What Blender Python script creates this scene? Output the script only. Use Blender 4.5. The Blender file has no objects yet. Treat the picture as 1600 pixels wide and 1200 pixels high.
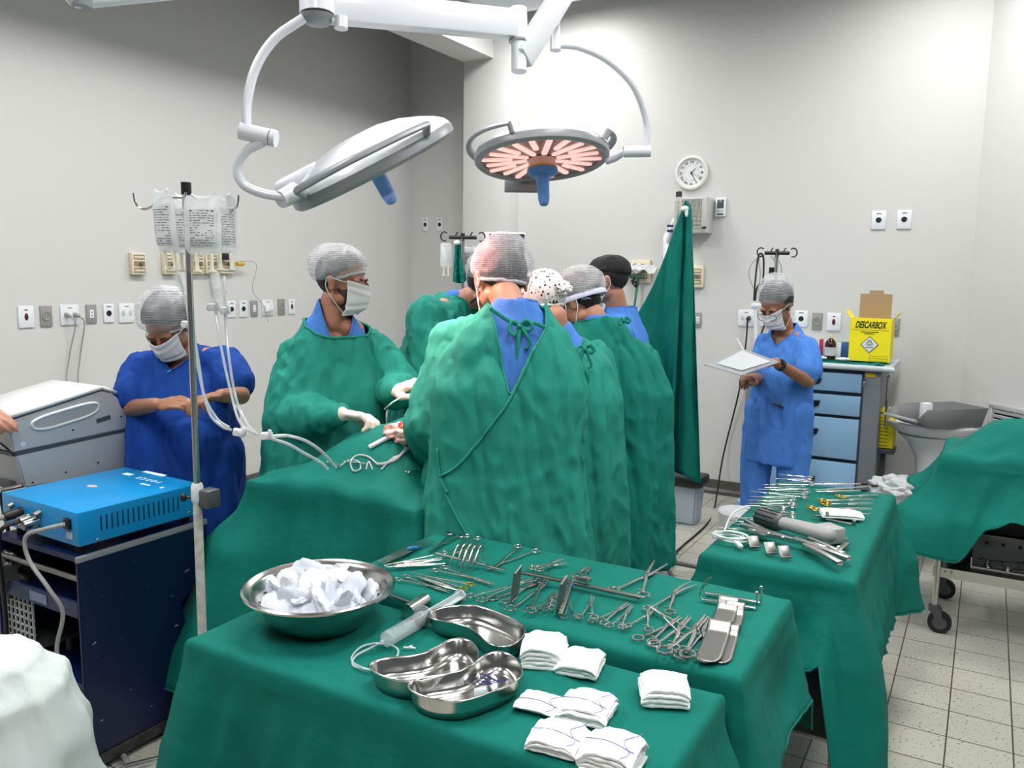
import bpy, bmesh, math, random
from mathutils import Vector, Matrix, noise, Euler
from math import sin, cos, pi, radians, atan2, sqrt
random.seed(7)
C = bpy.context.scene.collection
SC = bpy.context.scene
# ---------------------------------------------------------------- camera
F_PX, CAM_H = 1290., 1.60
PITCH, ROLL, YAW = radians(7.54), radians(.84), radians(29.85)
cam_data = bpy.data.cameras.new('camera'); cam = bpy.data.objects.new('camera', cam_data); C.objects.link(cam)
cam_data.sensor_width = 36; cam_data.lens = F_PX/1600*36; cam_data.clip_start = .02
MR = Matrix.Rotation(YAW, 3, 'Z') @ Matrix.Rotation(pi/2-PITCH, 3, 'X') @ Matrix.Rotation(ROLL, 3, 'Z')
cam.matrix_world = Matrix.Translation((0, 0, CAM_H)) @ MR.to_4x4()
SC.camera = cam
# ---------------------------------------------------------------- world, lights, exposure
wd = bpy.data.worlds.new('world'); SC.world = wd; wd.use_nodes = True
wd.node_tree.nodes['Background'].inputs[0].default_value = (.86, .93, 1.0, 1)
wd.node_tree.nodes['Background'].inputs[1].default_value = .14
SC.view_settings.view_transform = 'Standard'; SC.view_settings.look = 'None'
SC.view_settings.gamma = 1; SC.view_settings.use_curve_mapping = False
SC.view_settings.exposure = -0.08
CEIL = 3.70
def area(name, loc, sx, sy, power, color=(1, .98, .95), spread=160, rot=(0, 0, 0)):
    l = bpy.data.lights.new(name, 'AREA'); l.shape = 'RECTANGLE'; l.size = sx; l.size_y = sy
    l.energy = power; l.color = color; l.spread = radians(spread)
    o = bpy.data.objects.new(name, l); C.objects.link(o); o.location = loc; o.rotation_euler = rot
    return o
FIX = [(-2.85, 5.1, .85), (-2.85, 2.9, 1.6), (-2.85, .6, 1.7), (-.30, 4.85, 1.0), (-.45, 2.0, 1.1), (-.45, -.4, 1.0), (1.4, 2.6, .7), (1.3,.4,.6)]
for fx, fy, k in FIX:
    area('ceiling_lamp_light', (fx, fy, CEIL-.105), .36, 1.1, 26*k, (1, .992, .978), 165)
# ---------------------------------------------------------------- helpers
def at(px, py, z=None, X=None, Y=None, D=None):
    """world point seen at pixel (1600x1200) on a plane z=, X=, Y= or at camera depth D"""
    r = MR @ Vector(((px-800)/F_PX, -(py-600)/F_PX, -1))
    if z is not None: t = (z-CAM_H)/r.z
    elif X is not None: t = X/r.x
    elif Y is not None: t = Y/r.y
    else: t = D
    return Vector((r.x*t, r.y*t, CAM_H+r.z*t))
def lin(h):
    h = h.lstrip('#'); v = [int(h[i:i+2], 16)/255 for i in (0, 2, 4)]
    return tuple((c/12.92 if c <= .04045 else ((c+.055)/1.055)**2.4) for c in v)+(1,)
MATS = {}
def mat(name, col, rough=.5, metal=0, bump=None, spec=None, alpha=None, trans=None, emis=None, noise_col=None, sheen=None, coat=None, aniso=None, sss=None):
    if name in MATS: return MATS[name]
    m = bpy.data.materials.new(name); m.use_nodes = True; nt = m.node_tree; b = nt.nodes['Principled BSDF']
    col = lin(col) if isinstance(col, str) else tuple(col)+(1,)*(4-len(col))
    b.inputs['Base Color'].default_value = col; b.inputs['Roughness'].default_value = rough; b.inputs['Metallic'].default_value = metal
    if spec is not None: b.inputs['Specular IOR Level'].default_value = spec
    if alpha is not None: b.inputs['Alpha'].default_value = alpha
    if trans: b.inputs['Transmission Weight'].default_value = trans; b.inputs['IOR'].default_value = 1.3
    if emis: b.inputs['Emission Color'].default_value = lin(emis[0]) if isinstance(emis[0], str) else emis[0]; b.inputs['Emission Strength'].default_value = emis[1]
    if sheen: b.inputs['Sheen Weight'].default_value = sheen; b.inputs['Sheen Roughness'].default_value = .4
    if coat: b.inputs['Coat Weight'].default_value = coat
    if sss: b.inputs['Subsurface Weight'].default_value = sss; b.inputs['Subsurface Radius'].default_value = (.012, .005, .003)
    tc = None
    if bump or noise_col:
        tc = nt.nodes.new('ShaderNodeTexCoord')
    if noise_col:   # (scale, colour2, amount)
        n = nt.nodes.new('ShaderNodeTexNoise'); n.inputs['Scale'].default_value = noise_col[0]; n.inputs['Detail'].default_value = 5
        nt.links.new(tc.outputs['Object'], n.inputs['Vector'])
        rp = nt.nodes.new('ShaderNodeValToRGB'); rp.color_ramp.elements[0].position = .35; rp.color_ramp.elements[1].position = .7
        rp.color_ramp.elements[0].color = col; rp.color_ramp.elements[1].color = lin(noise_col[1])
        nt.links.new(n.outputs['Fac'], rp.inputs['Fac']); nt.links.new(rp.outputs['Color'], b.inputs['Base Color'])
    if bump:        # list of (scale, strength, distance, stretch)
        prev = None
        for sc, st, ds, *sx in bump:
            n = nt.nodes.new('ShaderNodeTexNoise'); n.inputs['Scale'].default_value = sc; n.inputs['Detail'].default_value = 3
            mp = nt.nodes.new('ShaderNodeMapping'); mp.inputs['Scale'].default_value = sx[0] if sx else (1, 1, 1)
            nt.links.new(tc.outputs['Object'], mp.inputs['Vector']); nt.links.new(mp.outputs['Vector'], n.inputs['Vector'])
            bp = nt.nodes.new('ShaderNodeBump'); bp.inputs['Strength'].default_value = st; bp.inputs['Distance'].default_value = ds
            nt.links.new(n.outputs['Fac'], bp.inputs['Height'])
            if prev: nt.links.new(prev.outputs['Normal'], bp.inputs['Normal'])
            prev = bp
        nt.links.new(prev.outputs['Normal'], b.inputs['Normal'])
    MATS[name] = m
    return m
WM = {}
def wm(o):
    if o is None: return Matrix.Identity(4)
    return WM.get(o.name, Matrix.Identity(4))
def tag(o, label=None, cat=None, group=None, kind=None):
    if label: o['label'] = label
    if cat: o['category'] = cat
    if group: o['group'] = group
    if kind: o['kind'] = kind
    return o
def thing(name, label, cat, loc=(0, 0, 0), rot=(0, 0, 0), group=None):
    o = bpy.data.objects.new(name, None); C.objects.link(o); o.empty_display_size = .05
    o.location = loc; o.rotation_euler = rot
    WM[o.name] = Matrix.LocRotScale(Vector(loc), Euler(rot), None)
    return tag(o, label, cat, group)
class MB:
    def __init__(s): s.bm = bmesh.new()
    def _x(s, vs, M):
        if M is not None: bmesh.ops.transform(s.bm, matrix=M, verts=vs)
        return vs
    def box(s, c, d, rot=None, bevel=0, M=None, mi=0):
        r = bmesh.ops.create_cube(s.bm, size=1)['verts']
        bmesh.ops.scale(s.bm, vec=d, verts=r)
        fs = set(f for v in r for f in v.link_faces)
        for f in fs: f.material_index = mi
        if bevel:
            es = list(set(e for v in r for e in v.link_edges))
            g = bmesh.ops.bevel(s.bm, geom=es, offset=bevel, segments=2, affect='EDGES', profile=.5)
            r = list(set(v for f in g['faces'] for v in f.verts) | set(v for v in r if v.is_valid))
        if rot is not None: bmesh.ops.rotate(s.bm, cent=(0, 0, 0), matrix=Euler(rot).to_matrix(), verts=r)
        bmesh.ops.translate(s.bm, vec=c, verts=r)
        return s._x(r, M)
    def lathe(s, prof, c=(0, 0, 0), axis=(0, 0, 1), seg=32, M=None, mi=0, scale=(1, 1)):
        q = Vector(axis).normalized().to_track_quat('Z', 'Y').to_matrix(); c = Vector(c); rings = []; allv = []
        for r, z in prof:
            if r < 1e-6: ring = [s.bm.verts.new(c+q@Vector((0, 0, z)))]
            else: ring = [s.bm.verts.new(c+q@Vector((r*cos(2*pi*i/seg)*scale[0], r*sin(2*pi*i/seg)*scale[1], z))) for i in range(seg)]
            rings.append(ring); allv += ring
        for a, b in zip(rings, rings[1:]):
            for i in range(seg):
                j = (i+1) % seg
                if len(a) == 1 and len(b) == 1: continue
                if len(a) == 1: f = (a[0], b[j], b[i])
                elif len(b) == 1: f = (a[i], a[j], b[0])
                else: f = (a[i], a[j], b[j], b[i])
                try: s.bm.faces.new(f).material_index = mi
                except ValueError: pass
        return s._x(allv, M)
    def cyl(s, a, b, r, r2=None, seg=20, cap=True, M=None, mi=0):
        a, b = Vector(a), Vector(b); L = (b-a).length; r2 = r if r2 is None else r2
        p = [(r, 0), (r2, L)]
        if cap: p = [(0, 0)]+p+[(0, L)]
        return s.lathe(p, a, b-a, seg, M, mi)
    def caps(s, a, b, ra, rb, seg=16, n=5, M=None, fl=(1, 1), up=None):
        """tapered capsule (closed)"""
        a, b = Vector(a), Vector(b); L = (b-a).length
        if L < 1e-5: L = 1e-5; b = a+Vector((0, 0, L))
        p = [(ra*sin(t*pi/2/n), -ra*cos(t*pi/2/n)) for t in range(n+1)]+[(rb*cos(t*pi/2/n), L+rb*sin(t*pi/2/n)) for t in range(n+1)]
        p[0] = (0, -ra); p[-1] = (0, L+rb)
        return s.lathe(p, a, b-a, seg, M, 0, fl)
    def ell(s, c, r, rot=None, M=None, seg=24, mi=0):
        vs = bmesh.ops.create_uvsphere(s.bm, u_segments=seg, v_segments=max(8, seg//2), radius=1)['verts']
        for f in set(f for v in vs for f in v.link_faces): f.material_index = mi
        bmesh.ops.scale(s.bm, vec=r if hasattr(r, '__len__') else (r, r, r), verts=vs)
        if rot is not None:
            bmesh.ops.rotate(s.bm, cent=(0, 0, 0), matrix=rot if isinstance(rot, Matrix) else Euler(rot).to_matrix(), verts=vs)
        bmesh.ops.translate(s.bm, vec=c, verts=vs)
        return s._x(vs, M)
    def tube(s, pts, r, seg=8, closed=False, smooth=0, cap=True, M=None, mi=0, flat=1):
        pts = [Vector(p) for p in pts]
        if smooth: pts = spline(pts, smooth, closed)
        n = len(pts); rs = r if hasattr(r, '__len__') else [r]*n
        if len(rs) != n: rs = [rs[min(len(rs)-1, int(i*len(rs)/n))] for i in range(n)]
        rings = []; up = None; allv = []
        for i, p in enumerate(pts):
            t = (pts[(i+1) % n]-pts[i-1]) if closed else (pts[min(i+1, n-1)]-pts[max(i-1, 0)])
            if t.length < 1e-9: t = Vector((0, 0, 1))
            t.normalize()
            if up is None:
                up = t.orthogonal().normalized() if abs(t.z) > .95 else Vector((0, 0, 1))
            side = t.cross(up)
            if side.length < 1e-4: side = t.orthogonal()
            side.normalize(); up = side.cross(t).normalized()
            ring = [s.bm.verts.new(p+(side*cos(2*pi*k/seg)+up*sin(2*pi*k/seg)*flat)*rs[i]) for k in range(seg)]
            rings.append(ring); allv += ring
        for i in range(n if closed else n-1):
            a, b = rings[i], rings[(i+1) % n]
            for k in range(seg):
                s.bm.faces.new((a[k], a[(k+1) % seg], b[(k+1) % seg], b[k])).material_index = mi
        if cap and not closed:
            s.bm.faces.new(rings[0][::-1]).material_index = mi; s.bm.faces.new(rings[-1]).material_index = mi
        return s._x(allv, M)
    def prism(s, poly, th, M=None, mi=0, bevel=0):
        """poly in XY, thickness along +Z"""
        a = [s.bm.verts.new((x, y, 0)) for x, y in poly]; b = [s.bm.verts.new((x, y, th)) for x, y in poly]
        n = len(poly); fs = [s.bm.faces.new(a[::-1]), s.bm.faces.new(b)]
        for i in range(n): fs.append(s.bm.faces.new((a[i], a[(i+1) % n], b[(i+1) % n], b[i])))
        for f in fs: f.material_index = mi
        r = a+b
        if bevel:
            es = list(set(e for v in r for e in v.link_edges))
            g = bmesh.ops.bevel(s.bm, geom=es, offset=bevel, segments=2, affect='EDGES')
            r = list(set(v for f in g['faces'] for v in f.verts) | set(v for v in r if v.is_valid))
        return s._x(r, M)
    def quad(s, pts, mi=0):
        f = s.bm.faces.new([s.bm.verts.new(p) for p in pts]); f.material_index = mi; return f
    def grid(s, fn, nu, nv, closed=False, M=None, mi=0, keep=None):
        g = [[s.bm.verts.new(fn(i/(nu if closed else nu-1), j/(nv-1))) for i in range(nu)] for j in range(nv)]
        for j in range(nv-1):
            for i in range(nu if closed else nu-1):
                k = (i+1) % nu
                s.bm.faces.new((g[j][i], g[j][k], g[j+1][k], g[j+1][i])).material_index = mi
        return s._x([v for r in g for v in r], M)
    def disp(s, fn):
        s.bm.normal_update()
        new = [(v, v.co+fn(v.co, v.normal)) for v in s.bm.verts]
        for v, c in new: v.co = c
    def build(s, name, m, parent=None, sharp=40, smooth=True, local=False, mods=None):
        s.bm.normal_update()
        try: bmesh.ops.recalc_face_normals(s.bm, faces=s.bm.faces)
        except Exception: pass
        me = bpy.data.meshes.new(name); s.bm.to_mesh(me); s.bm.free()
        for x in (m if isinstance(m, (list, tuple)) else [m]): me.materials.append(x)
        if smooth:
            me.shade_smooth()
            if sharp: me.set_sharp_from_angle(angle=radians(sharp))
        o = bpy.data.objects.new(name, me); C.objects.link(o)
        if parent is not None:
            o.parent = parent
            if local: WM[o.name] = wm(parent)
            else:
                o.matrix_parent_inverse = wm(parent).inverted(); WM[o.name] = Matrix.Identity(4)
        return o
def spline(P, sub=8, closed=False):
    out = []; n = len(P)
    rng = range(n if closed else n-1)
    for i in rng:
        p0 = P[(i-1) % n] if closed or i > 0 else P[0]*2-P[1]
        p1 = P[i]; p2 = P[(i+1) % n]; p3 = P[(i+2) % n] if closed or i+2 < n else P[-1]*2-P[-2]
        for k in range(sub):
            t = k/sub
            out.append(.5*((2*p1)+(p2-p0)*t+(2*p0-5*p1+4*p2-p3)*t*t+(3*p1-p0-3*p2+p3)*t**3))
    if not closed: out.append(P[-1])
    return out
def remesh(mb, voxel, smooth=3, fac=.5):
    """union of closed shapes -> one continuous surface, returned as MB"""
    me = bpy.data.meshes.new('tmp'); mb.bm.to_mesh(me); mb.bm.free()
    o = bpy.data.objects.new('tmp', me); C.objects.link(o)
    r = o.modifiers.new('r', 'REMESH'); r.mode = 'VOXEL'; r.voxel_size = voxel; r.use_smooth_shade = True
    if smooth:
        q = o.modifiers.new('s', 'SMOOTH'); q.iterations = smooth; q.factor = fac
    dg = bpy.context.evaluated_depsgraph_get(); dg.update()
    e = o.evaluated_get(dg); m2 = bpy.data.meshes.new_from_object(e)
    bpy.data.objects.remove(o); bpy.data.meshes.remove(me)
    out = MB(); out.bm.from_mesh(m2); bpy.data.meshes.remove(m2)
    return out
def nz(p, s, off=0): return noise.noise(Vector((p.x*s+off, p.y*s+off*1.7, p.z*s-off)))
def struct(o): o['kind'] = 'structure'; return o
def text_obj(name, s, size, m, parent, M, extrude=.0006, align='CENTER', bold=0):
    cu = bpy.data.curves.new(name, 'FONT'); cu.body = s; cu.size = size; cu.extrude = extrude; cu.align_x = align; cu.align_y = 'CENTER'; cu.offset = bold
    o = bpy.data.objects.new(name+'_t', cu); C.objects.link(o)
    dg = bpy.context.evaluated_depsgraph_get(); dg.update()
    me = bpy.data.meshes.new_from_object(o.evaluated_get(dg)); bpy.data.objects.remove(o)
    me.transform(M); me.materials.clear(); me.materials.append(m)
    o = bpy.data.objects.new(name, me); C.objects.link(o)
    if parent is not None:
        o.parent = parent; o.matrix_parent_inverse = wm(parent).inverted(); WM[o.name] = Matrix.Identity(4)
    return o
def frame(o, x, z):
    """matrix with origin o, local X axis along x and local Z along z"""
    x = Vector(x).normalized(); z = Vector(z); z = (z-x*z.dot(x)).normalized(); y = z.cross(x)
    M = Matrix((x, y, z)).transposed().to_4x4(); M.translation = Vector(o); return M
# ---------------------------------------------------------------- materials
CL = [(60, .25, .002), (9, .45, .014), (26, .35, .006), (420, .12, .0005)]
CLG = [CL[0], CL[3]]+[(13, .55, .022, (1, 1, .16)), (30, .45, .008, (1, 1, .3))]
M_DRAPE = mat('green_drape_cotton', '#036a5f', .82, bump=CL+[(11, .35, .02, (1, 1, .25))], spec=.2)
M_GOWN = mat('green_gown_cotton', '#258879', .85, bump=CLG, spec=.2)
M_GOWN2 = mat('green_gown_dark_cotton', '#14776b', .85, bump=CLG, spec=.2)
M_SCRUB = mat('light_blue_scrub', '#4a7fd0', .85, bump=CLG, spec=.2)
M_SCRUB_D = mat('dark_blue_scrub', '#153f8e', .85, bump=CLG, spec=.2)
M_WALL = mat('painted_wall', '#c9c9c8', .6, bump=[(180, .12, .002)])
M_CEIL = mat('painted_ceiling', '#8f8e8a', .8)
M_STEEL = mat('brushed_steel', '#c3c3c0', .24, 1.0, bump=[(40, .05, .001)])
M_STEELP = mat('polished_steel', '#bdbdba', .2, 1.0)
M_STEEL_D = mat('dull_steel', '#92928e', .36, 1.0)
M_CHROME = mat('chrome', '#d8d8d8', .12, 1.0)
M_WHITE = mat('white_enamel', '#e4e6ea', .3)
M_WHITEP = mat('white_plastic', '#dfe2e6', .35)
M_GREYP = mat('grey_plastic', '#8d8f8f', .4)
M_DGREY = mat('dark_grey_plastic', '#4b4f52', .4)
M_BLACK = mat('black_plastic', '#101112', .4)
M_RUBBER = mat('black_rubber', '#17181a', .7)
M_CREAM = mat('cream_plastic', '#d8cfb4', .4)
M_GOLD = mat('gold_plated_ring', '#d9a92e', .25, 1.0)
M_SKIN = mat('light_skin', '#b9846c', .5, sss=.12, noise_col=(18, '#ad775f', 1))
M_SKIN_D = mat('tan_skin', '#9a6a4d', .5, sss=.12, noise_col=(18, '#8e5e44', 1))
M_HAIR = mat('dark_hair', '#17120f', .6, bump=[(200, .6, .003, (1, 1, .15))])
M_STUB = mat('short_dark_hair', '#4a372d', .8, bump=[(300, .5, .001)])
M_MASK = mat('white_mask_fabric', '#dfe0e2', .8, bump=[(150, .2, .001)])
M_GLOVE = mat('latex_glove', '#d9cfc0', .45, bump=[(60, .25, .002)])
M_GAUZE = mat('white_gauze', '#f2f3f3', .95, bump=[(150, .6, .003), (30, .4, .006)])
M_BLUELINE = mat('blue_thread', '#6a70b8', .8)
M_CLEAR = mat('clear_vinyl', '#dfe6ea', .12, alpha=.3)
M_CLEAR2 = mat('clear_tubing', '#cfd8dd', .1, alpha=.55)
M_NAVY = mat('navy_painted_steel', '#0b1f4e', .35, noise_col=(3, '#0a1a40', 1), bump=[(30, .05, .002)])
M_BLUEBOX = mat('bright_blue_enamel', '#1087c6', .3)
M_MGREY = mat('machine_grey', '#b0b3b5', .45)
M_MLIGHT = mat('machine_light_grey', '#d3d5d4', .45)
M_CARTBLUE = mat('cart_light_blue', '#86aed0', .4)
M_CARTGREY = mat('cart_grey', '#70767c', .45)
M_YELLOW = mat('sharps_box_yellow', '#f2e20a', .5)
M_CARD = mat('brown_cardboard', '#a58a6b', .8)
M_LAMPW = mat('lamp_white', '#d6dae2', .25, coat=.3)
M_LAMPG = mat('lamp_grey_rim', '#868b90', .35)
M_HANDLEB = mat('lamp_handle_blue', '#4f84c6', .35)
M_GREENHOSE = mat('green_hose', '#1f7d62', .4)
M_CABLEG = mat('grey_cable', '#8f9090', .5)
M_REDP = mat('red_plastic', '#8d1d22', .4)
# ================================================================ ROOM
XL, YB = -4.65, 5.99
mb = MB(); mb.box((-1, 2.2, -.05), (8.6, 11, .1))
m = bpy.data.materials.new('speckled_floor_tile'); m.use_nodes = True; nt = m.node_tree; b = nt.nodes['Principled BSDF']
tc = nt.nodes.new('ShaderNodeTexCoord')
mp = nt.nodes.new('ShaderNodeMapping'); mp.inputs['Location'].default_value = (.013, .108, 0)
nt.links.new(tc.outputs['Object'], mp.inputs['Vector'])
br = nt.nodes.new('ShaderNodeTexBrick'); br.offset = 0; br.inputs['Scale'].default_value = 1
br.inputs['Brick Width'].default_value = .2037; br.inputs['Row Height'].default_value = .2037; br.inputs['Mortar Size'].default_value = .0028; br.inputs['Mortar Smooth'].default_value = .2
br.inputs['Color1'].default_value = lin('#b9b7ac'); br.inputs['Color2'].default_value = lin('#b1afa4'); br.inputs['Mortar'].default_value = lin('#4d443b')
nt.links.new(mp.outputs['Vector'], br.inputs['Vector'])
vo = nt.nodes.new('ShaderNodeTexNoise'); vo.inputs['Scale'].default_value = 95; vo.inputs['Detail'].default_value = 1
nt.links.new(tc.outputs['Object'], vo.inputs['Vector'])
rp = nt.nodes.new('ShaderNodeValToRGB'); rp.color_ramp.elements[0].position = .655; rp.color_ramp.elements[1].position = .69
rp.color_ramp.elements[0].color = (0, 0, 0, 1); rp.color_ramp.elements[1].color = (1, 1, 1, 1)
nt.links.new(vo.outputs['Fac'], rp.inputs['Fac'])
mx = nt.nodes.new('ShaderNodeMix'); mx.data_type = 'RGBA'; mx.inputs['B'].default_value = lin('#5f5a54')
nt.links.new(rp.outputs['Color'], mx.inputs['Factor']); nt.links.new(br.outputs['Color'], mx.inputs['A']); nt.links.new(mx.outputs['Result'], b.inputs['Base Color'])
b.inputs['Roughness'].default_value = .3
bp = nt.nodes.new('ShaderNodeBump'); bp.inputs['Strength'].default_value = .4; bp.inputs['Distance'].default_value = .002; bp.invert = True
nt.links.new(br.outputs['Fac'], bp.inputs['Height']); nt.links.new(bp.outputs['Normal'], b.inputs['Normal'])
struct(mb.build('floor', m))
mb = MB(); mb.box((-1, 2.2, CEIL+.05), (8.6, 11, .1)); struct(mb.build('ceiling', M_CEIL))
mb = MB(); mb.box((XL-.05, 2.2, CEIL/2), (.1, 9, CEIL)); struct(mb.build('wall_left', M_WALL))
YR = 6.20   # recessed strip of the back wall
mb = MB(); mb.box(((XL-.2-3.5)/2, YR+.05, CEIL/2), (1.7, .1, CEIL)); struct(mb.build('wall_recess', M_WALL))
mb = MB(); mb.box((-1.65, YB+.05, CEIL/2), (3.7, .1, CEIL)); struct(mb.build('wall_back', M_WALL))
COLX0, COLX1, COLY = -3.84, -3.40, 5.83
mb = MB(); mb.box(((COLX0+COLX1)/2, (COLY+YR)/2, CEIL/2), (COLX1-COLX0, YR-COLY, CEIL), bevel=.004); struct(mb.build('trim_1', M_WALL))
# beam under the ceiling
mb = MB(); mb.box((-3.70, 2.0, (3.30+CEIL)/2), (.28, 2*(COLY-2.0)-.002, CEIL-3.30)); struct(mb.build('trim_2', M_WALL))
# slanted wall on the right
cx, cy = -.115, YB; L = 3.4; a = radians(-48)
M = Matrix.Translation((cx, cy, 0)) @ Matrix.Rotation(a, 4, 'Z')
mb = MB(); mb.box((L/2, .05, CEIL/2), (L, .1, CEIL), M=M); struct(mb.build('wall_right', M_WALL))
SL = M
# skirting: granite cove
M_GRAN = mat('dark_granite_skirting', '#2b2a29', .35, noise_col=(140, '#6f6a66', 1))
def skirt(name, M, L):
    mb = MB(); prof = [(0, 0), (-.035, 0), (-.032, .025), (-.012, .04), (-.012, .105), (0, .105)]
    mb.prism([(p[0], p[1]) for p in prof], L, M=M @ Matrix(((0, 0, 1, 0), (1, 0, 0, 0), (0, 1, 0, 0), (0, 0, 0, 1))))
    struct(mb.build(name, M_GRAN, sharp=20))
skirt('baseboard_back', Matrix.Translation((COLX1, YB, 0)), -COLX1-.13)
skirt('baseboard_left', Matrix.Translation((XL, -2, 0)) @ Matrix.Rotation(pi/2, 4, 'Z'), 8.2)
skirt('baseboard_right', SL, 3.3)
# ceiling luminaires
M_EMIT = mat('lit_diffuser', '#ffffff', .5, emis=('#fffdf6', 9))
for i, (fx, fy, k) in enumerate(FIX):
    t = thing('ceiling_light', 'rectangular ceiling light glowing white, its corner showing beside the lamp arms' if i == 0 else 'rectangular white ceiling light above the room, out of the picture', 'ceiling light', (fx, fy, CEIL), group=None if i == 0 else 'ceiling lights out of view')
    mb = MB()
    for sx, sy, dx, dy in ((.31, 0, .03, 1.3), (-.31, 0, .03, 1.3), (0, .635, .6, .03), (0, -.635, .6, .03)):
        mb.box((fx+sx, fy+sy, CEIL-.051), (dx, dy, .10))
    mb.build('frame', M_WHITE, t)
    mb = MB(); mb.box((fx, fy, CEIL-.05), (.59, 1.24, .02)); mb.build('diffuser', M_EMIT, t)
# ================================================================ DRAPES AND TABLES
def drape(name, m, parent, x0, x1, y0, y1, z, hem, rr=.035, flf=None, ampf=None, seed=0, amp=.02, flare=.05, top_bump=.004, freq=9, corner=.06, res=.022, topfn=None):
    """cloth over a rectangular top; hem(side 0..3 and t) -> hem height. perimeter runs front(y0) right(x1) back(y1) left(x0)"""
    mb = MB(); W, H = x1-x0, y1-y0; per = 2*(W+H)
    n = int(per/res); rows = 34
    def P(s):   # perimeter point, outward normal, corner weight
        s = s % per
        segs = [((x0, y0), (1, 0), (0, -1), W), ((x1, y0), (0, 1), (1, 0), H), ((x1, y1), (-1, 0), (0, 1), W), ((x0, y1), (0, -1), (-1, 0), H)]
        acc = 0
        for i, (o, d, nn, L) in enumerate(segs):
            if s < acc+L or i == 3:
                t = s-acc; c = rr
                p = Vector((o[0]+d[0]*t, o[1]+d[1]*t)); nv = Vector(nn)
                # blend the normal near corners
                w = 0
                if t < c:
                    pn = Vector(segs[i-1][2]); k = .5+.5*t/c; nv = (nv*k+pn*(1-k)).normalized()
                if L-t < c:
                    pn = Vector(segs[(i+1) % 4][2]); k = .5+.5*(L-t)/c; nv = (nv*k+pn*(1-k)).normalized()
                dc = min(t, L-t); w = math.exp(-(dc/.10)**2)
                return p, nv, w, i, t/L
            acc += L
    ring = []
    info = [P(per*i/n) for i in range(n)]
    # top grid
    nx, ny = max(8, int(W/.02)), max(6, int(H/.02))
    def topz(x, y):
        p = Vector((x, y, seed*3.1)); e = min(x-x0, x1-x, y-y0, y1-y); k = min(1, max(0, e/.05))
        v = top_bump*(noise.noise(p*7)*1.6+noise.noise(p*19)*.6)*k
        cr = abs((noise.noise(Vector((x*2.3+seed, y*2.3, 9.7)))))      # creases from folding
        v += top_bump*1.6*math.exp(-(cr/.035)**2)*k
        if topfn: v += topfn(x, y)
        return z+v
    ins = rr*.6
    rings = []
    inner = []
    for p, nv, w, i, t in info:
        q = p-nv*ins; q = Vector((min(max(q.x, x0+ins), x1-ins), min(max(q.y, y0+ins), y1-ins)))
        inner.append(mb.bm.verts.new((q.x, q.y, topz(q.x, q.y))))
    rings.append(inner)
    for j in range(1, rows+1):
        r = []
        for k, (p, nv, w, i, t) in enumerate(info):
            hz = hem(i, t)
            hz += .006*noise.noise(Vector((p.x*6, p.y*6, seed)))
            drop = z-hz
            if j <= 4:
                a = (j)/4*pi/2; q = p-nv*ins*(1-sin(a)); iz = inner[k].co.z; zz = iz+(z-.004-ins*.8-iz)*(1-cos(a))
            else:
                h = (j-4)/(rows-4); hh = h*(drop-ins*.8-.004)
                s = per*k/n
                fold = noise.noise(Vector((s*freq*.45, h*.8, seed)))*1.2+.9*(.35-abs(noise.noise(Vector((s*freq*1.1+h, h*1.0, seed+5))))*1.8)+.35*noise.noise(Vector((s*freq*2.6, h*2, seed+8)))
                env = min(1, hh/.22)
                out = (flare if flf is None else flare+flf(i, t))*env*h + amp*env*fold + corner*w*env*(.4+h)
                am_ = ampf(i) if ampf else 1; out = max(out+.03*env*min(1, 3*h+.3), .003)*am_
                q = p+nv*out
                cr = noise.noise(Vector((s*3, hh*9, seed+9)))*.003
                q += nv*cr
                zz = z-.004-ins*.8-hh
            r.append(mb.bm.verts.new((q.x, q.y, zz)))
        rings.append(r)
    for a, b in zip(rings, rings[1:]):
        for i in range(n):
            k = (i+1) % n
            mb.bm.faces.new((a[i], a[k], b[k], b[i]))
    # hem roll
    cxm, cym = (x0+x1)/2, (y0+y1)/2; prev = inner; NR = 26; base = [v.co.copy() for v in inner]
    for j in range(1, NR):
        k = 1-j/NR; r = []
        for c in base:
            x, y = cxm+(c.x-cxm)*k, cym+(c.y-cym)*k; r.append(mb.bm.verts.new((x, y, topz(x, y))))
        for i in range(n): mb.bm.faces.new((prev[i], prev[(i+1) % n], r[(i+1) % n], r[i]))
        prev = r
    mb.bm.faces.new(prev)
    hemco = [v.co.copy() for v in rings[-1]]
    o = mb.build(name, m, parent, sharp=0)
    md = o.modifiers.new('thick', 'SOLIDIFY'); md.thickness = .003; md.offset = -1
    hb = MB(); hb.tube(hemco, .0035, 6, closed=True)
    hb.build('hem', m, o, sharp=0)
    return o, topz
def pwl(pts):
    def f(t):
        for (a, va), (b, vb) in zip(pts, pts[1:]):
            if t <= b:
                k = (t-a)/(b-a) if b > a else 0; k = k*k*(3-2*k); return va+(vb-va)*k
        return pts[-1][1]
    return f
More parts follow.
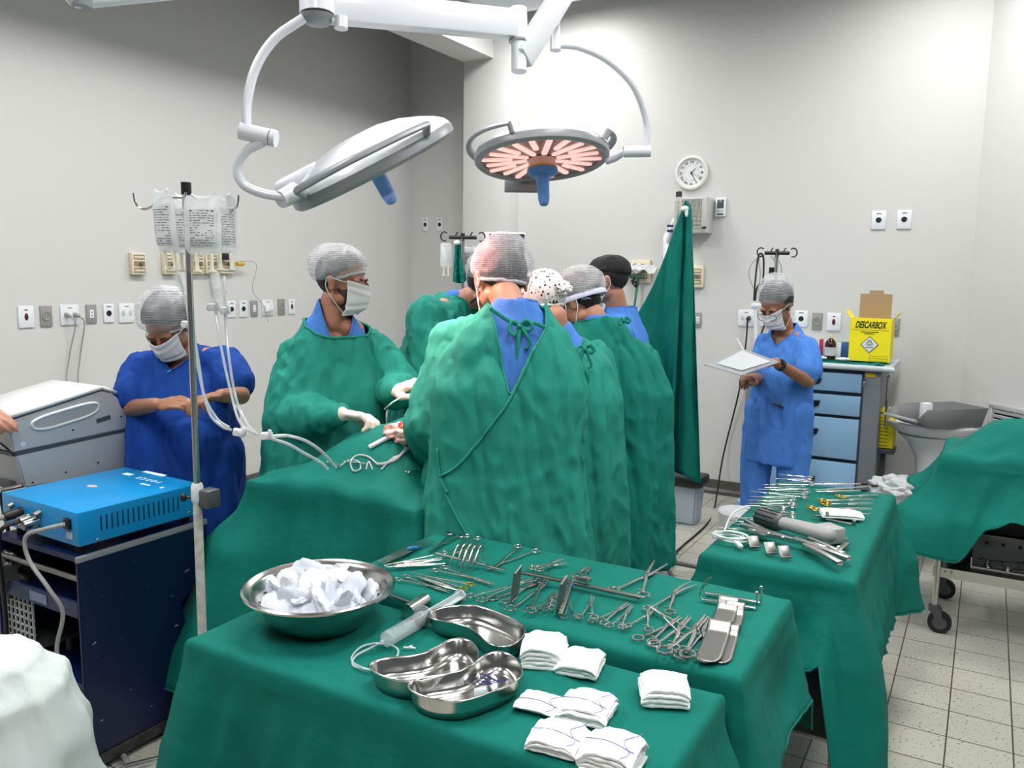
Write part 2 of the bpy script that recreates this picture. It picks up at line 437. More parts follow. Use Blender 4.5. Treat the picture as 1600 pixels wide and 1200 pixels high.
def table(label, x0, x1, y0, y1, z, casters=True, group=None):
    t = thing('instrument_table', label, 'table', ((x0+x1)/2, (y0+y1)/2, 0), group=group)
    mb = MB(); mb.box(((x0+x1)/2, (y0+y1)/2, z-.022), (x1-x0-.03, y1-y0-.03, .02), bevel=.003); mb.build('tabletop', M_STEEL_D, t)
    mb = MB(); mb.box(((x0+x1)/2, (y0+y1)/2, .28), (x1-x0-.06, y1-y0-.06, .015), bevel=.003); mb.build('lower_shelf', M_STEEL_D, t)
    for sx in (x0+.035, x1-.035):
        for sy in (y0+.035, y1-.035):
            mb = MB(); mb.cyl((sx, sy, .09), (sx, sy, z-.03), .0125); leg = mb.build('leg', M_STEEL, t)
            mb = MB(); mb.cyl((sx-.008, sy, .033), (sx+.008, sy, .033), .033, seg=20); mb.box((sx-.014, sy, .06), (.004, .03, .06)); mb.box((sx+.014, sy, .06), (.004, .03, .06)); mb.box((sx, sy, .088), (.032, .03, .006))
            mb.build('caster', M_RUBBER, leg)
    return t
# front table (basin, kidney dishes, gauze)
A = (-1.47, -.385, 1.135, 1.525, .80)
B = (-1.42, -.365, 1.565, 2.05, .815)
CC = (-.70, -.255, 2.36, 3.44, .78)
table('steel instrument table under the nearest green cloth, hidden but for its outline', *A)
table('steel instrument table under the green cloth of scissors and clamps', *B)
table('steel instrument table with bare legs showing at the right, behind the clamps table', *CC)
dA, zA = drape('table_drape', M_DRAPE, None, A[0], A[1], A[2], A[3], A[4], lambda i, t: [.33, .36, .40, .30][i], seed=1, flare=.0, amp=.03, corner=.05, ampf=lambda i: [1, 1, .2, 1][i], rr=.03)
tag(dA, 'green cotton drape on the nearest table, under the basin and gauze', 'drape')
dB, zB = drape('table_drape', M_DRAPE, None, B[0], B[1], B[2], B[3], B[4], lambda i, t: [.5, pwl([(0, .47), (.3, .55), (1, .57)])(t), .46, .5][i], seed=4, flare=.02, amp=.026, corner=.02, ampf=lambda i: [.25, .9, 1, 1][i], rr=.03)
tag(dB, 'green cotton drape on the middle table, under rows of clamps', 'drape')
def hemC(i, t):
    if i == 0: return pwl([(0, .35), (.75, .52), (.86, .56), (.95, .22), (1, .2)])(t)
    if i == 1: return pwl([(0, .2), (.06, .2), (.14, .36), (.4, .40), (.8, .36), (1, .34)])(t)
    return .4
dC, zC = drape('table_drape', M_DRAPE, None, CC[0], CC[1], CC[2], CC[3], CC[4], hemC, seed=8, flare=.015, amp=.028, rr=.035)
tag(dC, 'green cotton drape on the right table, under the bone saw and retractors', 'drape')
# operating table with patient drape
PX0, PX1, PY0, PY1 = -2.20, -1.47, 1.98, 3.9
t = thing('operating_table', 'operating table hidden under the green patient drape', 'table', (-1.8, 2.9, 0))
mb = MB(); mb.box((-1.82, 2.95, .86), (.52, 1.8, .06), bevel=.02); mb.build('mattress', M_BLACK, t)
mb = MB(); mb.box((-1.82, 2.95, .815), (.5, 1.8, .03), bevel=.005); mb.build('tabletop', M_STEEL_D, t)
mb = MB(); mb.box((-1.82, 3.0, .45), (.26, .3, .72), bevel=.02); mb.build('pedestal', M_STEEL, t)
mb = MB(); mb.box((-1.82, 3.0, .05), (.45, .9, .1), bevel=.03); mb.build('base', M_DGREY, t)
def mound(x, y):
    cx = -1.82; r = (x-cx)/.33
    u = (y-PY0)/(PY1-PY0)
    h = .12*math.exp(-(r*1.5)**4)*(1-math.exp(-((y-PY0)/.16)**2))
    h += .03*math.exp(-(((x+1.7)/.08)**2))*min(1, max(0, (y-PY0)/.2))
    h += .05*math.exp(-((y-2.34)/.10)**2-((x+1.66)/.2)**2)
    h -= .05*math.exp(-((y-2.62)/.12)**2-((x+1.80)/.09)**2)
    h += .012*noise.noise(Vector((x*6, y*5, 1)))+.006*noise.noise(Vector((x*16, y*13, 3)))
    h -= .05*max(0, -r-.5)+.03*math.exp(-((y-PY0)/.12)**2)*(1+noise.noise(Vector((x*5, 2, 7)))*1.5)
    h += .018*(.35-abs(noise.noise(Vector((x*5+y*2, y*3-x, 8))))*1.6)
    return h
dP, zP = drape('patient_drape', M_DRAPE, None, PX0, PX1, PY0, PY1, .925, lambda i, t: [.18, .3, .3, .25][i], flf=lambda i, t: (.20*max(0, 1-t*2.2) if i == 0 else .26*max(0, (t-.6)/.4) if i == 3 else 0), seed=12, flare=.05, amp=.05, rr=.10, topfn=mound, freq=7, corner=.02)
tag(dP, 'green drape spread over the patient, hanging beside the blue cart', 'drape')
# blue stain of ink on the foot end is part of the cloth pattern
# trolley on the right with a heaped drape
TX0, TX1, TY0, TY1 = -.13, .85, 4.10, 4.62
t = thing('steel_trolley', 'steel trolley with caster and lower tray shelf under a heaped green cloth', 'trolley', (.36, 4.36, 0))
mb = MB(); mb.box(((TX0+TX1)/2, (TY0+TY1)/2, .80), (TX1-TX0-.02, TY1-TY0-.02, .02)); mb.build('tabletop', M_STEEL_D, t)
mb = MB(); mb.box(((TX0+TX1)/2, (TY0+TY1)/2, .275), (TX1-TX0-.04, TY1-TY0-.04, .006))
for s in (TY0+.02, TY1-.02): mb.box(((TX0+TX1)/2, s, .285), (TX1-TX0, .004, .045))
for s in (TX0+.02, TX1-.02): mb.box((s, (TY0+TY1)/2, .285), (.004, TY1-TY0-.04, .045))
sh = mb.build('lower_shelf', M_STEEL, t)
mb = MB()
for q in (.03, .055): mb.cyl((TX0+.02+q, TY0+.014, .292), (TX0+.02+q, TY0+.021, .292), .006, seg=10)
mb.build('rivet', M_STEEL_D, sh)
for sx in (TX0+.02, TX1-.02):
    for sy in (TY0+.02, TY1-.02):
        mb = MB(); mb.cyl((sx, sy, .12), (sx, sy, .79), .0125); leg = mb.build('leg', M_STEEL, t)
        mb = MB(); mb.cyl((sx+.025, sy-.014, .05), (sx+.025, sy+.014, .05), .05, seg=32); mb.build('wheel', M_RUBBER, leg)
        mb = MB(); mb.cyl((sx+.025, sy-.016, .05), (sx+.025, sy+.016, .05), .030, seg=24)
        for e in (-1, 1): mb.prism([(-.022, .0), (.030, .0), (.036, -.055), (.018, -.060)], .003, M=Matrix.Translation((sx, sy+.021*e+.0015, .112)) @ Matrix(((1, 0, 0, 0), (0, 0, -1, 0), (0, 1, 0, 0), (0, 0, 0, 1))))
        mb.cyl((sx, sy, .1), (sx, sy, .125), .026); mb.build('caster_fork', M_DGREY, leg)
def mound2(x, y):
    u = (x-TX0); h = .16*(1-math.exp(-(u/.16)**2))*math.exp(-((y-4.36)/.2)**4)
    h += .03*noise.noise(Vector((x*7, y*6, 4)))+.012*noise.noise(Vector((x*17, y*15, 3)))
    return h*(1 if u < .5 else max(.5, 1-(u-.5)))
dT, zT = drape('trolley_drape', M_DRAPE, None, TX0-.01, TX1, TY0-.02, TY1, .83, lambda i, t: [pwl([(0, .42), (.1, .40), (.22, .56), (.3, .60), (1, .52)])(t), .5, .5, pwl([(0, .60), (.4, .58), (.8, .42), (1, .42)])(t)][i], seed=21, flare=.10, amp=.04, rr=.07, topfn=mound2, freq=8, corner=.05)
tag(dT, 'green cloth heaped over the trolley at the right edge', 'drape')
# ================================================================ PEOPLE
def net_mat(name, base, hole, scale=55, white='#e8eaee', fold=True):
    m = bpy.data.materials.new(name); m.use_nodes = True; nt = m.node_tree; b = nt.nodes['Principled BSDF']; out = nt.nodes['Material Output']
    b.inputs['Base Color'].default_value = lin(white); b.inputs['Roughness'].default_value = .6
    tr = nt.nodes.new('ShaderNodeBsdfTransparent'); mix = nt.nodes.new('ShaderNodeMixShader')
    tc = nt.nodes.new('ShaderNodeTexCoord'); mp = nt.nodes.new('ShaderNodeMapping'); mp.inputs['Scale'].default_value = (1, 1, 2.2); w_dir = 'Z'
    nt.links.new(tc.outputs['Object'], mp.inputs['Vector'])
    w = nt.nodes.new('ShaderNodeTexWave'); w.bands_direction = 'Z'; w.inputs['Scale'].default_value = scale; w.inputs['Distortion'].default_value = 3.5; w.inputs['Detail'].default_value = 1; w.inputs['Detail Scale'].default_value = 1.5
    nt.links.new(mp.outputs['Vector'], w.inputs['Vector'])
    n = nt.nodes.new('ShaderNodeTexNoise'); n.inputs['Scale'].default_value = 9; n.inputs['Detail'].default_value = 4; n.inputs['Distortion'].default_value = 1.5
    nt.links.new(tc.outputs['Object'], n.inputs['Vector'])
    m1 = nt.nodes.new('ShaderNodeMapRange'); m1.inputs['To Min'].default_value = hole-.14; m1.inputs['To Max'].default_value = hole+.18
    nt.links.new(w.outputs['Fac'], m1.inputs['Value'])
    m2 = nt.nodes.new('ShaderNodeMapRange'); m2.inputs['From Min'].default_value = .35; m2.inputs['From Max'].default_value = .7; m2.inputs['To Min'].default_value = 0; m2.inputs['To Max'].default_value = .28
    nt.links.new(n.outputs['Fac'], m2.inputs['Value'])
    ad = nt.nodes.new('ShaderNodeMath'); ad.operation = 'ADD'; ad.use_clamp = True
    nt.links.new(m1.outputs['Result'], ad.inputs[0]); nt.links.new(m2.outputs['Result'], ad.inputs[1])
    nt.links.new(ad.outputs[0], mix.inputs['Fac']); nt.links.new(tr.outputs[0], mix.inputs[1]); nt.links.new(b.outputs[0], mix.inputs[2]); nt.links.new(mix.outputs[0], out.inputs['Surface'])
    return m
M_NET = net_mat('bouffant_net', 0, .20, 24, '#cfd3da')
M_NETW = net_mat('pale_bouffant_net', 0, .28, 20, '#d4d6dc')
M_RIM = mat('cap_elastic', '#cdd0d6', .7, alpha=.8)
M_NOTE = bpy.data.materials.new('printed_cap_fabric'); M_NOTE.use_nodes = True
nt = M_NOTE.node_tree; b = nt.nodes['Principled BSDF']; tc = nt.nodes.new('ShaderNodeTexCoord'); v = nt.nodes.new('ShaderNodeTexVoronoi'); v.inputs['Scale'].default_value = 68; v.feature = 'F1'
n = nt.nodes.new('ShaderNodeTexNoise'); n.inputs['Scale'].default_value = 110; n.inputs['Detail'].default_value = 1
nt.links.new(tc.outputs['Object'], v.inputs['Vector']); nt.links.new(tc.outputs['Object'], n.inputs['Vector'])
mm = nt.nodes.new('ShaderNodeMath'); mm.operation = 'MULTIPLY_ADD'; mm.inputs[1].default_value = .9; nt.links.new(n.outputs['Fac'], mm.inputs[0]); nt.links.new(v.outputs['Distance'], mm.inputs[2])
rp = nt.nodes.new('ShaderNodeValToRGB'); rp.color_ramp.elements[0].position = .655; rp.color_ramp.elements[1].position = .69; rp.color_ramp.elements[0].color = lin('#1b1b1f'); rp.color_ramp.elements[1].color = lin('#e3e1e2')
nt.links.new(mm.outputs[0], rp.inputs['Fac']); nt.links.new(rp.outputs['Color'], b.inputs['Base Color']); b.inputs['Roughness'].default_value = .85

def RotYP(fdir, pitch=0, roll=0):
    """rotation whose local +Y looks along fdir (xy), pitched down by pitch"""
    yaw = atan2(-fdir[0], fdir[1])
    return Matrix.Rotation(yaw, 4, 'Z') @ Matrix.Rotation(-pitch, 4, 'X') @ Matrix.Rotation(roll, 4, 'Y')
def head_prims(mb, M, s=1):
    S = M @ Matrix.Scale(s, 4)
    mb.ell((0, -.012, .026), (.075, .094, .088), M=S, seg=28)
    mb.ell((0, .028, -.028), (.062, .060, .074), M=S)
    mb.ell((0, .036, -.068), (.050, .045, .040), M=S)
    mb.ell((0, .066, -.094), (.022, .018, .018), M=S)
    mb.caps((0, .086, .004), (0, .104, -.028), .0075, .0125, M=S, seg=12)
    for e in (-1, 1):
        mb.ell((.010*e, .098, -.032), (.009, .010, .007), M=S, seg=12)
        mb.ell((.030*e, .074, .017), (.026, .016, .010), M=S, seg=16)
        mb.ell((.036*e, .062, -.026), (.024, .022, .022), M=S, seg=16)
        mb.ell((.032*e, .072, -.001), (.015, .013, .011), M=S, seg=16)
        mb.ell((.077*e, -.008, -.008), (.007, .018, .030), rot=(.15, 0, -.35*e), M=S, seg=16)
        mb.ell((.081*e, -.014, .006), (.009, .017, .019), rot=(.15, 0, -.4*e), M=S, seg=16)
        mb.ell((.048*e, .01, -.06), (.020, .035, .026), M=S, seg=16)
    mb.ell((0, .084, -.056), (.022, .010, .006), M=S, seg=16)
    mb.ell((0, .083, -.066), (.019, .011, .006), M=S, seg=16)
def hand_prims(mb, M, side=1, curl=.5, s=1, spread=.12, inflate=0, thumb=.5, fcurl=None):
    """M: origin wrist, +Y along hand, +Z back of hand; side=+1 thumb at +X"""
    S = M @ Matrix.Scale(s, 4); f = inflate
    mb.ell((0, .045, 0), (.040+f, .050+f, .0145+f), M=S, seg=20)
    mb.ell((.012*side, .022, -.006), (.024+f, .032+f, .015+f), M=S, seg=16)
    mb.caps((0, -.02, 0), (0, .02, 0), .0245+f, .026+f, M=S, fl=(1, .72), seg=16)
    xs = [.030, .010, -.011, -.030]; ln = [(.040, .024, .020), (.044, .028, .021), (.041, .026, .020), (.032, .020, .018)]
    for k in range(4):
        c = (fcurl[k] if fcurl else curl*(1+.12*k))
        p = Vector((xs[k]*side, .084-.004*abs(k-1), .002)); a = c*.6; sp = -spread*(k-1.4)*.6*side*-1
        r0 = .0092-.0006*(k == 3); rr = [r0+f, r0*.93+f, r0*.86+f, r0*.72+f]
        mb.caps(Vector((xs[k]*side*.8, .05, 0)), p, r0+f, r0+f, M=S, seg=12)
        for j, L in enumerate(ln[k]):
            d = Vector((sin(sp)*cos(a), cos(a)*cos(sp), -sin(a)))
            q = p+d*L; mb.caps(p, q, rr[j], rr[j+1], M=S, seg=12, n=4); p = q; a += c*(.95 if j == 0 else .7)
    p = Vector((.024*side, .016, -.006)); q = Vector((.050*side, .044, -.014-.010*thumb)); r = Vector(((.058-.018*thumb)*side, .074, -.020-.018*thumb)); t = Vector(((.055-.034*thumb)*side, .098, -.022-.022*thumb))
    for a, b_, ra, rb in ((p, q, .014, .012), (q, r, .0115, .0105), (r, t, .0105, .0085)): mb.caps(a, b_, ra+f, rb+f, M=S, seg=12, n=4)
def loft(mb, rings, seg=56, foldf=None):
    """rings: (centre, xvec, yvec) ; closed"""
    R = []
    for j, (c, X, Y) in enumerate(rings):
        r = []
        for i in range(seg):
            a = 2*pi*i/seg; k = 1+(foldf(a, j/(len(rings)-1)) if foldf else 0)
            ca, sa = cos(a), sin(a); e = .85
            r.append(mb.bm.verts.new(c+X*(abs(ca)**e*(1 if ca >= 0 else -1))*k+Y*(abs(sa)**e*(1 if sa >= 0 else -1))*k))
        R.append(r)
    for a, b_ in zip(R, R[1:]):
        for i in range(seg): mb.bm.faces.new((a[i], a[(i+1) % seg], b_[(i+1) % seg], b_[i]))
    mb.bm.faces.new(R[0][::-1]); mb.bm.faces.new(R[-1])
def boundary_tube(bm, r):
    """tube MB along boundary loops of a mesh"""
    out = MB(); es = [e for e in bm.edges if e.is_boundary]; adj = {}
    for e in es:
        for v in e.verts: adj.setdefault(v, []).append(e)
    used = set()
    for e in es:
        if e in used: continue
        loop = [e.verts[0]]; cur = e.verts[1]; used.add(e)
        while cur != loop[0]:
            loop.append(cur); nx = [x for x in adj[cur] if x not in used]
            if not nx: break
            used.add(nx[0]); cur = nx[0].other_vert(cur)
        if len(loop) > 12:
            co = [v.co.copy() for v in loop]
            for _ in range(4): co = [(co[i-1]+co[i]*2+co[(i+1) % len(co)])/4 for i in range(len(co))]
            out.tube(co[::2], r, 6, closed=True)
    return out
def cut(mb, fn):
    vs = [v for v in mb.bm.verts if fn(v.co)]
    bmesh.ops.delete(mb.bm, geom=vs, context='VERTS')
    # tidy slivers: smooth the new rim
    for _ in range(3):
        bd = [v for v in mb.bm.verts if any(e.is_boundary for e in v.link_edges)]
        new = []
        for v in bd:
            nb = [e.other_vert(v).co for e in v.link_edges if e.is_boundary]
            if len(nb) == 2: new.append((v, (v.co*2+nb[0]+nb[1])/4))
        for v, c in new: v.co = c
def proj(p):
    d = MR.inverted() @ (Vector(p)-Vector((0, 0, CAM_H)))
    return 800+F_PX*d.x/-d.z, 600-F_PX*d.y/-d.z
def inpoly(x, y, P):
    r = False; n = len(P)
    for i in range(n):
        x1, y1 = P[i]; x2, y2 = P[i-1]
        if (y1 > y) != (y2 > y) and x < (x2-x1)*(y-y1)/(y2-y1)+x1: r = not r
    return r
def wrinkle(mb, seed, a1=.010, a2=.005, zs=2.2, bx=13, mask=None):
    def fn(p, n):
        q = Vector((p.x*bx+seed, p.y*bx, p.z*zs)); f = sqrt(.006+abs(noise.noise(q+Vector((p.z*1.5, 0, 0)))))*1.1-.5+noise.noise(Vector((q.x*.5, q.y*.5, q.z*.45)))*1.2
        q2 = Vector((p.x*22, p.y*22-seed, p.z*11+p.x*14)); g = .5-abs(noise.noise(q2))*1.6
        h = noise.noise(Vector((p.x*9, p.y*9+seed, p.z*26)))
        k = mask(p) if mask else (1, 1)
        return n*(a1*1.9*f*k[0]+a2*1.5*(g*.9+h*.15)*k[1])
    mb.disp(fn)
class Person:
    def __init__(s, label, pos, f, H=1.72, lean=0, group=None, skin=M_SKIN, width=1, **J):
        s.k = H/1.75; s.pos = Vector((pos[0], pos[1], 0)); s.f = Vector((f[0], f[1], 0)).normalized(); s.rt = Vector((s.f.y, -s.f.x, 0)); s.skin = skin
        s.w = width; k = s.k
        s.t = thing('person', label, 'person', s.pos)
        L = lambda x, y, z: s.pos+s.rt*x*k+s.f*y*k+Vector((0, 0, z*k))
        s.L = L
        s.j = dict(pel=L(0, 0, .95), che=L(0, lean*.55, 1.28-lean*.05), nek=L(0, lean*.95, 1.47-lean*.15), head=L(0, lean*1.15+.03, 1.63-lean*.25),
                   sl=L(-.19, lean*.85, 1.41-lean*.13), sr=L(.19, lean*.85, 1.41-lean*.13), el=L(-.24, lean*.8+.03, 1.11), er=L(.24, lean*.8+.03, 1.11),
                   wl=L(-.14, lean*.8+.28, 1.06), wr=L(.14, lean*.8+.28, 1.06),
                   hl=L(-.09, 0, .92), hr=L(.09, 0, .92), kl=L(-.10, .02, .50), kr=L(.10, .02, .50), al=L(-.11, -.02, .09), ar=L(.11, -.02, .09))
        s.hf = s.f; s.hp = 0; s.hrl = 0
        for a, b_ in J.items():
            if a in ('hf', 'hp', 'hrl'): setattr(s, a, b_)
            else: s.j[a] = Vector(b_)
        if 'pel' in J:
            dp = s.j['pel']-L(0, 0, .95); dp.z = 0
            for a in ('hl', 'hr', 'kl', 'kr', 'al', 'ar'): s.j[a] = s.j[a]+dp
        s.HM = Matrix.Translation(s.j['head']) @ RotYP(s.hf, s.hp, s.hrl) @ Matrix.Scale(s.k, 4)
    def hand_M(s, side, back, dirv=None):
        w = s.j['wl' if side < 0 else 'wr']; e = s.j['el' if side < 0 else 'er']
        d = (Vector(dirv) if dirv else (w-e)).normalized(); z = Vector(back); z = (z-d*z.dot(d)).normalized(); x = d.cross(z)
        M = Matrix((x, d, z)).transposed().to_4x4(); M.translation = w+d*.02; return M
    def body(s, hands=(), vox=.0055, feet=True):
        """hands: list of (side, M, kwargs)"""
        mb = MB(); j = s.j; k = s.k
        head_prims(mb, s.HM)
        nb = s.HM @ Vector((0, -.028, -.075)); mb.caps(nb, j['nek']+(j['che']-j['nek'])*.1, .050*k, .056*k, seg=20)
        mb.caps(j['nek']+(j['che']-j['nek'])*.12, (j['sl']+j['nek'])/2, .05*k, .05*k); mb.caps(j['nek']+(j['che']-j['nek'])*.12, (j['sr']+j['nek'])/2, .05*k, .05*k)
        mb.caps(j['sl'], j['sr'], .045*k, .045*k); mb.caps(j['che'], j['nek']+(j['che']-j['nek'])*.4, .085*k, .065*k); mb.caps(j['pel'], j['che'], .09*k, .09*k)
        for a, b_, c in (('sl', 'el', 'wl'), ('sr', 'er', 'wr')):
            mb.caps(j[a], j[b_], .048*k, .037*k); mb.caps(j[b_], j[c], .038*k, .026*k)
        for a, b_, c in (('hl', 'kl', 'al'), ('hr', 'kr', 'ar')):
            mb.caps(j[a], j[b_], .078*k, .052*k); mb.caps(j[b_], j[c], .052*k, .036*k)
            mb.caps(j[c]+Vector((0, 0, -.045)), j[c]+s.f*.13+Vector((0, 0, -.06)), .035, .028)
        done = set()
        for side, M, kw in hands: hand_prims(mb, M, side=kw.pop('tside', -side), **kw); done.add(side)
        for side in (-1, 1):
            if side not in done: hand_prims(mb, s.hand_M(side, (0, 0, 1)), side=-side, curl=.6)
        o = remesh(mb, vox, 2, .5)
        s.bo = o.build('body', s.skin, s.t, sharp=0)
        # shoes
        for a in ('al', 'ar'):
            m2 = MB(); m2.caps(j[a]+Vector((0, 0, -.043))-s.f*.03, j[a]+s.f*.15+Vector((0, 0, -.047)), .046, .04, fl=(1, 1)); m2 = remesh(m2, .01, 2)
            for v in m2.bm.verts: v.co.z = max(v.co.z, .004)
            m2.build('shoe', M_BLACK, s.t)
        # eyes and brows
        for e in (-1, 1):
            m2 = MB(); m2.ell((.032*e, .0795, -.002), (.0105, .007, .0045), M=s.HM, seg=14); m2.build('eye', mat('eye_dark', '#2a1c16', .25), s.t)
            m2 = MB(); m2.tube([(.014*e, .0895, .016), (.03*e, .0905, .022), (.047*e, .080, .017)], [.0028, .003, .0012], 6, smooth=4, M=s.HM, flat=1.2); m2.build('eyebrow', M_HAIR, s.t)
    def hair(s, stub=True, m=None, low=-.055, vol=1):
        low -= .012
        """short hair under the cap"""
        mb = MB(); mb.ell((0, -.014-.012*(vol-1)*8, .028+.01*(vol-1)*8), (.0815*vol, .0985*vol, .094*vol), seg=40)
        cut(mb, lambda p: p.z < (.055 + (p.y-.05)*.9 if p.y > .0 else .01+(p.y)*.75+low*.3) and not (p.y < -.03 and p.z > low+.012*noise.noise(p*45)+abs(p.x)*.25))
        mb.disp(lambda p, n: n*(.0015*noise.noise(p*70)))
        for v in mb.bm.verts: v.co = s.HM @ v.co
        mb.build('hair', m or M_HAIR, s.t)
    def cap(s, m=None, size=(.094, .116, .094), c=(0, -.022, .052), zf=.050, zb=-.035, puff=.006, seed=0, rim=True, name='surgical_cap', rimm=None):
        mb = MB(); bmesh.ops.create_icosphere(mb.bm, subdivisions=6, radius=1)
        for v in mb.bm.verts:
            d = v.co.copy(); a = atan2(d.x, d.y)
            r = 1+.05*noise.noise(d*2.3+Vector((seed, 0, 0)))
            # gathers radiating to the rim
            low = max(0, .35-d.z)
            r += .012*low*sin(a*30+4*noise.noise(d*3))+.03*low*noise.noise(Vector((cos(a)*7, sin(a)*7, d.z*2+seed)))+.012*noise.noise(d*7)
            v.co = Vector((d.x*size[0]*r+c[0], d.y*size[1]*r+c[1], d.z*size[2]*r+c[2]))
        pl = lambda p: zb+(zf-zb)*(p.y+.11)/.20
        # tuck in the rim towards the head
        for v in mb.bm.verts:
            h = v.co.z-pl(v.co)
            if h < .03:
                k = 1-max(0, h)/.03; q = Vector((0, -.01, v.co.z)); sc = 1-.13*k; v.co.x = q.x+(v.co.x-q.x)*sc; v.co.y = q.y+(v.co.y-q.y)*sc
        cut(mb, lambda p: p.z < pl(p))
        for v in mb.bm.verts: v.co = s.HM @ v.co
        if rim:
            bt = boundary_tube(mb.bm, .0062)
        o = mb.build(name, m or M_NET, s.t, sharp=0)
        if rim:
            bt.disp(lambda p, n: n*(.004*noise.noise(p*70)))
            bt.build('elastic_rim', rimm or M_RIM, o, sharp=0)
        return o
    def mask(s, loops=True):
        mb = MB()
        def fn(u, v):
            a = (u-.5)*2*1.18; z = .000-.112*v + .012*math.sin((u-.5)*pi)**2*(1 if v < .5 else -1)
            prof = .107-.014*abs(v-.42)*2 - (.024*((v-.75)/.25)**2 if v > .75 else 0)
            y = .012+(prof-.002)*cos(a)**.9 + .010*math.exp(-(a/.35)**2)*(1-v*.7)
            x = sin(a)*(.076-.012*v)
            pl = .0018*sin(v*26)
            return Vector((x*(1+pl*5), y+pl, z))
        mb.grid(fn, 36, 26, M=s.HM)
        o = mb.build('face_mask', M_MASK, s.t, sharp=0)
        o.modifiers.new('th', 'SOLIDIFY').thickness = .0015
        for vv in (0, 1): mb = MB(); mb.tube([fn(i/20, vv) for i in range(21)], .0018, 6, M=s.HM); mb.build('mask_binding', M_MASK, o)
        if loops:
            for e in (0, 1):
                sg = -1 if e == 0 else 1; a = fn(e, .06); b_ = fn(e, .92); ear = Vector((.086*sg, -.022, .015)); ear2 = Vector((.085*sg, -.026, -.025))
                mb = MB(); mb.tube([a, (a+ear)/2+Vector((.004*sg, 0, 0)), ear, ear2, (ear2+b_)/2+Vector((.008*sg, 0, 0)), b_], .0017, 6, smooth=6, M=s.HM); mb.build('ear_loop', M_MASK, o)
        return o
    def spine(s, z):
        """centre of the torso at local height z (unscaled)"""
        k = s.k; j = s.j; pts = [(0.0, Vector((j['pel'].x, j['pel'].y, 0))), (.95, j['pel']), (1.28, j['che']), (1.47, j['nek'])]
        for (a, pa), (b_, pb) in zip(pts, pts[1:]):
            if z <= b_ or b_ == 1.47:
                t = (z-a)/(b_-a); return pa+(pb-pa)*t
    def garment(s, name, m, prof, sleeves, vox=.009, seed=0, folds=.06, a1=.009, a2=.004, cutf=None, rimr=.004, short=False, mask=None, smooth=4, extra=None, zs=1.3, bx=13, inner=0):
        mb = MB(); k = s.k; rings = []
        sx = (s.j['sr']-s.j['sl']); sx.z = 0; sx.normalize()
        for z, w, d, *o in prof:
            c = s.spine(z); t = max(0, min(1, (z-.95)/.4)); X = (s.rt*(1-t)+sx*t).normalized()
            Y = Vector((-X.y, X.x, 0)); off = (o[0] if o else 0)
            rings.append((c+Y*off*k, X*w*k*s.w, Y*d*k*s.w))
        loft(mb, rings, foldf=lambda a, t: folds*1.7*(1-t)**.7*(.6*sin(a*7+seed+2*sin(a*2+seed))+.5*noise.noise(Vector((cos(a)*2.2, sin(a)*2.2, seed+t*1.5)))))
        for chain in sleeves:
            for (a, ra), (b_, rb) in zip(chain, chain[1:]): mb.caps(a, b_, ra*k, rb*k, seg=20)
        for chain in sleeves:
            sp, sr_ = chain[0]; mb.caps(s.j['nek']+(s.j['che']-s.j['nek'])*(.16+inner), sp, .072*k*s.w*(1-inner*5), sr_*k*.82, seg=20)
        if extra: extra(mb)
        o = remesh(mb, vox, smooth, .6)
        wrinkle(o, seed*7.3, a1, a2, mask=mask, zs=zs, bx=bx)
        if cutf:
            cut(o, cutf)
        bt = boundary_tube(o.bm, rimr) if cutf else None
        ob = o.build(name, m, s.t, sharp=0)
        if bt and len(bt.bm.verts): bt.build('seam', m, ob, sharp=0)
        return ob
GOWN = [(.34, .265, .215), (.6, .25, .20), (.85, .235, .18), (1.0, .22, .165), (1.12, .215, .16), (1.27, .225, .155), (1.38, .20, .125), (1.43, .165, .10), (1.475, .10, .08), (1.50, .072, .068)]
SCR = [(1.0, .18, .13), (1.12, .185, .13), (1.27, .20, .13), (1.38, .185, .11), (1.43, .15, .088), (1.475, .088, .072), (1.51, .066, .062)]
def arm(s, L, r=(.085, .082, .078, .062, .045), end=.97):
    sh, el, wr = s.j['s'+L], s.j['e'+L], s.j['w'+L]; r = (r[0]-.012,)+tuple(r[1:])
    return [(sh, r[0]), ((sh+el)/2, r[1]), (el, r[2]), (el+(wr-el)*.6, r[3]), (el+(wr-el)*end, r[4])]
def bvh_of(o):
    from mathutils.bvhtree import BVHTree
    me = o.data; return BVHTree.FromPolygons([v.co for v in me.vertices], [p.vertices for p in me.polygons])
def on_surf(bv, pts, off=.004, sub=6):
    P = [Vector((x, y, 0)) for x, y in pts]; P = spline(P, sub); out = []
    o = Vector((0, 0, CAM_H))
    for p in P:
        d = (at(p.x, p.y, D=1)-o).normalized(); h = bv.ray_cast(o, d)
        if h[0] is not None: out.append(h[0]+h[1]*off*(1 if h[1].dot(d) < 0 else -1))
    return out
RT = Vector((cos(YAW), sin(YAW), 0)); TW = Vector((sin(YAW), -cos(YAW), 0))   # towards picture right, towards the camera
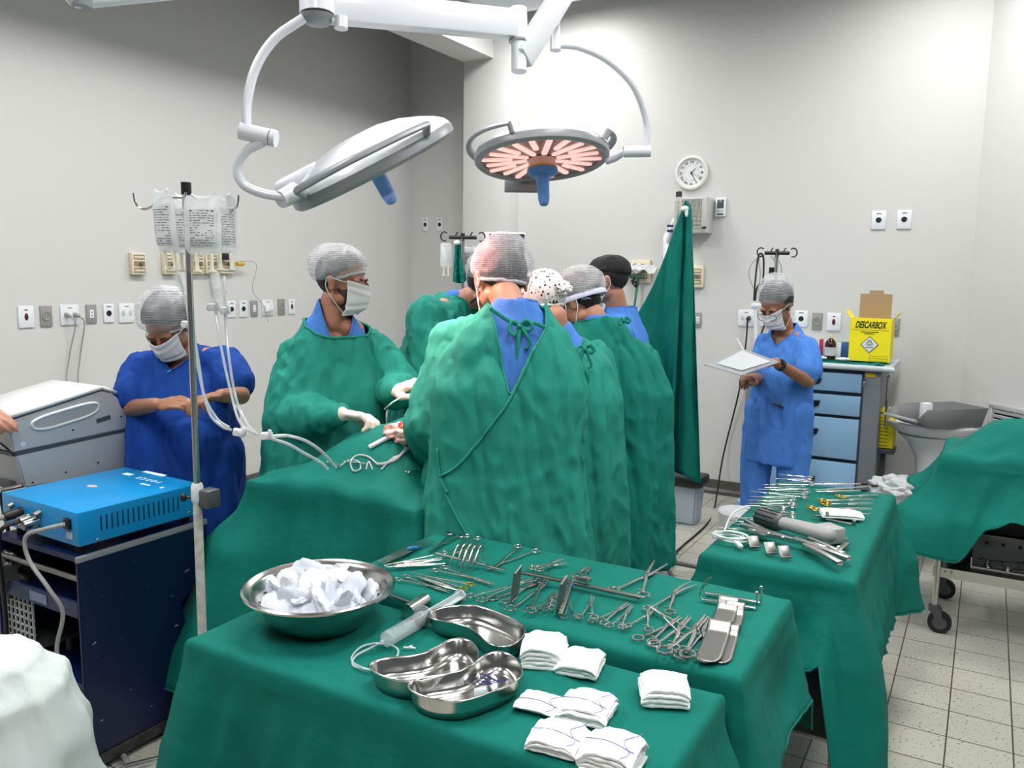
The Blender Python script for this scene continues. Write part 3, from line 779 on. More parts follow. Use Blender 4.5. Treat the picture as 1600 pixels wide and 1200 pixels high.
# ---- surgeon with his back to us (nearest)
p = Person('person in green gown, back turned, tie bow over blue scrubs, nearest of the team', (-1.31, 2.38), (-.62, .78), 1.80, lean=.05, width=1.02,
           head=at(783, 440, D=2.70), hf=(-.75, .66), hp=radians(38), hrl=radians(6), nek=at(803, 488, D=2.60), che=at(792, 600, D=2.62), pel=at(785, 750, D=2.66),
           sl=at(704, 540, D=2.68), sr=at(862, 556, D=2.72), el=at(672, 662, D=2.66), wl=at(668, 722, D=2.86), er=at(880, 680, D=2.78), wr=at(850, 690, D=2.98))
p.body(); p.hair(low=-.10); p.cap(size=(.098, .124, .104), c=(0, -.024, .040), zf=.062, zb=-.082, seed=1)
p.mask()
OPEN = [(742, 452), (768, 478), (778, 520), (797, 616), (822, 562), (852, 510), (850, 452)]
def frontcut(P):
    def f(c):
        x, y = proj(c); return inpoly(x, y, P) and (Vector((c.x, c.y, 0))-Vector((p.j['che'].x, p.j['che'].y, 0))).dot(-p.f) > -.06
    return f
sc = p.garment('scrub_shirt', M_SCRUB, [(a, b_*.90, c*.96) for a, b_, c in SCR], [[(p.j['sl'], .04), (p.j['sr'], .04)]], inner=.05, vox=.009, seed=2, folds=.01, a1=.004, a2=.002, cutf=lambda c: (c-p.j['nek']).dot((p.j['nek']-p.j['che']).normalized()) > .045)
gmain = p.garment('surgical_gown', M_GOWN, [(.30, .30, .22), (.55, .285, .215), (.78, .265, .20), (.92, .245, .185), (1.0, .235, .175), (1.12, .235, .17), (1.27, .235, .165), (1.36, .195, .135), (1.42, .15, .11), (1.475, .10, .088), (1.50, .08, .07)],
    [arm(p, 'l', (.088, .085, .085, .07, .05)), arm(p, 'r')], seed=1, folds=.055, a1=.012, a2=.006, cutf=frontcut(OPEN))
bv = bvh_of(gmain)
def ribbon(pts, r, m, parent, name='tie', off=.006, flat=.45, bv=None, sub=6):
    q = on_surf(bv, pts, off, sub)
    if len(q) > 2:
        mb = MB(); mb.tube(q, r, 8, flat=flat); return mb.build(name, m, parent, sharp=0)
# wrap edge and belt
for pts, r in (([(852, 512), (828, 560), (800, 618), (775, 655), (748, 690), (715, 728), (688, 745)], .0045), ([(770, 480), (780, 530), (797, 616)], .0035), ([(688, 745), (705, 790), (735, 845)], .004), ([(684, 700), (690, 745), (700, 770)], .004)):
    ribbon(pts, r, M_GOWN, gmain, 'seam', .003, 1, bv)
bvs = bvh_of(sc)
def bow(cx, cy, s, parent, D, m=M_GOWN, tails=1):
    """tied bow hanging at pixel position, built at depth D"""
    P = lambda x, y, d=0: at(cx+x*s, cy+y*s, D=D+d)
    mb = MB()
    mb.tube([P(0, 0), P(-12, -6, -.01), (P(-17, 8, -.015)), P(-10, 16, -.012), P(-2, 6, -.005)], .0042, 8, smooth=6, closed=False, flat=1.5)
    mb.tube([P(0, 0), P(12, -8, -.012), P(20, 2, -.012), P(14, 9, -.01), P(3, 4, -.004)], .0042, 8, smooth=6, flat=1.5)
    mb.ell(P(0, 2, -.012), .008, seg=12)
    if tails:
        mb.tube([P(0, 4, -.008), P(-2, 24, -.012), P(-4, 55, -.006), P(-5, 86, -.003)], .0045, 8, smooth=6, flat=1.4)
        mb.tube([P(2, 4, -.008), P(12, 18, -.014), P(17, 30, -.012), P(10, 40, -.008)], .0042, 8, smooth=6, flat=1.4)
    return mb.build('tie_bow', m, parent, sharp=0)
d = (bvs.ray_cast(Vector((0, 0, CAM_H)), (at(812, 512, D=1)-Vector((0, 0, CAM_H))).normalized()))
dep = 2.50 if d[0] is None else (MR.inverted() @ (d[0]-Vector((0, 0, CAM_H)))).z*-1
bow(812, 508, .95, gmain, dep-.012)
mb = MB(); mb.tube([at(766, 482, D=dep-.02), at(790, 498, D=dep-.016), at(812, 508, D=dep-.014), at(835, 505, D=dep-.014), at(852, 512, D=dep-.01)], .0045, 8, smooth=6, flat=1.4); mb.build('tie', M_GOWN, gmain)
# thin gold necklace
mb = MB(); q = []
for i in range(25):
    a = 2*pi*i/24; c0 = p.j['nek']*.62+(p.HM @ Vector((0, -.028, -.075)))*.38; q.append(c0+Vector((cos(a), sin(a), 0))*.066*p.k+Vector((0, 0, .012*sin(a+1))))
mb.tube(q[:-1], .0009, 6, closed=True); mb.build('necklace', M_GOLD, p.t)
# ---- woman with the printed cap
p = Person('person in printed music-note cap and green gown between two other surgeons, seen from behind', (-1.37, 2.74), (-.72, .69), 1.66, lean=.05,
           head=at(848, 478, D=3.02), hf=-.58*RT-.8*TW, hp=radians(40), nek=at(868, 524, D=3.0), che=at(880, 620, D=3.02), pel=at(890, 740, D=3.05),
           sl=at(800, 570, D=3.04), sr=at(925, 560, D=3.08), el=at(800, 660, D=3.1), wl=at(780, 690, D=3.3), er=at(935, 660, D=3.12), wr=at(900, 670, D=3.3))
p.body(); p.hair(m=M_HAIR, low=-.10); p.mask()
cp = p.cap(m=M_NOTE, size=(.092, .112, .098), c=(0, -.02, .036), zb=-.075, seed=5, rim=True, rimm=M_NOTE, name='printed_cap')
mb = MB(); bmesh.ops.create_icosphere(mb.bm, subdivisions=4, radius=1)
for v in mb.bm.verts: v.co = p.HM @ (Vector((v.co.x*.038, v.co.y*.024, v.co.z*.030))*(1+.3*noise.noise(v.co*3.5))+Vector((.02, -.118, -.005)))
mb.build('cap_bunch', M_NOTE, cp, sharp=0)
p.garment('scrub_shirt', M_SCRUB, [(a, b_*.86, c*.92) for a, b_, c in SCR], [[(p.j['sl'], .04), (p.j['sr'], .04)]], inner=.05, vox=.01, seed=3, folds=.01, a1=.003, a2=.002, cutf=lambda c: (c-p.j['nek']).dot((p.j['nek']-p.j['che']).normalized()) > .065)
OP2 = [(862, 500), (880, 548), (905, 540), (925, 505), (890, 490)]
q2 = Person.garment
def fc2(c):
    x, y = proj(c); return (inpoly(x, y, OP2) and (Vector((c.x, c.y, 0))-Vector((p.j['che'].x, p.j['che'].y, 0))).dot(-p.f) > -.05) or (c-p.j['nek']).dot((p.j['nek']-p.j['che']).normalized()) > .04
g = p.garment('surgical_gown', M_GOWN, [(.24, .24, .19), (.55, .235, .185), (.85, .23, .18), (1.0, .225, .17), (1.12, .22, .165), (1.27, .225, .155), (1.38, .20, .125), (1.43, .165, .10), (1.475, .10, .08), (1.50, .072, .068)],
    [arm(p, 'l'), arm(p, 'r')], seed=6, folds=.05, a1=.012, a2=.005, cutf=fc2)
bow(914, 545, .7, g, 2.86, tails=0)
mb = MB(); mb.tube([at(912, 545, D=2.85), at(906, 565, D=2.85), at(918, 585, D=2.86), at(912, 610, D=2.88)], .006, 8, smooth=6, flat=1.6); mb.tube([at(914, 545, D=2.85), at(924, 570, D=2.86), at(916, 575, D=2.86)], .005, 8, smooth=6); mb.build('tie', M_GOWN, g)
# ---- third surgeon, grey bouffant and red-lit ear
p = Person('person in grey bouffant cap with white face shield band, green gown, beside hanging green cloth', (-1.42, 3.14), (-.80, .60), 1.74, lean=.07,
           head=at(905, 472, D=3.38), hf=-.85*RT-.5*TW, hp=radians(30), nek=at(936, 512, D=3.36), che=at(955, 610, D=3.38), pel=at(965, 740, D=3.42),
           sl=at(880, 545, D=3.40), sr=at(1000, 560, D=3.44), el=at(880, 640, D=3.5), wl=at(860, 660, D=3.7), er=at(1010, 660, D=3.5), wr=at(960, 680, D=3.7))
p.body(); p.hair(m=M_HAIR, low=-.06); p.mask()
c3 = p.cap(m=M_NETW, size=(.094, .120, .096), c=(0, -.022, .048), zb=-.035, seed=9)
mb = MB(); q = []
for i in range(33):
    a = pi*.5+2*pi*i/32; q.append(p.HM @ Vector((cos(a)*.086, -.014+sin(a)*.108, .012+.02*sin(a))))
mb.tube(q[:-1], .004, 8, closed=True, flat=3); mb.build('headband', mat('pale_strap', '#c9cbe6', .6), p.t)
p.garment('scrub_shirt', M_SCRUB, [(a, b_*.86, c*.92) for a, b_, c in SCR], [[(p.j['sl'], .04), (p.j['sr'], .04)]], inner=.05, vox=.01, seed=4, folds=.01, a1=.003, a2=.002, cutf=lambda c: (c-p.j['nek']).dot((p.j['nek']-p.j['che']).normalized()) > .07)
g = p.garment('surgical_gown', M_GOWN2, [(.50, .235, .20), (.6, .235, .20), (.85, .235, .185), (1.0, .23, .175), (1.12, .225, .165), (1.27, .23, .16), (1.38, .205, .13), (1.43, .17, .105), (1.475, .11, .085), (1.50, .08, .072)],
    [arm(p, 'l'), arm(p, 'r', (.09, .09, .088, .07, .05))], seed=10, folds=.06, a1=.013, a2=.006, cutf=lambda c: (c-p.j['nek']).dot((p.j['nek']-p.j['che']).normalized()) > .045)
bow(975, 500, .45, g, 3.22, tails=0)
# pale plastic apron hem showing below the gown
mb = MB(); loft(mb, [(Vector((p.pos.x, p.pos.y, z)), p.rt*w, p.f*w*.8) for z, w in ((.10, .17), (.3, .18), (.45, .2))], foldf=lambda a, t: .05*sin(a*9))
mb.build('trouser_hem', mat('pale_teal_fabric', '#4f8f86', .7), p.t, sharp=0)
# ---- man with the black cap
p = Person('person in black cloth cap and light blue scrubs, standing behind the green gowns', (-1.62, 3.80), (-.90, .35), 1.76,
           head=at(948, 438, D=4.02), hf=-.95*RT-.25*TW, hp=radians(8), nek=at(968, 492, D=4.06), che=at(968, 560, D=4.06), pel=at(966, 660, D=4.06), sl=at(962, 525, D=3.9), sr=at(978, 508, D=4.24))
p.body(); p.hair(low=-.04); p.mask(loops=True)
cp = p.cap(m=mat('black_cap_cloth', '#0b0b0d', .8), size=(.085, .108, .080), c=(0, -.016, .042), zf=.040, zb=-.008, seed=13, name='black_cap', rimm=mat('black_cap_cloth', '#0b0b0d', .8))
mb = MB(); mb.tube([(0, -.118, -.02), (-.008, -.140, -.028), (-.004, -.138, -.05), (0, -.12, -.025)], .004, 8, smooth=6, M=p.HM); mb.tube([(0, -.118, -.02), (.012, -.132, -.01), (.014, -.13, -.002)], .005, 8, smooth=6, M=p.HM); mb.build('cap_tie', mat('black_cap_cloth', '#0b0b0d', .8), cp)
mb = MB(); mb.tube([(-.085, -.01, .006), (-.078, .06, .006), (-.062, .088, .004)], .0022, 6, smooth=6, M=p.HM); mb.tube([(.085, -.01, .006), (.078, .06, .006), (.062, .088, .004)], .0022, 6, smooth=6, M=p.HM)
for e in (-1, 1): mb.tube([(.032*e+.024*cos(a*pi/8), .104-.012*abs(cos(a*pi/8)), -.002+.016*sin(a*pi/8)) for a in range(16)], .0016, 6, closed=True, M=p.HM)
mb.build('glasses', M_BLACK, p.t)
p.garment('scrub_shirt', M_SCRUB, [(.80, .22, .15)]+[(a, b_*1.12, c*1.15) for a, b_, c in SCR], [[(p.j['sl'], .085), (p.j['sl']*.5+p.j['el']*.5, .085)], [(p.j['sr'], .085), (p.j['sr']*.5+p.j['er']*.5, .085)]], seed=14, folds=.03, a1=.006, a2=.004, cutf=lambda c: c.z > p.j['nek'].z+.045)
p.garment('trousers', M_SCRUB, [(.10, .17, .12), (.5, .19, .13), (.95, .19, .14)], [], seed=15)
# ---- surgeon on the left facing right
p = Person('person in green gown and white mask facing right, gloved hand reaching over the patient', (-2.27, 2.50), .55*RT+.80*TW, 1.76, lean=.0,
           head=at(535, 440, D=3.26), hf=.94*RT+.22*TW, hp=radians(8), nek=at(520, 493, D=3.28), che=at(515, 610, D=3.28), pel=at(505, 740, D=3.28),
           sr=at(464, 556, D=3.27), sl=at(580, 542, D=3.34), er=at(452, 655, D=3.16), wr=at(532, 647, D=2.99), el=at(628, 610, D=3.32), wl=at(612, 612, D=3.14))
HR = p.hand_M(1, (-.1, .2, 1), dirv=at(606, 656, D=2.95)-at(532, 647, D=2.99)); HL = p.hand_M(-1, (0, -.3, 1), dirv=at(640, 602, D=3.1)-at(612, 612, D=3.14))
p.body(hands=[(1, HR, dict(curl=.75, thumb=.7, s=.98)), (-1, HL, dict(curl=.6, thumb=.5))], vox=.0048); p.hair(low=-.05); p.mask()
mb = MB(); mb.ell((0, .030, -.030), (.0632, .0610, .0752), M=p.HM, seg=32); mb.ell((0, .036, -.070), (.0515, .0465, .0410), M=p.HM, seg=24)
mb = remesh(mb, .004, 1); HMi = p.HM.inverted(); cut(mb, lambda c: (HMi @ c).z > -.022 or (HMi @ c).y < .0); mb.build('beard', mat('short_beard', '#4b382f', .8), p.t, sharp=0)
p.cap(m=M_NETW, size=(.100, .122, .090), c=(0, -.026, .056), zf=.052, zb=-.05, seed=17)
for side, M_, kw in ((1, HR, dict(curl=.75, thumb=.7, s=.98)), (-1, HL, dict(curl=.6, thumb=.5))):
    mb = MB(); hand_prims(mb, M_, side=-side, inflate=.0022, **kw)
    w = p.j['wr' if side > 0 else 'wl']; e = p.j['er' if side > 0 else 'el']; d = (e-w).normalized()
    mb.caps(w+d*.0, w+d*.075, .030, .036); mb = remesh(mb, .0042, 1); wrinkle(mb, 3, .0012, .0015); mb.build('glove', M_GLOVE, p.t, sharp=0)
upn = (p.j['nek']-p.j['che']).normalized()
def vneck(depth, r, up):   # round or V neckline cut around the neck, deeper at the front
    fr = p.f.copy(); n0 = p.j['nek'].copy()
    def f(c):
        d = c-n0; a = d.dot(fr); b_ = d.dot(p.rt); h = d.z
        return h > up-depth*max(0, min(1, (a+.02)/.12)) and (a*a+b_*b_)**.5 < r+max(0, a)*.5
    return f
p.garment('scrub_shirt', M_SCRUB, [(a, b_*.86, c*.92) for a, b_, c in SCR], [[(p.j['sl'], .04), (p.j['sr'], .04)]], inner=.05, vox=.008, seed=5, folds=.01, a1=.003, a2=.002, cutf=lambda c, v=vneck(.14, .052, .03): v(c) or c.z > p.j['nek'].z+.07)
g = p.garment('surgical_gown', M_GOWN, [(.34, .28, .22), (.55, .27, .215), (.78, .255, .195), (.92, .24, .18), (1.0, .235, .175), (1.12, .235, .17), (1.25, .225, .165), (1.34, .185, .135), (1.41, .14, .11), (1.465, .105, .088), (1.49, .08, .07)],
    [arm(p, 'r', (.09, .095, .10, .078, .042), .93), arm(p, 'l', (.088, .09, .085, .07, .045), .9)], seed=19, folds=.05, a1=.011, a2=.006, cutf=lambda c, v=vneck(.06, .122, -.012): v(c) or c.z > p.j['nek'].z+.02, rimr=.006)
# ---- bent surgeon behind
p = Person('person in green gown bending over the patient, face hidden behind the nearest surgeon', (-2.16, 3.22), .9*RT-.1*TW, 1.74, lean=.28,
           head=at(762, 448, D=3.62), hf=.95*RT+.0*TW, hp=radians(35), nek=at(712, 470, D=3.66), che=at(680, 545, D=3.68), pel=at(660, 680, D=3.7),
           sr=at(668, 498, D=3.52), sl=at(700, 480, D=3.84), er=at(668, 600, D=3.45), wr=at(700, 640, D=3.4), el=at(720, 590, D=3.8), wl=at(730, 640, D=3.7))
p.body(); p.hair(); p.cap(m=M_NETW, seed=23); p.mask()
mb = MB(); mb.tube([p.HM @ Vector(q) for q in ((-.05, -.02, -.10), (-.075, -.01, -.06), (-.084, -.01, -.01), (-.08, .03, .04))], .004, 6, smooth=6); mb.tube([p.HM @ Vector(q) for q in ((.05, -.02, -.10), (.075, -.01, -.06), (.084, -.01, -.01), (.08, .03, .04))], .004, 6, smooth=6); mb.build('loupe_strap', M_BLACK, p.t)
p.garment('scrub_shirt', M_SCRUB, [(a, b_*.86, c*.92) for a, b_, c in SCR], [[(p.j['sl'], .04), (p.j['sr'], .04)]], inner=.05, vox=.01, seed=7, folds=.01, a1=.003, a2=.002, cutf=lambda c: (c-p.j['nek']).dot((p.j['nek']-p.j['che']).normalized()) > .05)
p.garment('surgical_gown', M_GOWN, GOWN, [arm(p, 'r', (.10, .10, .09, .07, .045)), arm(p, 'l')], seed=24, a1=.011, a2=.006, cutf=lambda c: (c-p.j['nek']).dot((p.j['nek']-p.j['che']).normalized()) > .025)
# ---- circulating nurse, dark blue, left
p = Person('person in dark blue scrubs looking down at their hands, behind the infusion stand', (-2.72, 2.26), .12*RT+1.0*TW, 1.66, lean=.03, skin=M_SKIN_D, width=1.06,
           head=at(262, 512, D=3.22), hf=-.12*RT+1.0*TW, hp=radians(38), hrl=radians(4), nek=at(285, 552, D=3.30), che=at(285, 635, D=3.28), pel=at(295, 750, D=3.28),
           sr=at(222, 578, D=3.30), sl=at(352, 566, D=3.30), er=at(208, 638, D=3.20), wr=at(244, 632, D=2.98), el=at(376, 618, D=3.18), wl=at(345, 618, D=3.0))
H1 = p.hand_M(1, (.1, -.5, .8), dirv=at(290, 628, D=2.92)-at(244, 632, D=2.98)); H2 = p.hand_M(-1, (0, -.6, .7), dirv=at(318, 622, D=2.92)-at(345, 618, D=3.0))
p.body(hands=[(1, H1, dict(curl=.35, thumb=.6, s=.95, spread=.25)), (-1, H2, dict(curl=.7, thumb=.8, s=.95))], vox=.0048); p.hair(m=M_HAIR, low=-.09, vol=1.13)
p.cap(size=(.110, .120, .100), c=(0, -.030, .062), zf=.040, zb=-.06, seed=29, puff=.01); p.mask()
upc = (p.j['nek']-p.j['che']).normalized()
g = p.garment('scrub_shirt', M_SCRUB_D, [(.70, .245, .17), (.85, .235, .165), (.95, .225, .16), (1.12, .215, .155), (1.25, .215, .15), (1.34, .175, .12), (1.41, .13, .098), (1.475, .095, .078), (1.50, .07, .066)],
    [[(p.j['sl'], .082), (p.j['sl']*.35+p.j['el']*.65, .088)], [(p.j['sr'], .082), (p.j['sr']*.3+p.j['er']*.7, .088)]], seed=30, folds=.045, a1=.008, a2=.005, cutf=lambda c, v=vneck(.10, .055, .02): v(c) or c.z > p.j['nek'].z+.05)
bvn = bvh_of(g); M_TEAL = mat('teal_piping', '#1c9fb8', .7)
for pts in ([(302, 552), (284, 568), (262, 582)], ):
    q = on_surf(bvn, pts, .002)
    if len(q) > 2: mb = MB(); mb.tube(q, .007, 6, flat=.5); mb.build('neck_trim', M_TEAL, g)
LATER=p
# ---- nurse on the right with clipboard
p = Person('person in light blue scrubs and glasses writing on a clipboard by the drug cart', (-1.02, 4.62), -.62*RT+.78*TW, 1.62, lean=.02, skin=M_SKIN_D, width=.92,
           head=at(1212, 478, D=4.42), hf=-.72*RT+.62*TW, hp=radians(30), nek=at(1228, 516, D=4.50), che=at(1222, 575, D=4.48), pel=at(1216, 665, D=4.5),
           sr=at(1198, 540, D=4.56), sl=at(1258, 545, D=4.40), er=at(1184, 592, D=4.5), wr=at(1174, 590, D=4.26), el=at(1262, 596, D=4.30), wl=at(1212, 566, D=4.14))
H1 = p.hand_M(-1, (.3, -.5, .8), dirv=at(1178, 566, D=4.1)-at(1212, 566, D=4.14)); H2 = p.hand_M(1, (0, -.5, .7), dirv=at(1158, 590, D=4.10)-at(1174, 590, D=4.26))
p.body(hands=[(-1, H1, dict(curl=.55, thumb=.5, s=.92)), (1, H2, dict(curl=.7, thumb=.8, s=.9))], vox=.0048); p.hair(m=M_HAIR, low=-.08, vol=1.12)
mb = MB(); bmesh.ops.create_icosphere(mb.bm, subdivisions=4, radius=1)
for v in mb.bm.verts: v.co = p.HM @ (v.co*.03*(1+.5*noise.noise(v.co*4))+Vector((0, -.115, -.045)))
mb.build('curly_bun', M_HAIR, p.t, sharp=0)
p.cap(size=(.094, .118, .110), c=(0, -.03, .075), zf=.035, zb=-.02, seed=33); p.mask()
mb = MB(); mb.tube([(-.084, -.01, .006), (-.078, .06, .0), (-.062, .098, -.01)], .0018, 6, smooth=6, M=p.HM); mb.tube([(.084, -.01, .006), (.078, .06, .0), (.062, .098, -.01)], .0018, 6, smooth=6, M=p.HM)
for e in (-1, 1): mb.tube([(.034*e+.027*cos(a*pi/8), .116-.012*abs(cos(a*pi/8)), -.012+.020*sin(a*pi/8)) for a in range(16)], .0018, 6, closed=True, M=p.HM)
mb.tube([(-.008, .113, -.008), (.008, .113, -.008)], .0018, 6, M=p.HM); mb.build('glasses', M_BLACK, p.t)
g = p.garment('scrub_shirt', M_SCRUB, [(.72, .195, .15), (.80, .195, .15), (.95, .19, .145), (1.12, .18, .14), (1.25, .18, .135), (1.34, .165, .11), (1.41, .13, .09), (1.475, .085, .074), (1.50, .066, .062)],
    [[(p.j['sl'], .068), (p.j['sl']*.3+p.j['el']*.7, .080)], [(p.j['sr'], .066), (p.j['sr']*.3+p.j['er']*.7, .075)]], seed=35, folds=.05, a1=.008, a2=.005, cutf=lambda c, v=vneck(.13, .05, .02): v(c) or c.z > p.j['nek'].z+.05)
bvr = bvh_of(g)
for pts, r, m_, nm in (([(1198, 620), (1202, 655), (1214, 668), (1226, 665), (1236, 612)], .0022, M_SCRUB, 'pocket_seam'), ([(1172, 608), (1178, 620), (1184, 624)], .003, M_SCRUB, 'pocket_edge')):
    q = on_surf(bvr, pts, .002)
    if len(q) > 2: mb = MB(); mb.tube(q, r, 6); mb.build(nm, m_, g)
q = on_surf(bvr, [(1208, 630), (1217, 633), (1225, 637)], .006, 3)
if len(q) > 2: mb = MB(); mb.tube(q, .009, 10, flat=.6); mb.build('phone', M_BLACK, g)
mb = MB(); w = p.j['wl']; e = p.j['el']; d = (e-w).normalized(); mb.lathe([(.029, 0), (.031, .002), (.031, .018), (.029, .02)], w+d*.03, d); mb.box(w+d*.04+Vector((.01, -.026, .016)), (.026, .012, .026), bevel=.003); mb.build('wristwatch', M_BLACK, p.t)
def legs(name, m, p, seed, rw=1):
    mb = MB(); k = p.k; base = Vector((p.j['pel'].x, p.j['pel'].y, 0)); W = rw
    for s_ in (-1, 1):
        hip = base+p.rt*.09*s_+Vector((0, 0, .88)); kn = base+p.rt*.10*s_+p.f*.02+Vector((0, 0, .48)); an = base+p.rt*.11*s_+Vector((0, 0, .12))
        mb.caps(hip, kn, .115*W, .095*W); mb.caps(kn, an, .095*W, .085*W)
    mb.caps(base+Vector((0, 0, .80)), base+Vector((0, 0, .92)), .15*W, .15*W, fl=(1.1, .85)); mb = remesh(mb, .009, 3); wrinkle(mb, seed, .008, .005); return mb.build(name, m, p.t, sharp=0)
legs('trousers', M_SCRUB, p, 36, .8)
legs('trousers', M_SCRUB_D, LATER, 31, 1.15)
# clipboard, papers and pen
c = [q_+Vector((0, 0, .014)) for q_ in (at(1100, 575, D=4.02), at(1158, 592, D=3.86), at(1218, 571, D=4.06), at(1160, 550, D=4.24))]
def slab(name, c, th, m, parent):
    n = (c[1]-c[0]).cross(c[2]-c[0]).normalized()
    if n.z < 0: n = -n
    mb = MB(); a = [mb.bm.verts.new(q) for q in c]; b_ = [mb.bm.verts.new(q+n*th) for q in c]
    mb.bm.faces.new(a); mb.bm.faces.new(b_)
    for i in range(4): mb.bm.faces.new((a[i], a[(i+1) % 4], b_[(i+1) % 4], b_[i]))
    return mb.build(name, m, parent)
cb = slab('clipboard', c, .004, mat('clear_acrylic_board', '#9fa5aa', .15, alpha=.75), None); tag(cb, 'translucent acrylic clipboard held by the person in light blue scrubs', 'clipboard')
c2 = [a+(b_-a)*k for a, b_, k in ((c[0], c[2], .16), (c[1], c[3], .14), (c[2], c[0], .12), (c[3], c[1], .10))]; n_ = Vector((0, 0, .006))
pp = slab('paper', [q+n_ for q in c2], .001, mat('paper', '#b4b8be', .8), None); tag(pp, 'white printed sheet lying on the acrylic clipboard', 'paper')
mb = MB(); a = at(1151, 528, D=4.16); b_ = at(1163, 550, D=4.13); mb.cyl(a, b_, .0035, .0035, 10); pn = mb.build('pen', M_WHITEP, None); tag(pn, 'white pen standing up in the hand above the clipboard', 'pen')
# ---- hand at the left picture edge
t = thing('person', 'person outside the picture, only blurred fingers reaching in at the left edge', 'person', (-3.0, 1.3, 0))
mb = MB(); w = at(-52, 640, D=2.75); d = (at(10, 660, D=2.75)-w).normalized(); z = Vector((.2, -.5, .8)); z = (z-d*z.dot(d)).normalized(); x = d.cross(z); M = Matrix((x, d, z)).transposed().to_4x4(); M.translation = w
hand_prims(mb, M, side=-1, curl=.35); mb.caps(w, w-d*.30, .027, .045); mb = remesh(mb, .0048, 2); mb.build('body', M_SKIN, t, sharp=0)
# ================================================================ SURGICAL LAMPS
M_LED = mat('lit_led_strip', '#ffe9e4', .4, emis=('#ffc4ba', .85)); M_GLASSP = mat('lamp_inner_plate', '#b08c86', .3)
def lamp_head(t, c, n, xdir, R, lit=True, brot=0):
    z = -Vector(n).normalized(); M = frame(c, xdir, z)
    mb = MB()
    mb.lathe([(0, .085), (R*.25, .083), (R*.5, .070), (R*.72, .048), (R*.86, .030), (R*.95, .012), (R*.985, -.004)], seg=72, M=M)
    mb.box((R*.80, 0, .045), (R*.55, R*.42, .05), bevel=.018, M=M)
    h = mb.build('housing', M_LAMPW, t, sharp=50)
    mb = MB(); mb.lathe([(R*.985, -.002), (R*1.0, -.014), (R*.995, -.030), (R*.95, -.040), (R*.90, -.036), (R*.89, -.026)], seg=72, M=M)
    mb.build('rim', M_LAMPG, t)
    mb = MB(); mb.lathe([(0, -.024), (R*.9, -.024)], seg=64, M=M); pl = mb.build('reflector_plate', M_GLASSP if lit else M_LAMPG, t)
    for k in range(20):
        a = 2*pi*k/20+.1; long = k % 2 == 0
        r0, r1 = (R*.26, R*.80) if long else (R*.48, R*.86); w = R*.042
        m2 = MB(); poly = []
        for i in range(7): b_ = -pi/2+pi*i/6; poly.append((r1+w*cos(b_), w*sin(b_)))
        for i in range(7): b_ = pi/2+pi*i/6; poly.append((r0+w*cos(b_), w*sin(b_)))
        m2.prism(poly, .006, M=M @ Matrix.Rotation(a, 4, 'Z') @ Matrix.Translation((0, 0, -.031))); m2.build('led_strip', M_LED, pl)
    MH = M if lit else M @ Matrix.Translation((0, 0, .062))
    m2 = MB(); m2.lathe([(0, -.030), (.052, -.030), (.052, -.055), (.056, -.062), (.056, -.070), (0, -.070)], seg=32, M=MH); hb = m2.build('hub', mat('hub_pale', '#d8b7a8', .35), t)
    m2 = MB(); m2.lathe([(.0575, -.060), (.0575, -.066)], seg=32, M=MH); m2.build('yellow_ring', mat('yellow_ring', '#d9a842', .4), hb)
    m2 = MB(); m2.lathe([(0, -.069), (.060, -.069), (.060, -.080), (.050, -.090), (.030, -.094), (.028, -.112), (.024, -.118), (.022, -.185), (.017, -.205), (.010, -.210), (0, -.210)], seg=32, M=MH); m2.build('handle', M_HANDLEB, t)
    for sg in (-1, 1):   # grip bars at the sides
        m2 = MB(); pts = [Vector((R*1.06*sin(b_)*1.0, sg*R*1.07*cos(b_), .012+.022*cos(b_*1.1))) for b_ in [(-1+i/12*2)*.80 for i in range(13)]]
        pts = [Vector((pts[0].x*.93, pts[0].y*.93, .0))]+pts+[Vector((pts[-1].x*.93, pts[-1].y*.93, .0))]
        m2.tube(pts, .009, 10, M=M @ Matrix.Rotation(brot, 4, 'Z'), flat=1.6); m2.build('grip_bar', M_LAMPG if lit or sg > 0 else M_DGREY, t)
    return M
def tubeobj(name, pts, r, m, parent, seg=14, smooth=8, **k):
    mb = MB(); mb.tube(pts, r, seg, smooth=smooth, **k); return mb.build(name, m, parent)
# right lamp
tr = thing('surgical_lamp', 'round surgical lamp lit pink with blue handle, seen from below over the surgeons', 'surgical lamp', at(812, 60, D=2.75))
cR = at(846, 238, D=3.2); nR = (Vector((0, 0, -1))*.965+TW*.235-RT*.09); MRr = lamp_head(tr, cR, nR, (RT*.9-TW*.3), .262, True, pi/2)
mb = MB(); mb.box((-.07, .262, -.045), (.15, .02, .05), bevel=.006, M=frame(cR, RT, -nR)); pb = mb.build('control_panel', M_LAMPG, tr)
e1 = at(957, 248, D=3.18); e2 = at(985, 238, D=3.1)
tubeobj('yoke_link', [at(948, 252, D=3.18), at(962, 247, D=3.15), at(975, 238, D=3.12), at(985, 237, D=3.10)], .0125, M_LAMPW, tr)
mb = MB(); mb.cyl(at(974, 237, D=3.1), at(1016, 236, D=3.1), .0215, seg=28); mb.build('pivot', M_LAMPW, tr)
tubeobj('bow_arm', [at(1009, 235, D=3.1), at(1010, 190, D=3.08), at(990, 135, D=3.02), at(950, 95, D=2.97), at(905, 74, D=2.92), at(868, 70, D=2.88)], .013, M_LAMPW, tr, smooth=10)
mb = MB(); mb.cyl(at(868, 56, D=2.88), at(868, 79, D=2.88), .019, .019, 24); mb.cyl(at(867, 5, D=2.88), at(868, 58, D=2.88), .0165, seg=24); mb.build('swivel_joint', M_LAMPW, tr)
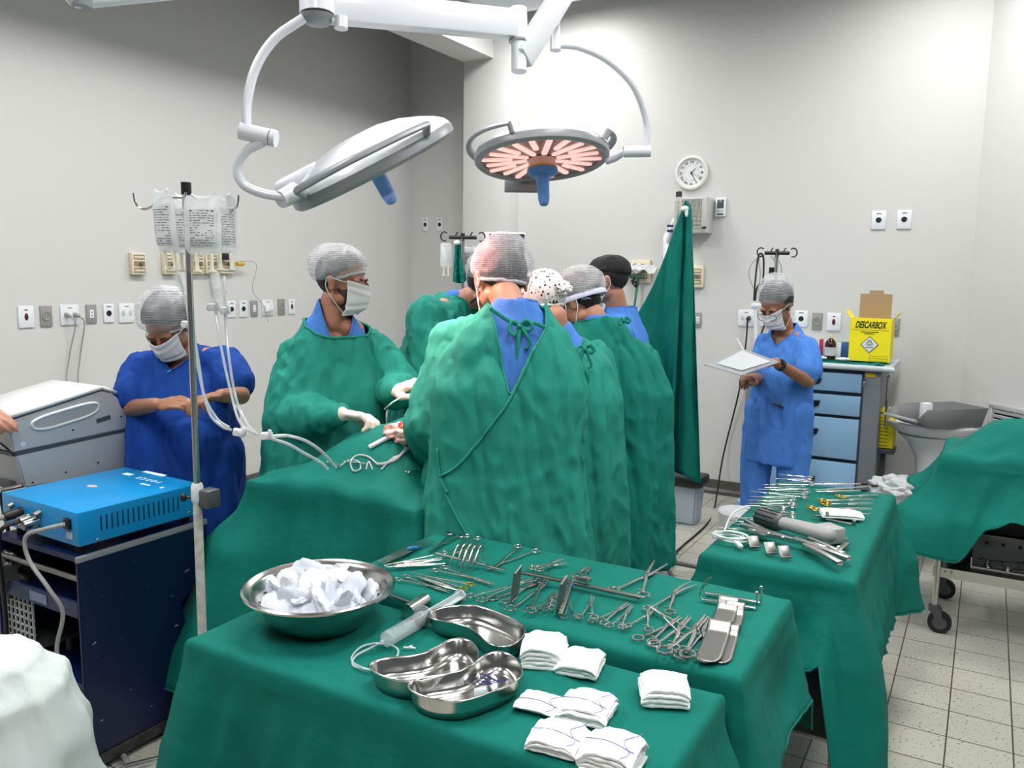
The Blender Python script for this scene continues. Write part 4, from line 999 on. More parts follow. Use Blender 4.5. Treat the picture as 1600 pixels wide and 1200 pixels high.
def bar(a, b, w, h, m, parent, name, upv=(0, 0, 1), bevel=.008):
    a, b = Vector(a), Vector(b); M = frame((a+b)/2, b-a, upv); mb = MB(); mb.box((0, 0, 0), ((b-a).length, w, h), bevel=bevel, M=M); return mb.build(name, m, parent)
bar(at(815, 92, D=2.72), at(892, -30, D=2.9), .05, .075, M_LAMPW, tr, 'spring_arm')
# centre joint and cross arm
mb = MB(); j0, j1 = at(809, 14, D=2.72), at(811, 66, D=2.72); mb.cyl(j1, j0, .030, seg=32); jt = mb.build('arm_joint', M_LAMPW, tr)
mb = MB(); mb.cyl(at(810, 66, D=2.72)-Vector((0, 0, 0)), at(810, 63, D=2.72), .0315, seg=32); mb.build('joint_ring', M_LAMPG, jt)
mb = MB(); mb.cyl(at(811, 112, D=2.72), at(811, 66, D=2.72), .0255, seg=32); mb.build('lower_sleeve', M_LAMPW, tr)
mb = MB(); mb.ell(at(806, 43, D=2.69), .004, seg=10); mb.build('screw', M_DGREY, tr)
# left lamp
tl = thing('surgical_lamp', 'surgical lamp tilted away, white back and dark grip bar towards us, upper left', 'surgical lamp', at(495, 20, D=2.4))
cL = at(578, 250, D=2.55); nL = (.93*(.43*RT-.90*Vector((0, 0, 1)))-.22*TW); lamp_head(tl, cL, nL, -(RT*.88+Vector((0, 0, .45))), .275, False)
mb = MB(); mb.cyl(at(438, 312, D=2.38), at(462, 300, D=2.42), .026, .030, 24); mb.build('neck_joint', M_LAMPW, tl)
tubeobj('lower_bow', [at(412, 222, D=2.33), at(385, 236, D=2.34), at(370, 262, D=2.35), at(380, 288, D=2.36), at(410, 302, D=2.37), at(445, 308, D=2.38)], .0135, M_LAMPW, tl, smooth=10)
mb = MB(); mb.cyl(at(376, 205, D=2.33), at(432, 217, D=2.33), .0235, seg=28); pv = mb.build('pivot', M_LAMPW, tl)
mb = MB(); mb.cyl(at(421.5, 214.6, D=2.33), at(423.5, 215, D=2.33), .0242, seg=28); mb.build('pivot_groove', M_LAMPG, pv)
tubeobj('bow_arm', [at(386, 205, D=2.33), at(386, 160, D=2.33), at(400, 105, D=2.33), at(430, 60, D=2.33), at(475, 28, D=2.33)], .0135, M_LAMPW, tl, smooth=10)
mb = MB(); mb.cyl(at(496, 24, D=2.35), at(495, -25, D=2.35), .050, .050, 36); mb.build('swivel_joint', M_LAMPW, tl)
mb = MB(); mb.lathe([(0, -.028), (.030, -.026), (.043, -.016), (.0495, 0)], at(496, 24, D=2.35), (0, 0, 1), 36); mb.build('joint_cap', M_LAMPG, tl)
mb = MB(); mb.cyl(at(533, 45, D=2.35), at(533, 27, D=2.35), .019, seg=24); mb.cyl(at(520, 33, D=2.35), at(533, 37, D=2.35), .011); mb.build('side_lug', M_LAMPW, tl)
bar(at(515, 10, D=2.38), at(803, 39, D=2.72), .07, .088, M_LAMPW, tl, 'cross_arm')
mb = MB(); mb.cyl(at(495, -20, D=2.35), Vector((at(495, -20, D=2.35).x, at(495, -20, D=2.35).y, CEIL)), .045, seg=24); mb.build('ceiling_column', M_LAMPW, tl)
# third arm top left
ta = thing('ceiling_boom', 'white rounded ceiling arm cut off by the top edge at the upper left', 'ceiling arm', at(200, -20, D=2.2))
mb = MB(); mb.caps(at(122, -8, D=2.1), at(380, -28, D=2.5), .034, .030, seg=24); mb.build('boom_tube', M_LAMPW, ta)
mb = MB(); mb.cyl(at(128, -20, D=2.1), at(128, 12, D=2.1), .030, .024); mb.build('end_joint', M_LAMPG, ta)
# domed canopy above the lamps
cc_ = thing('lamp_canopy', 'pale domed ceiling canopy peeking over the lamp arms at the top edge', 'lamp canopy', at(800, -30, D=3.0))
mb = MB(); mb.lathe([(0, 0), (.10, .006), (.17, .03), (.19, .07), (.19, CEIL-at(800, 9, D=3.0).z)], at(800, 9, D=3.0)+Vector((0, 0, 0)), (0, 0, 1), 40); mb.build('dome', M_LAMPW, cc_)
area('surgical_lamp_light', cR+Vector(nR)*.12, .3, .3, .9, (1, .5, .42), 70, rot=(Matrix(((1, 0, 0), (0, 1, 0), (0, 0, 1)))).to_euler())
bpy.data.objects['surgical_lamp_light'].rotation_euler = (-Vector(nR)).to_track_quat('Z', 'Y').to_euler()
l2 = area('surgical_lamp_light', cL+Vector(nL)*.12, .3, .3, 6, (1, .42, .35), 70); l2.rotation_euler = (-Vector(nL)).to_track_quat('Z', 'Y').to_euler()
# ================================================================ WALL FITTINGS
M_PLATE = mat('wall_plate_white', '#dbe0e6', .35); M_PLATEG = mat('wall_plate_grey', '#8f8e8b', .4); M_HOLE = mat('socket_black', '#0c0d10', .5)
def plate(c, wall, kind, label, w=.072, h=.115, group=None, face=None):
    """wall: 'L' (faces +X) or 'B' (faces -Y); kinds: oval, round, socket, double, grid"""
    M = Matrix.Translation(c) @ (Matrix(((0, 0, 1, 0), (1, 0, 0, 0), (0, 1, 0, 0), (0, 0, 0, 1))) if wall == 'L' else Matrix(((1, 0, 0, 0), (0, 0, -1, 0), (0, 1, 0, 0), (0, 0, 0, 1))))
    t = thing('wall_socket', label, 'wall socket', c, group=group)
    m = M_PLATEG if 'g' in kind.split('_')[-1:] else M_PLATE
    mb = MB(); mb.box((0, 0, .004), (w, h, .010), bevel=.004, M=M); mb.build('plate', m, t)
    k = kind.split('_')[0]
    if k == 'oval':
        mb = MB(); mb.ell((0, 0, .009), (.011, .021, .004), M=M); mb.build('socket_opening', mat('dark_red', '#4a1218', .4), t)
        mb = MB(); mb.box((0, .038, .0095), (.018, .007, .001), M=M); mb.build('red_sticker', M_REDP, t)
    if k == 'round':
        mb = MB(); mb.lathe([(0, .0105), (.0165, .0105), (.018, .009)], seg=24, M=M); mb.build('socket_opening', M_HOLE, t)
        mb = MB(); mb.box((0, .041, .0095), (.03, .005, .001), M=M); mb.build('caption_strip', M_HOLE, t)
    if k == 'socket':
        mb = MB(); mb.lathe([(.024, .008), (.026, .014), (.021, .014), (.020, .010), (0, .010)], seg=28, M=M); s_ = mb.build('socket_well', m, t)
        mb = MB(); mb.ell((-.008, 0, .0105), (.003, .003, .001), M=M, seg=10); mb.ell((.008, 0, .0105), (.003, .003, .001), M=M, seg=10); mb.build('pin_hole', M_HOLE, s_)
    if k == 'double':
        for e in (-1, 1):
            mb = MB(); mb.ell((.024*e, 0, .009), (.011, .019, .0035), M=M); mb.build('socket_opening', m if e == 0 else mat('plate_insert', '#b9bec4', .4), t)
        mb = MB(); mb.box((0, .041, .0095), (.03, .006, .001), M=M); mb.build('caption_strip', mat('caption_red', '#b9756b', .6), t)
    if k == 'grid':
        mb = MB(); mb.box((0, 0, .009), (.026, .05, .006), bevel=.003, M=M); mb.build('socket_insert', M_PLATE, t)
        for e in (-1, 1):
            mb = MB(); mb.ell((0, .010*e, .012), (.004, .004, .001), M=M, seg=10); mb.build('pin_hole', M_HOLE, t)
    return t, M
LW = XL+.001
ROW = [((40, 495), 'oval', .088, .122, 'white wall plate with dark red oval socket, first at the left edge'),
       ((71.5, 494), 'socket_g', .070, .118, 'grey wall plate with round socket, between the first white plates'),
       ((108, 492), 'double', .112, .118, 'wide white wall plate with two grey plugs and hanging cords'),
       ((142, 490.5), 'grid_g', .066, .112, 'grey wall plate with upright white insert, right of the twin plugs'),
       ((169, 489.5), 'round', .070, .112, 'white wall plate with round black opening, left of the dark-scrubs bouffant cap'),
       ((197, 489), 'double', .105, .118, 'wide white double plate partly behind the bouffant cap of dark blue scrubs'),
       ((361, 483), 'round', .075, .118, 'white plate with black opening just right of the infusion tubes'),
       ((379.5, 482.5), 'round', .075, .118, 'white plate with round black opening, second right of the infusion tubes'),
       ((396.5, 482), 'grid_g', .066, .114, 'narrow grey plate with white insert, right of the tubes'),
       ((417.5, 480.5), 'double', .110, .118, 'wide white plate carrying a white plug adapter'),
       ((439, 479.5), 'socket_g', .070, .118, 'grey round-socket plate near the masked surgeon'),
       ((455, 479), 'oval', .068, .114, 'small white plate with dark oval socket, nearest the masked surgeon')]
PL = {}
for (px, py), k, w, h, lb in ROW:
    c = at(px, py, X=LW); PL[px] = plate(c, 'L', k, lb, w, h)
# plugs with cords
for i, px in enumerate((104, 118)):
    c = at(px, 492-(i*0), X=LW+.012); t = thing('power_plug', ('left' if i == 0 else 'right')+' of two grey plugs in the wide white wall plate, its cord hanging down', 'plug', c)
    mb = MB(); mb.caps(c, c+Vector((.03, 0, -.006)), .014, .010); mb.build('plug_body', M_CABLEG, t)
    e = at(108+i*17, 560, X=LW+.03); f_ = at(105+i*18, 612, X=LW+.06)
    tubeobj('cord', [c+Vector((.03, 0, -.008)), c+Vector((.05, .02, -.05)), e, f_, Vector((f_.x+.1, f_.y, .5))], .004, M_CABLEG, t, 8)
c = at(417, 482, X=LW+.02); t = thing('plug_adapter', 'white plug adapter pushed into the wide white plate', 'plug', c)
mb = MB(); mb.box(c, (.03, .05, .05), bevel=.006); mb.build('adapter_body', M_WHITEP, t); mb = MB(); mb.box(c+Vector((.01, .035, 0)), (.02, .03, .03), bevel=.005); mb.build('side_plug', M_WHITEP, t)
RB = YB-.001
for (px, py), k, w, h, lb in [((1166, 497), 'double', .118, .118, 'wide white plate on the back wall with a black plug'),
       ((1198, 498), 'round', .09, .112, 'white plate behind the head of the person with the clipboard, cord plugged in'),
       ((1252, 498), 'round', .09, .112, 'white plate just right of the curly hair, mostly hidden'),
       ((1277, 502), 'socket_g', .068, .118, 'grey round-socket plate above the bottles'),
       ((1303, 503), 'oval', .088, .122, 'white plate with dark red oval, left of the yellow sharps box'),
       ((1397, 511), 'socket_g', .068, .118, 'grey round-socket plate right of the yellow sharps box'),
       ((1373, 344), 'round', .088, .122, 'left plate of the pair with black openings high on the back wall'),
       ((1413, 343), 'round', .088, .122, 'right plate of the pair with black openings high on the back wall')]:
    PL[px] = plate(at(px, py, Y=RB), 'B', k, lb, w, h)
for px, lb in ((665, 'left white plate with black opening on the shaded wall strip'), (687.5, 'right white plate with black opening on the shaded wall strip')):
    plate(at(px, 351, Y=YR-.001), 'B', 'round', lb, .065, .115)
c = at(1091, 500, Y=RB); plate(c, 'B', 'grid_g', 'pale grey blank plate at the edge of the hanging green cloth', .05, .11)
def cable(name, label, pts, r, m, cat='cable', smooth=8, group=None):
    mb = MB(); mb.tube(pts, r, 8, smooth=smooth); return tag(mb.build(name, m, None), label, cat, group)
# black plug and its cord
c = at(1170, 497, Y=RB-.02); t = thing('power_plug', 'black plug in the wide white plate, its cord falling to the floor', 'plug', c)
mb = MB(); mb.caps(c, c+Vector((0, -.03, -.005)), .016, .012); mb.build('plug_body', M_BLACK, t)
P3 = lambda x, y, **k: at(x, y, **k)
tubeobj('cord', [c+Vector((0, -.03, -.01)), at(1165, 540, Y=RB-.05), at(1155, 610, Y=RB-.05), at(1130, 712, Y=RB-.06), at(1117, 790, z=.008), at(1105, 818, z=.008), at(1070, 850, z=.008), at(1035, 880, z=.008), at(990, 910, z=.008)], .0058, M_BLACK, t, 8)
c = at(1200, 500, Y=RB-.02); t = thing('power_plug', 'white round plug with black cord behind the person with the clipboard', 'plug', c)
mb = MB(); mb.cyl(c+Vector((0, .018, 0)), c+Vector((0, -.02, 0)), .024); mb.build('plug_body', M_WHITEP, t)
tubeobj('cord', [c+Vector((0, -.02, 0)), at(1190, 520, Y=RB-.05), at(1181, 560, Y=RB-.08), at(1165, 680, Y=RB-.04), at(1160, 765, Y=RB-.05)], .006, M_BLACK, t, 8)
# clock
c = at(1081.5, 270.5, Y=RB); MC = Matrix.Translation(c) @ Matrix(((1, 0, 0, 0), (0, 0, -1, 0), (0, 1, 0, 0), (0, 0, 0, 1)))
t = thing('wall_clock', 'round white wall clock with roman numerals on the back wall', 'clock', c)
mb = MB(); mb.lathe([(.0, 0), (.122, 0), (.125, .012), (.120, .026), (.108, .030), (.100, .024), (.098, .014)], seg=64, M=MC); mb.build('case', mat('clock_case', '#d9d9d2', .3), t)
mb = MB(); mb.lathe([(0, .014), (.099, .014)], seg=64, M=MC); dl = mb.build('dial', mat('clock_dial', '#d5d8da', .5), t)
NUM = ['XII', 'I', 'II', 'III', 'IIII', 'V', 'VI', 'VII', 'VIII', 'IX', 'X', 'XI']
for i, s_ in enumerate(NUM):
    a = -2*pi*i/12; text_obj('numeral', s_, .026, M_HOLE, dl, MC @ Matrix.Rotation(a, 4, 'Z') @ Matrix.Translation((0, .077, .0145)), .0004, bold=.0004)
mb = MB()
for r in (.056,): mb.tube([(r*cos(2*pi*i/48), r*sin(2*pi*i/48), .0146) for i in range(48)], .0005, 4, closed=True, M=MC)
mb.build('inner_ring', M_DGREY, dl)
for nm, L, a, w in (('hour_hand', .045, radians(-42), .0032), ('minute_hand', .068, radians(-152), .0026), ('second_hand', .065, radians(-116), .0008)):
    mb = MB(); mb.prism([(-w, -.012), (w, -.012), (w*.6, L), (-w*.6, L)], .0015, M=MC @ Matrix.Rotation(a, 4, 'Z') @ Matrix.Translation((0, 0, .017))); mb.build(nm, M_HOLE, t)
# thermostat remote
c = at(1127, 324, Y=RB); t = thing('remote_control', 'small white remote with grey screen in its holder, right of the clock', 'remote control', c)
mb = MB(); mb.box(c+Vector((0, -.012, 0)), (.075, .024, .135), bevel=.008); mb.build('case', M_WHITEP, t)
mb = MB(); mb.box(c+Vector((0, -.0245, .022)), (.048, .002, .062), bevel=.0008); mb.build('screen', mat('lcd', '#4c565a', .2), t)
for i in range(4):
    mb = MB(); mb.box(c+Vector((-.022+.0147*i, -.0248, -.026)), (.008, .002, .008), bevel=.0006); mb.build('button', mat('button_blue', '#6a9aa8', .5), t)
mb = MB(); mb.box(c+Vector((0, -.0248, -.050)), (.045, .002, .010), bevel=.0006); mb.build('maker_strip', M_HOLE, t)
# speaker box with perforated front
c = at(1088, 337, Y=RB-.09); t = thing('wall_speaker', 'grey wall box with perforated front below the clock, behind the hanging cloth', 'speaker', c)
mb = MB(); mb.box(c, (.20, .17, .25), bevel=.006); mb.build('case', mat('speaker_case', '#b9bab6', .4), t)
m = bpy.data.materials.new('perforated_grille'); m.use_nodes = True; nt = m.node_tree; b = nt.nodes['Principled BSDF']; tc = nt.nodes.new('ShaderNodeTexCoord'); v = nt.nodes.new('ShaderNodeTexVoronoi'); v.inputs['Scale'].default_value = 110; v.inputs['Randomness'].default_value = .15
nt.links.new(tc.outputs['Object'], v.inputs['Vector']); rp = nt.nodes.new('ShaderNodeValToRGB'); rp.color_ramp.elements[0].position = .40; rp.color_ramp.elements[1].position = .44; rp.color_ramp.elements[0].color = lin('#3c3d3c'); rp.color_ramp.elements[1].color = lin('#b5b6b2')
nt.links.new(v.outputs['Distance'], rp.inputs['Fac']); nt.links.new(rp.outputs['Color'], b.inputs['Base Color'])
mb = MB(); mb.box(c+Vector((-.01, -.086, .005)), (.15, .004, .21)); mb.build('front_grille', m, t)
mb = MB(); mb.box(c+Vector((.09, -.095, -.09)), (.03, .02, .012), bevel=.003); mb.build('knob', M_BLACK, t)
# cream medical gas panels, left wall
M_CRL = mat('cream_label', '#8d7d63', .6); M_CHL = mat('pale_label', '#cfc7ad', .6)
def gas(px, py, lb, wall='L', w=.10, h=.135):
    c = at(px, py, X=LW) if wall == 'L' else at(px, py, Y=RB)
    ax = Vector((0, 1, 0)) if wall == 'L' else Vector((1, 0, 0)); n = Vector((1, 0, 0)) if wall == 'L' else Vector((0, -1, 0))
    t = thing('gas_outlet', lb, 'gas outlet', c); M = frame(c, ax, n)   # local Y is n x ax
    mb = MB(); mb.box((0, 0, .018), (w, h, .036), bevel=.004, M=M); mb.build('panel', M_CREAM, t)
    for i, s_ in enumerate((-1, 0, 1)):
        mb = MB(); mb.box((0, .041*s_*(1 if wall == 'L' else 1), .0365), (w*.76, .030, .003), M=M); mb.build('label_plate', M_CRL, t)
        if i != 1: mb = MB(); mb.box((0, .041*s_, .0385), (w*.66, .014, .001), M=M); mb.build('label_text_strip', M_CHL, t)
    mb = MB(); mb.cyl((.008, 0, .036), (.008, 0, .062), .010, .012, M=M); mb.build('connector', M_STEEL_D, t)
    return t, c, M
gas(212, 412, 'cream gas outlet panel, leftmost, above the bouffant cap of dark blue scrubs')
gas(262, 412, 'cream gas outlet panel behind the left infusion bag')
gas(304, 412, 'cream gas outlet panel behind the steel infusion pole')
t, c, M = gas(350, 412, 'cream gas outlet panel with black and yellow fittings, right of the bags')
mb = MB(); mb.box((-.05, .05, .06), (.05, .05, .05), bevel=.006, M=M); mb.build('black_fitting', M_BLACK, t)
mb = MB(); mb.cyl(c+Vector((.06, .06, .0)), c+Vector((.06, .11, .0)), .016); mb.build('yellow_fitting', mat('fitting_yellow', '#c9a519', .4), t)
mb = MB(); mb.ell(c+Vector((.06, .115, 0)), .012); mb.build('red_button', M_REDP, t)
tubeobj('thin_hose', [c+Vector((.06, .09, .02)), c+Vector((.10, .2, .0)), c+Vector((.1, .16, -.18)), c+Vector((.1, .26, -.3)), c+Vector((.1, .3, -.42))], .002, M_CABLEG, t, 6)
t, c, M = gas(326, 412, 'grey oxygen flowmeter jar hanging between infusion bags')
mb = MB(); mb.cyl(c+Vector((.06, 0, -.05)), c+Vector((.06, 0, -.17)), .032, .032); mb.build('jar', M_CLEAR, t)
gas(1090, 432, 'cream gas outlet panel peeking out right of the hanging green cloth', 'B', .10, .16)
t, c, M = gas(1003, 424, 'grey gas panel with round gauge and green hose, behind the black cap', 'B', .15, .17)
g0 = at(996, 432, Y=RB-.08)
mb = MB(); mb.caps(g0+Vector((-.045, 0, 0)), g0+Vector((.04, 0, 0)), .019, .016); mb.cyl(g0, g0+Vector((0, 0, -.07)), .014); mb.build('regulator', mat('regulator_green', '#2d5c49', .4), t)
mb = MB(); mb.cyl(g0+Vector((0, -.02, .06)), g0+Vector((0, .01, .06)), .036, seg=28); gg = mb.build('gauge', M_WHITEP, t)
mb = MB(); mb.tube([g0+Vector((.036*cos(i*pi/12), -.021, .06+.036*sin(i*pi/12))) for i in range(24)], .003, 6, closed=True); mb.build('bezel', M_STEEL, gg)
mb = MB(); mb.box(g0+Vector((.005, -.022, .065)), (.002, .002, .03), rot=(0, .5, 0)); mb.build('needle', M_HOLE, gg)
tubeobj('hose', [g0+Vector((0, 0, -.07)), g0+Vector((-.01, -.01, -.2)), g0+Vector((-.04, -.02, -.5)), g0+Vector((-.06, -.03, -.95))], .009, M_GREENHOSE, t, 10)
# plastic sheet on top of the panel
mb = MB()
a0, a1 = at(972, 415, Y=RB-.04), at(1030, 428, Y=RB-.04)
mb.grid(lambda u, v: Vector((a0.x+(a1.x-a0.x)*u, RB-.02-.14*v, a0.z+.03*noise.noise(Vector((u*5, v*3, 1)))-.03*v-.08*max(0, u-.75)-.05*max(0, v-.7)+.01)), 30, 10)
tag(mb.build('plastic_sheet', mat('cloudy_plastic', '#cfd2d2', .25, alpha=.7), None, sharp=0), 'crumpled clear plastic lying on the grey gas panel', 'plastic sheet')
# louvred grille on the slanted wall
Mi = SL.inverted(); o_ = Vector((0, 0, CAM_H))
def on_sl(px, py):
    d = at(px, py, D=1)-o_; a = Mi @ o_; b_ = Mi.to_3x3() @ d; t_ = -a.y/b_.y; return a+b_*t_
g1, g2 = on_sl(1550, 629), on_sl(1551, 700); Wg = .62; x0 = g1.x; ztop = g1.z; Hg = .30
t = thing('wall_vent', 'grey framed louvred wall vent behind the trolley at the right edge', 'vent', SL @ Vector((x0+Wg/2, 0, ztop-Hg/2)))
mb = MB()
for c_, d_ in (((Wg/2, -.012, 0), (Wg, .024, .03)), ((Wg/2, -.012, -Hg), (Wg, .024, .03)), ((.015, -.012, -Hg/2), (.03, .024, Hg)), ((Wg-.015, -.012, -Hg/2), (.03, .024, Hg))): mb.box((x0+c_[0], c_[1], ztop-.015+c_[2]), d_, bevel=.003, M=SL)
mb.build('frame', M_MGREY, t)
mb = MB(); mb.box((x0+Wg/2, -.002, ztop-.015-Hg/2), (Wg-.04, .003, Hg-.02), M=SL); mb.build('backing', M_HOLE, t)
for i in range(9):
    mb = MB(); mb.box((x0+Wg/2, -.012, ztop-.045-i*.029), (Wg-.06, .003, .021), rot=(.5, 0, 0), M=SL); mb.build('slat', M_PLATE, t)
# ================================================================ BLUE CART, GENERATORS, INFUSION STAND
t = thing('equipment_cart', 'scratched navy blue equipment cart with open shelves, carrying the bright blue generator', 'cart', (-2.58, 1.68, 0))
CX0, CX1, CY0, CY1, CZ = -2.80, -2.34, 1.44, 1.92, .735
m = bpy.data.materials.new('scratched_navy_panel'); m.use_nodes = True; nt = m.node_tree; b = nt.nodes['Principled BSDF']; tc = nt.nodes.new('ShaderNodeTexCoord')
mp = nt.nodes.new('ShaderNodeMapping'); mp.inputs['Scale'].default_value = (1, 9, 26); mp.inputs['Rotation'].default_value = (.15, 0, 0); nt.links.new(tc.outputs['Object'], mp.inputs['Vector'])
n = nt.nodes.new('ShaderNodeTexNoise'); n.inputs['Scale'].default_value = 3.2; n.inputs['Detail'].default_value = 6; nt.links.new(mp.outputs['Vector'], n.inputs['Vector'])
rp = nt.nodes.new('ShaderNodeValToRGB'); rp.color_ramp.elements[0].position = .70; rp.color_ramp.elements[1].position = .73; rp.color_ramp.elements[0].color = lin('#071539'); rp.color_ramp.elements[1].color = lin('#7f8ba5')
nt.links.new(n.outputs['Fac'], rp.inputs['Fac']); nt.links.new(rp.outputs['Color'], b.inputs['Base Color']); b.inputs['Roughness'].default_value = .35
M_NPANEL = m
# side panel with the cut-away lower rear
mb = MB(); poly = [(CY0, .07), (CY0, CZ-.02), (CY1, CZ-.02), (CY1, .56), (CY1-.12, .46), (CY1-.05, .07)]
MP = Matrix(((0, 0, 1, CX1-.012), (1, 0, 0, 0), (0, 1, 0, 0), (0, 0, 0, 1)))
mb.prism(poly, .012, M=MP, bevel=.002); mb.build('side_panel', M_NPANEL, t)
MP = Matrix(((0, 0, 1, CX0), (1, 0, 0, 0), (0, 1, 0, 0), (0, 0, 0, 1))); mb = MB(); mb.prism(poly, .012, M=MP, bevel=.002); mb.build('side_panel', M_NAVY, t)
for z, nm in ((CZ-.02, 'top_panel'), (.56, 'shelf'), (.30, 'shelf'), (.08, 'bottom_panel')):
    mb = MB(); mb.box(((CX0+CX1)/2, (CY0+CY1)/2, z), (CX1-CX0-.026, CY1-CY0-.02, .018)); mb.build(nm, M_NAVY, t)
mb = MB(); mb.box((CX1-.004, (CY0+CY1)/2, CZ-.016), (.014, CY1-CY0+.004, .018), bevel=.002); mb.build('top_edge_strip', mat('worn_grey_edge', '#7d8288', .5), t)
mb = MB(); mb.cyl((CX0+.01, CY0+.01, .655), (CX1-.01, CY0+.01, .655), .009); mb.build('push_rail', M_STEEL_D, t)
mb = MB(); mb.box(((CX0+CX1)/2, CY0+.006, .555), (CX1-CX0-.03, .010, .05)); mb.build('shelf_lip', mat('navy_lip', '#1c2d55', .4), t)
mb = MB(); mb.box(((CX0+CX1)/2+.01, CY0-.0005, .555), (.09, .002, .03)); mb.build('tape_label', mat('faded_tape', '#7782a0', .7), t)
mb = MB(); mb.box(((CX0+CX1)/2, (CY0+CY1)/2, .045), (CX1-CX0, CY1-CY0, .04), bevel=.004); mb.build('plinth', mat('scuffed_black_base', '#1a1b1e', .5, noise_col=(30, '#3c3c3c', 1)), t)
for sx in (CX0+.05, CX1-.05):
    for sy in (CY0+.05, CY1-.05): mb = MB(); mb.cyl((sx-.012, sy, .02), (sx+.012, sy, .02), .02); mb.build('caster', M_RUBBER, t)
# bright blue generator
bx0, bx1, by0, by1, bz0, bz1 = -2.775, -2.345, 1.46, 1.905, .747, .862
MBX = Matrix.Translation(((bx0+bx1)/2, (by0+by1)/2, 0)) @ Matrix.Rotation(radians(-1.5), 4, 'Z')
W_, D_ = bx1-bx0, by1-by0
t = thing('electrosurgical_unit', 'bright blue electrosurgical generator box with slotted side, on the navy cart', 'generator', ((bx0+bx1)/2, (by0+by1)/2, bz0))
mb = MB(); mb.box((0, 0, (bz0+bz1)/2+.004), (W_, D_, bz1-bz0-.008), bevel=.003, M=MBX); cs = mb.build('case', M_BLUEBOX, t)
for i in range(16):
    mb = MB(); mb.box((W_/2, -D_/2+.075+i*.0185, .812), (.003, .006, .05), bevel=.0012, M=MBX); mb.build('vent_slot', mat('slot_dark', '#06355a', .6), t)
for y, z in ((-D_/2+.06, .764), (D_/2-.05, .77)): mb = MB(); mb.ell((W_/2, y, z), (.004, .005, .005), M=MBX, seg=10); mb.build('screw', M_STEEL, t)
for sx in (-1, 1):
    for sy in (-1, 1): mb = MB(); mb.cyl((sx*.17, sy*.19, CZ-.011), (sx*.17, sy*.19, bz0+.002), .014, M=MBX); mb.build('rubber_foot', M_RUBBER, t)
# top lettering reads upside down from here
M_LETW = mat('white_print', '#d9ecf6', .5)
LP = lambda px, py: MBX.inverted() @ at(px, py, z=bz1)
c_ = LP(233, 750); text_obj('lettering', 'F O R C E', .030, M_LETW, cs, MBX @ Matrix.Translation((c_.x, c_.y, bz1+.0004)) @ Matrix.Rotation(pi, 4, 'Z'), .0003, bold=.0006)
for px, py, dx, dy in ((227, 757, .05, .010), (253, 762, .012, .012), (200, 741, .045, .022)):
    c_ = LP(px, py); mb = MB(); mb.box((c_.x, c_.y, bz1+.0004), (dx, dy, .0006), M=MBX); mb.build('small_print', M_LETW, cs)
c_ = LP(241, 740); mb = MB(); mb.box((c_.x, c_.y, bz1+.0004), (.12, .02, .0006), M=MBX); mb.build('white_sticker', M_LETW, t)
mb = MB(); mb.ell((-.05, -.01, bz1+.0006), (.022, .014, .0012), M=MBX); mb.build('grey_badge', M_MGREY, t)
# rear face connectors
for x, z, r, L, m, nm in ((-.10, .815, .017, .055, M_BLACK, 'black_connector'), (-.06, .80, .019, .03, M_STEEL, 'steel_connector'), (-.01, .80, .019, .045, M_STEEL, 'steel_connector'), (.01, .83, .012, .02, M_STEEL_D, 'round_socket'), (-.15, .83, .011, .015, M_STEEL_D, 'round_socket'), (.0, .775, .01, .012, M_STEEL_D, 'round_socket')):
    mb = MB(); mb.cyl((x, -D_/2, z), (x, -D_/2-L, z-.004), r, r*.85, M=MBX); mb.build(nm, m, t)
mb = MB(); mb.box((.165, -D_/2-.004, .822), (.034, .012, .034), bevel=.003, M=MBX); mb.build('power_inlet', M_BLACK, t)
mb = MB(); mb.box((.17, -D_/2-.001, .785), (.03, .003, .022), M=MBX); mb.build('rating_label', mat('label_white', '#aebdc8', .6), t)
q = lambda x, y, z: MBX @ Vector((x, y, z))
cable('power_cable', 'pale grey cable curling from the blue generator down the open cart front', [q(.165, -D_/2-.01, .822), q(.14, -D_/2-.06, .815), q(.09, -D_/2-.09, .79), q(.10, -D_/2-.09, .72), q(.17, -D_/2-.075, .64), q(.195, -D_/2-.05, .56), q(.17, -D_/2-.06, .45), q(.165, -D_/2-.06, .36), q(.12, -D_/2-.08, .28), q(.10, -D_/2-.1, .05)], .0065, M_CABLEG)
cable('signal_cable', 'thick grey cable bending down the left of the navy cart', [q(-.10, -D_/2-.055, .812), q(-.11, -D_/2-.12, .80), q(-.15, -D_/2-.16, .76), q(-.18, -D_/2-.15, .66), q(-.15, -D_/2-.14, .50), q(-.06, -D_/2-.13, .36), q(.02, -D_/2-.12, .15)], .0085, M_CABLEG)
cable('signal_cable', 'black cable hanging straight in front of the open navy cart', [q(-.06, -D_/2-.03, .798), q(-.07, -D_/2-.08, .78), q(-.085, -D_/2-.085, .70), q(-.08, -D_/2-.08, .5), q(-.07, -D_/2-.09, .2)], .007, M_BLACK)
cable('floor_cable', 'grey cable on the floor beside the white cloth bag', [at(140, 1130, z=.10), at(155, 1150, z=.03), at(180, 1165, z=.02), at(198, 1190, z=.02), at(215, 1230, z=.02)], .009, M_CABLEG)
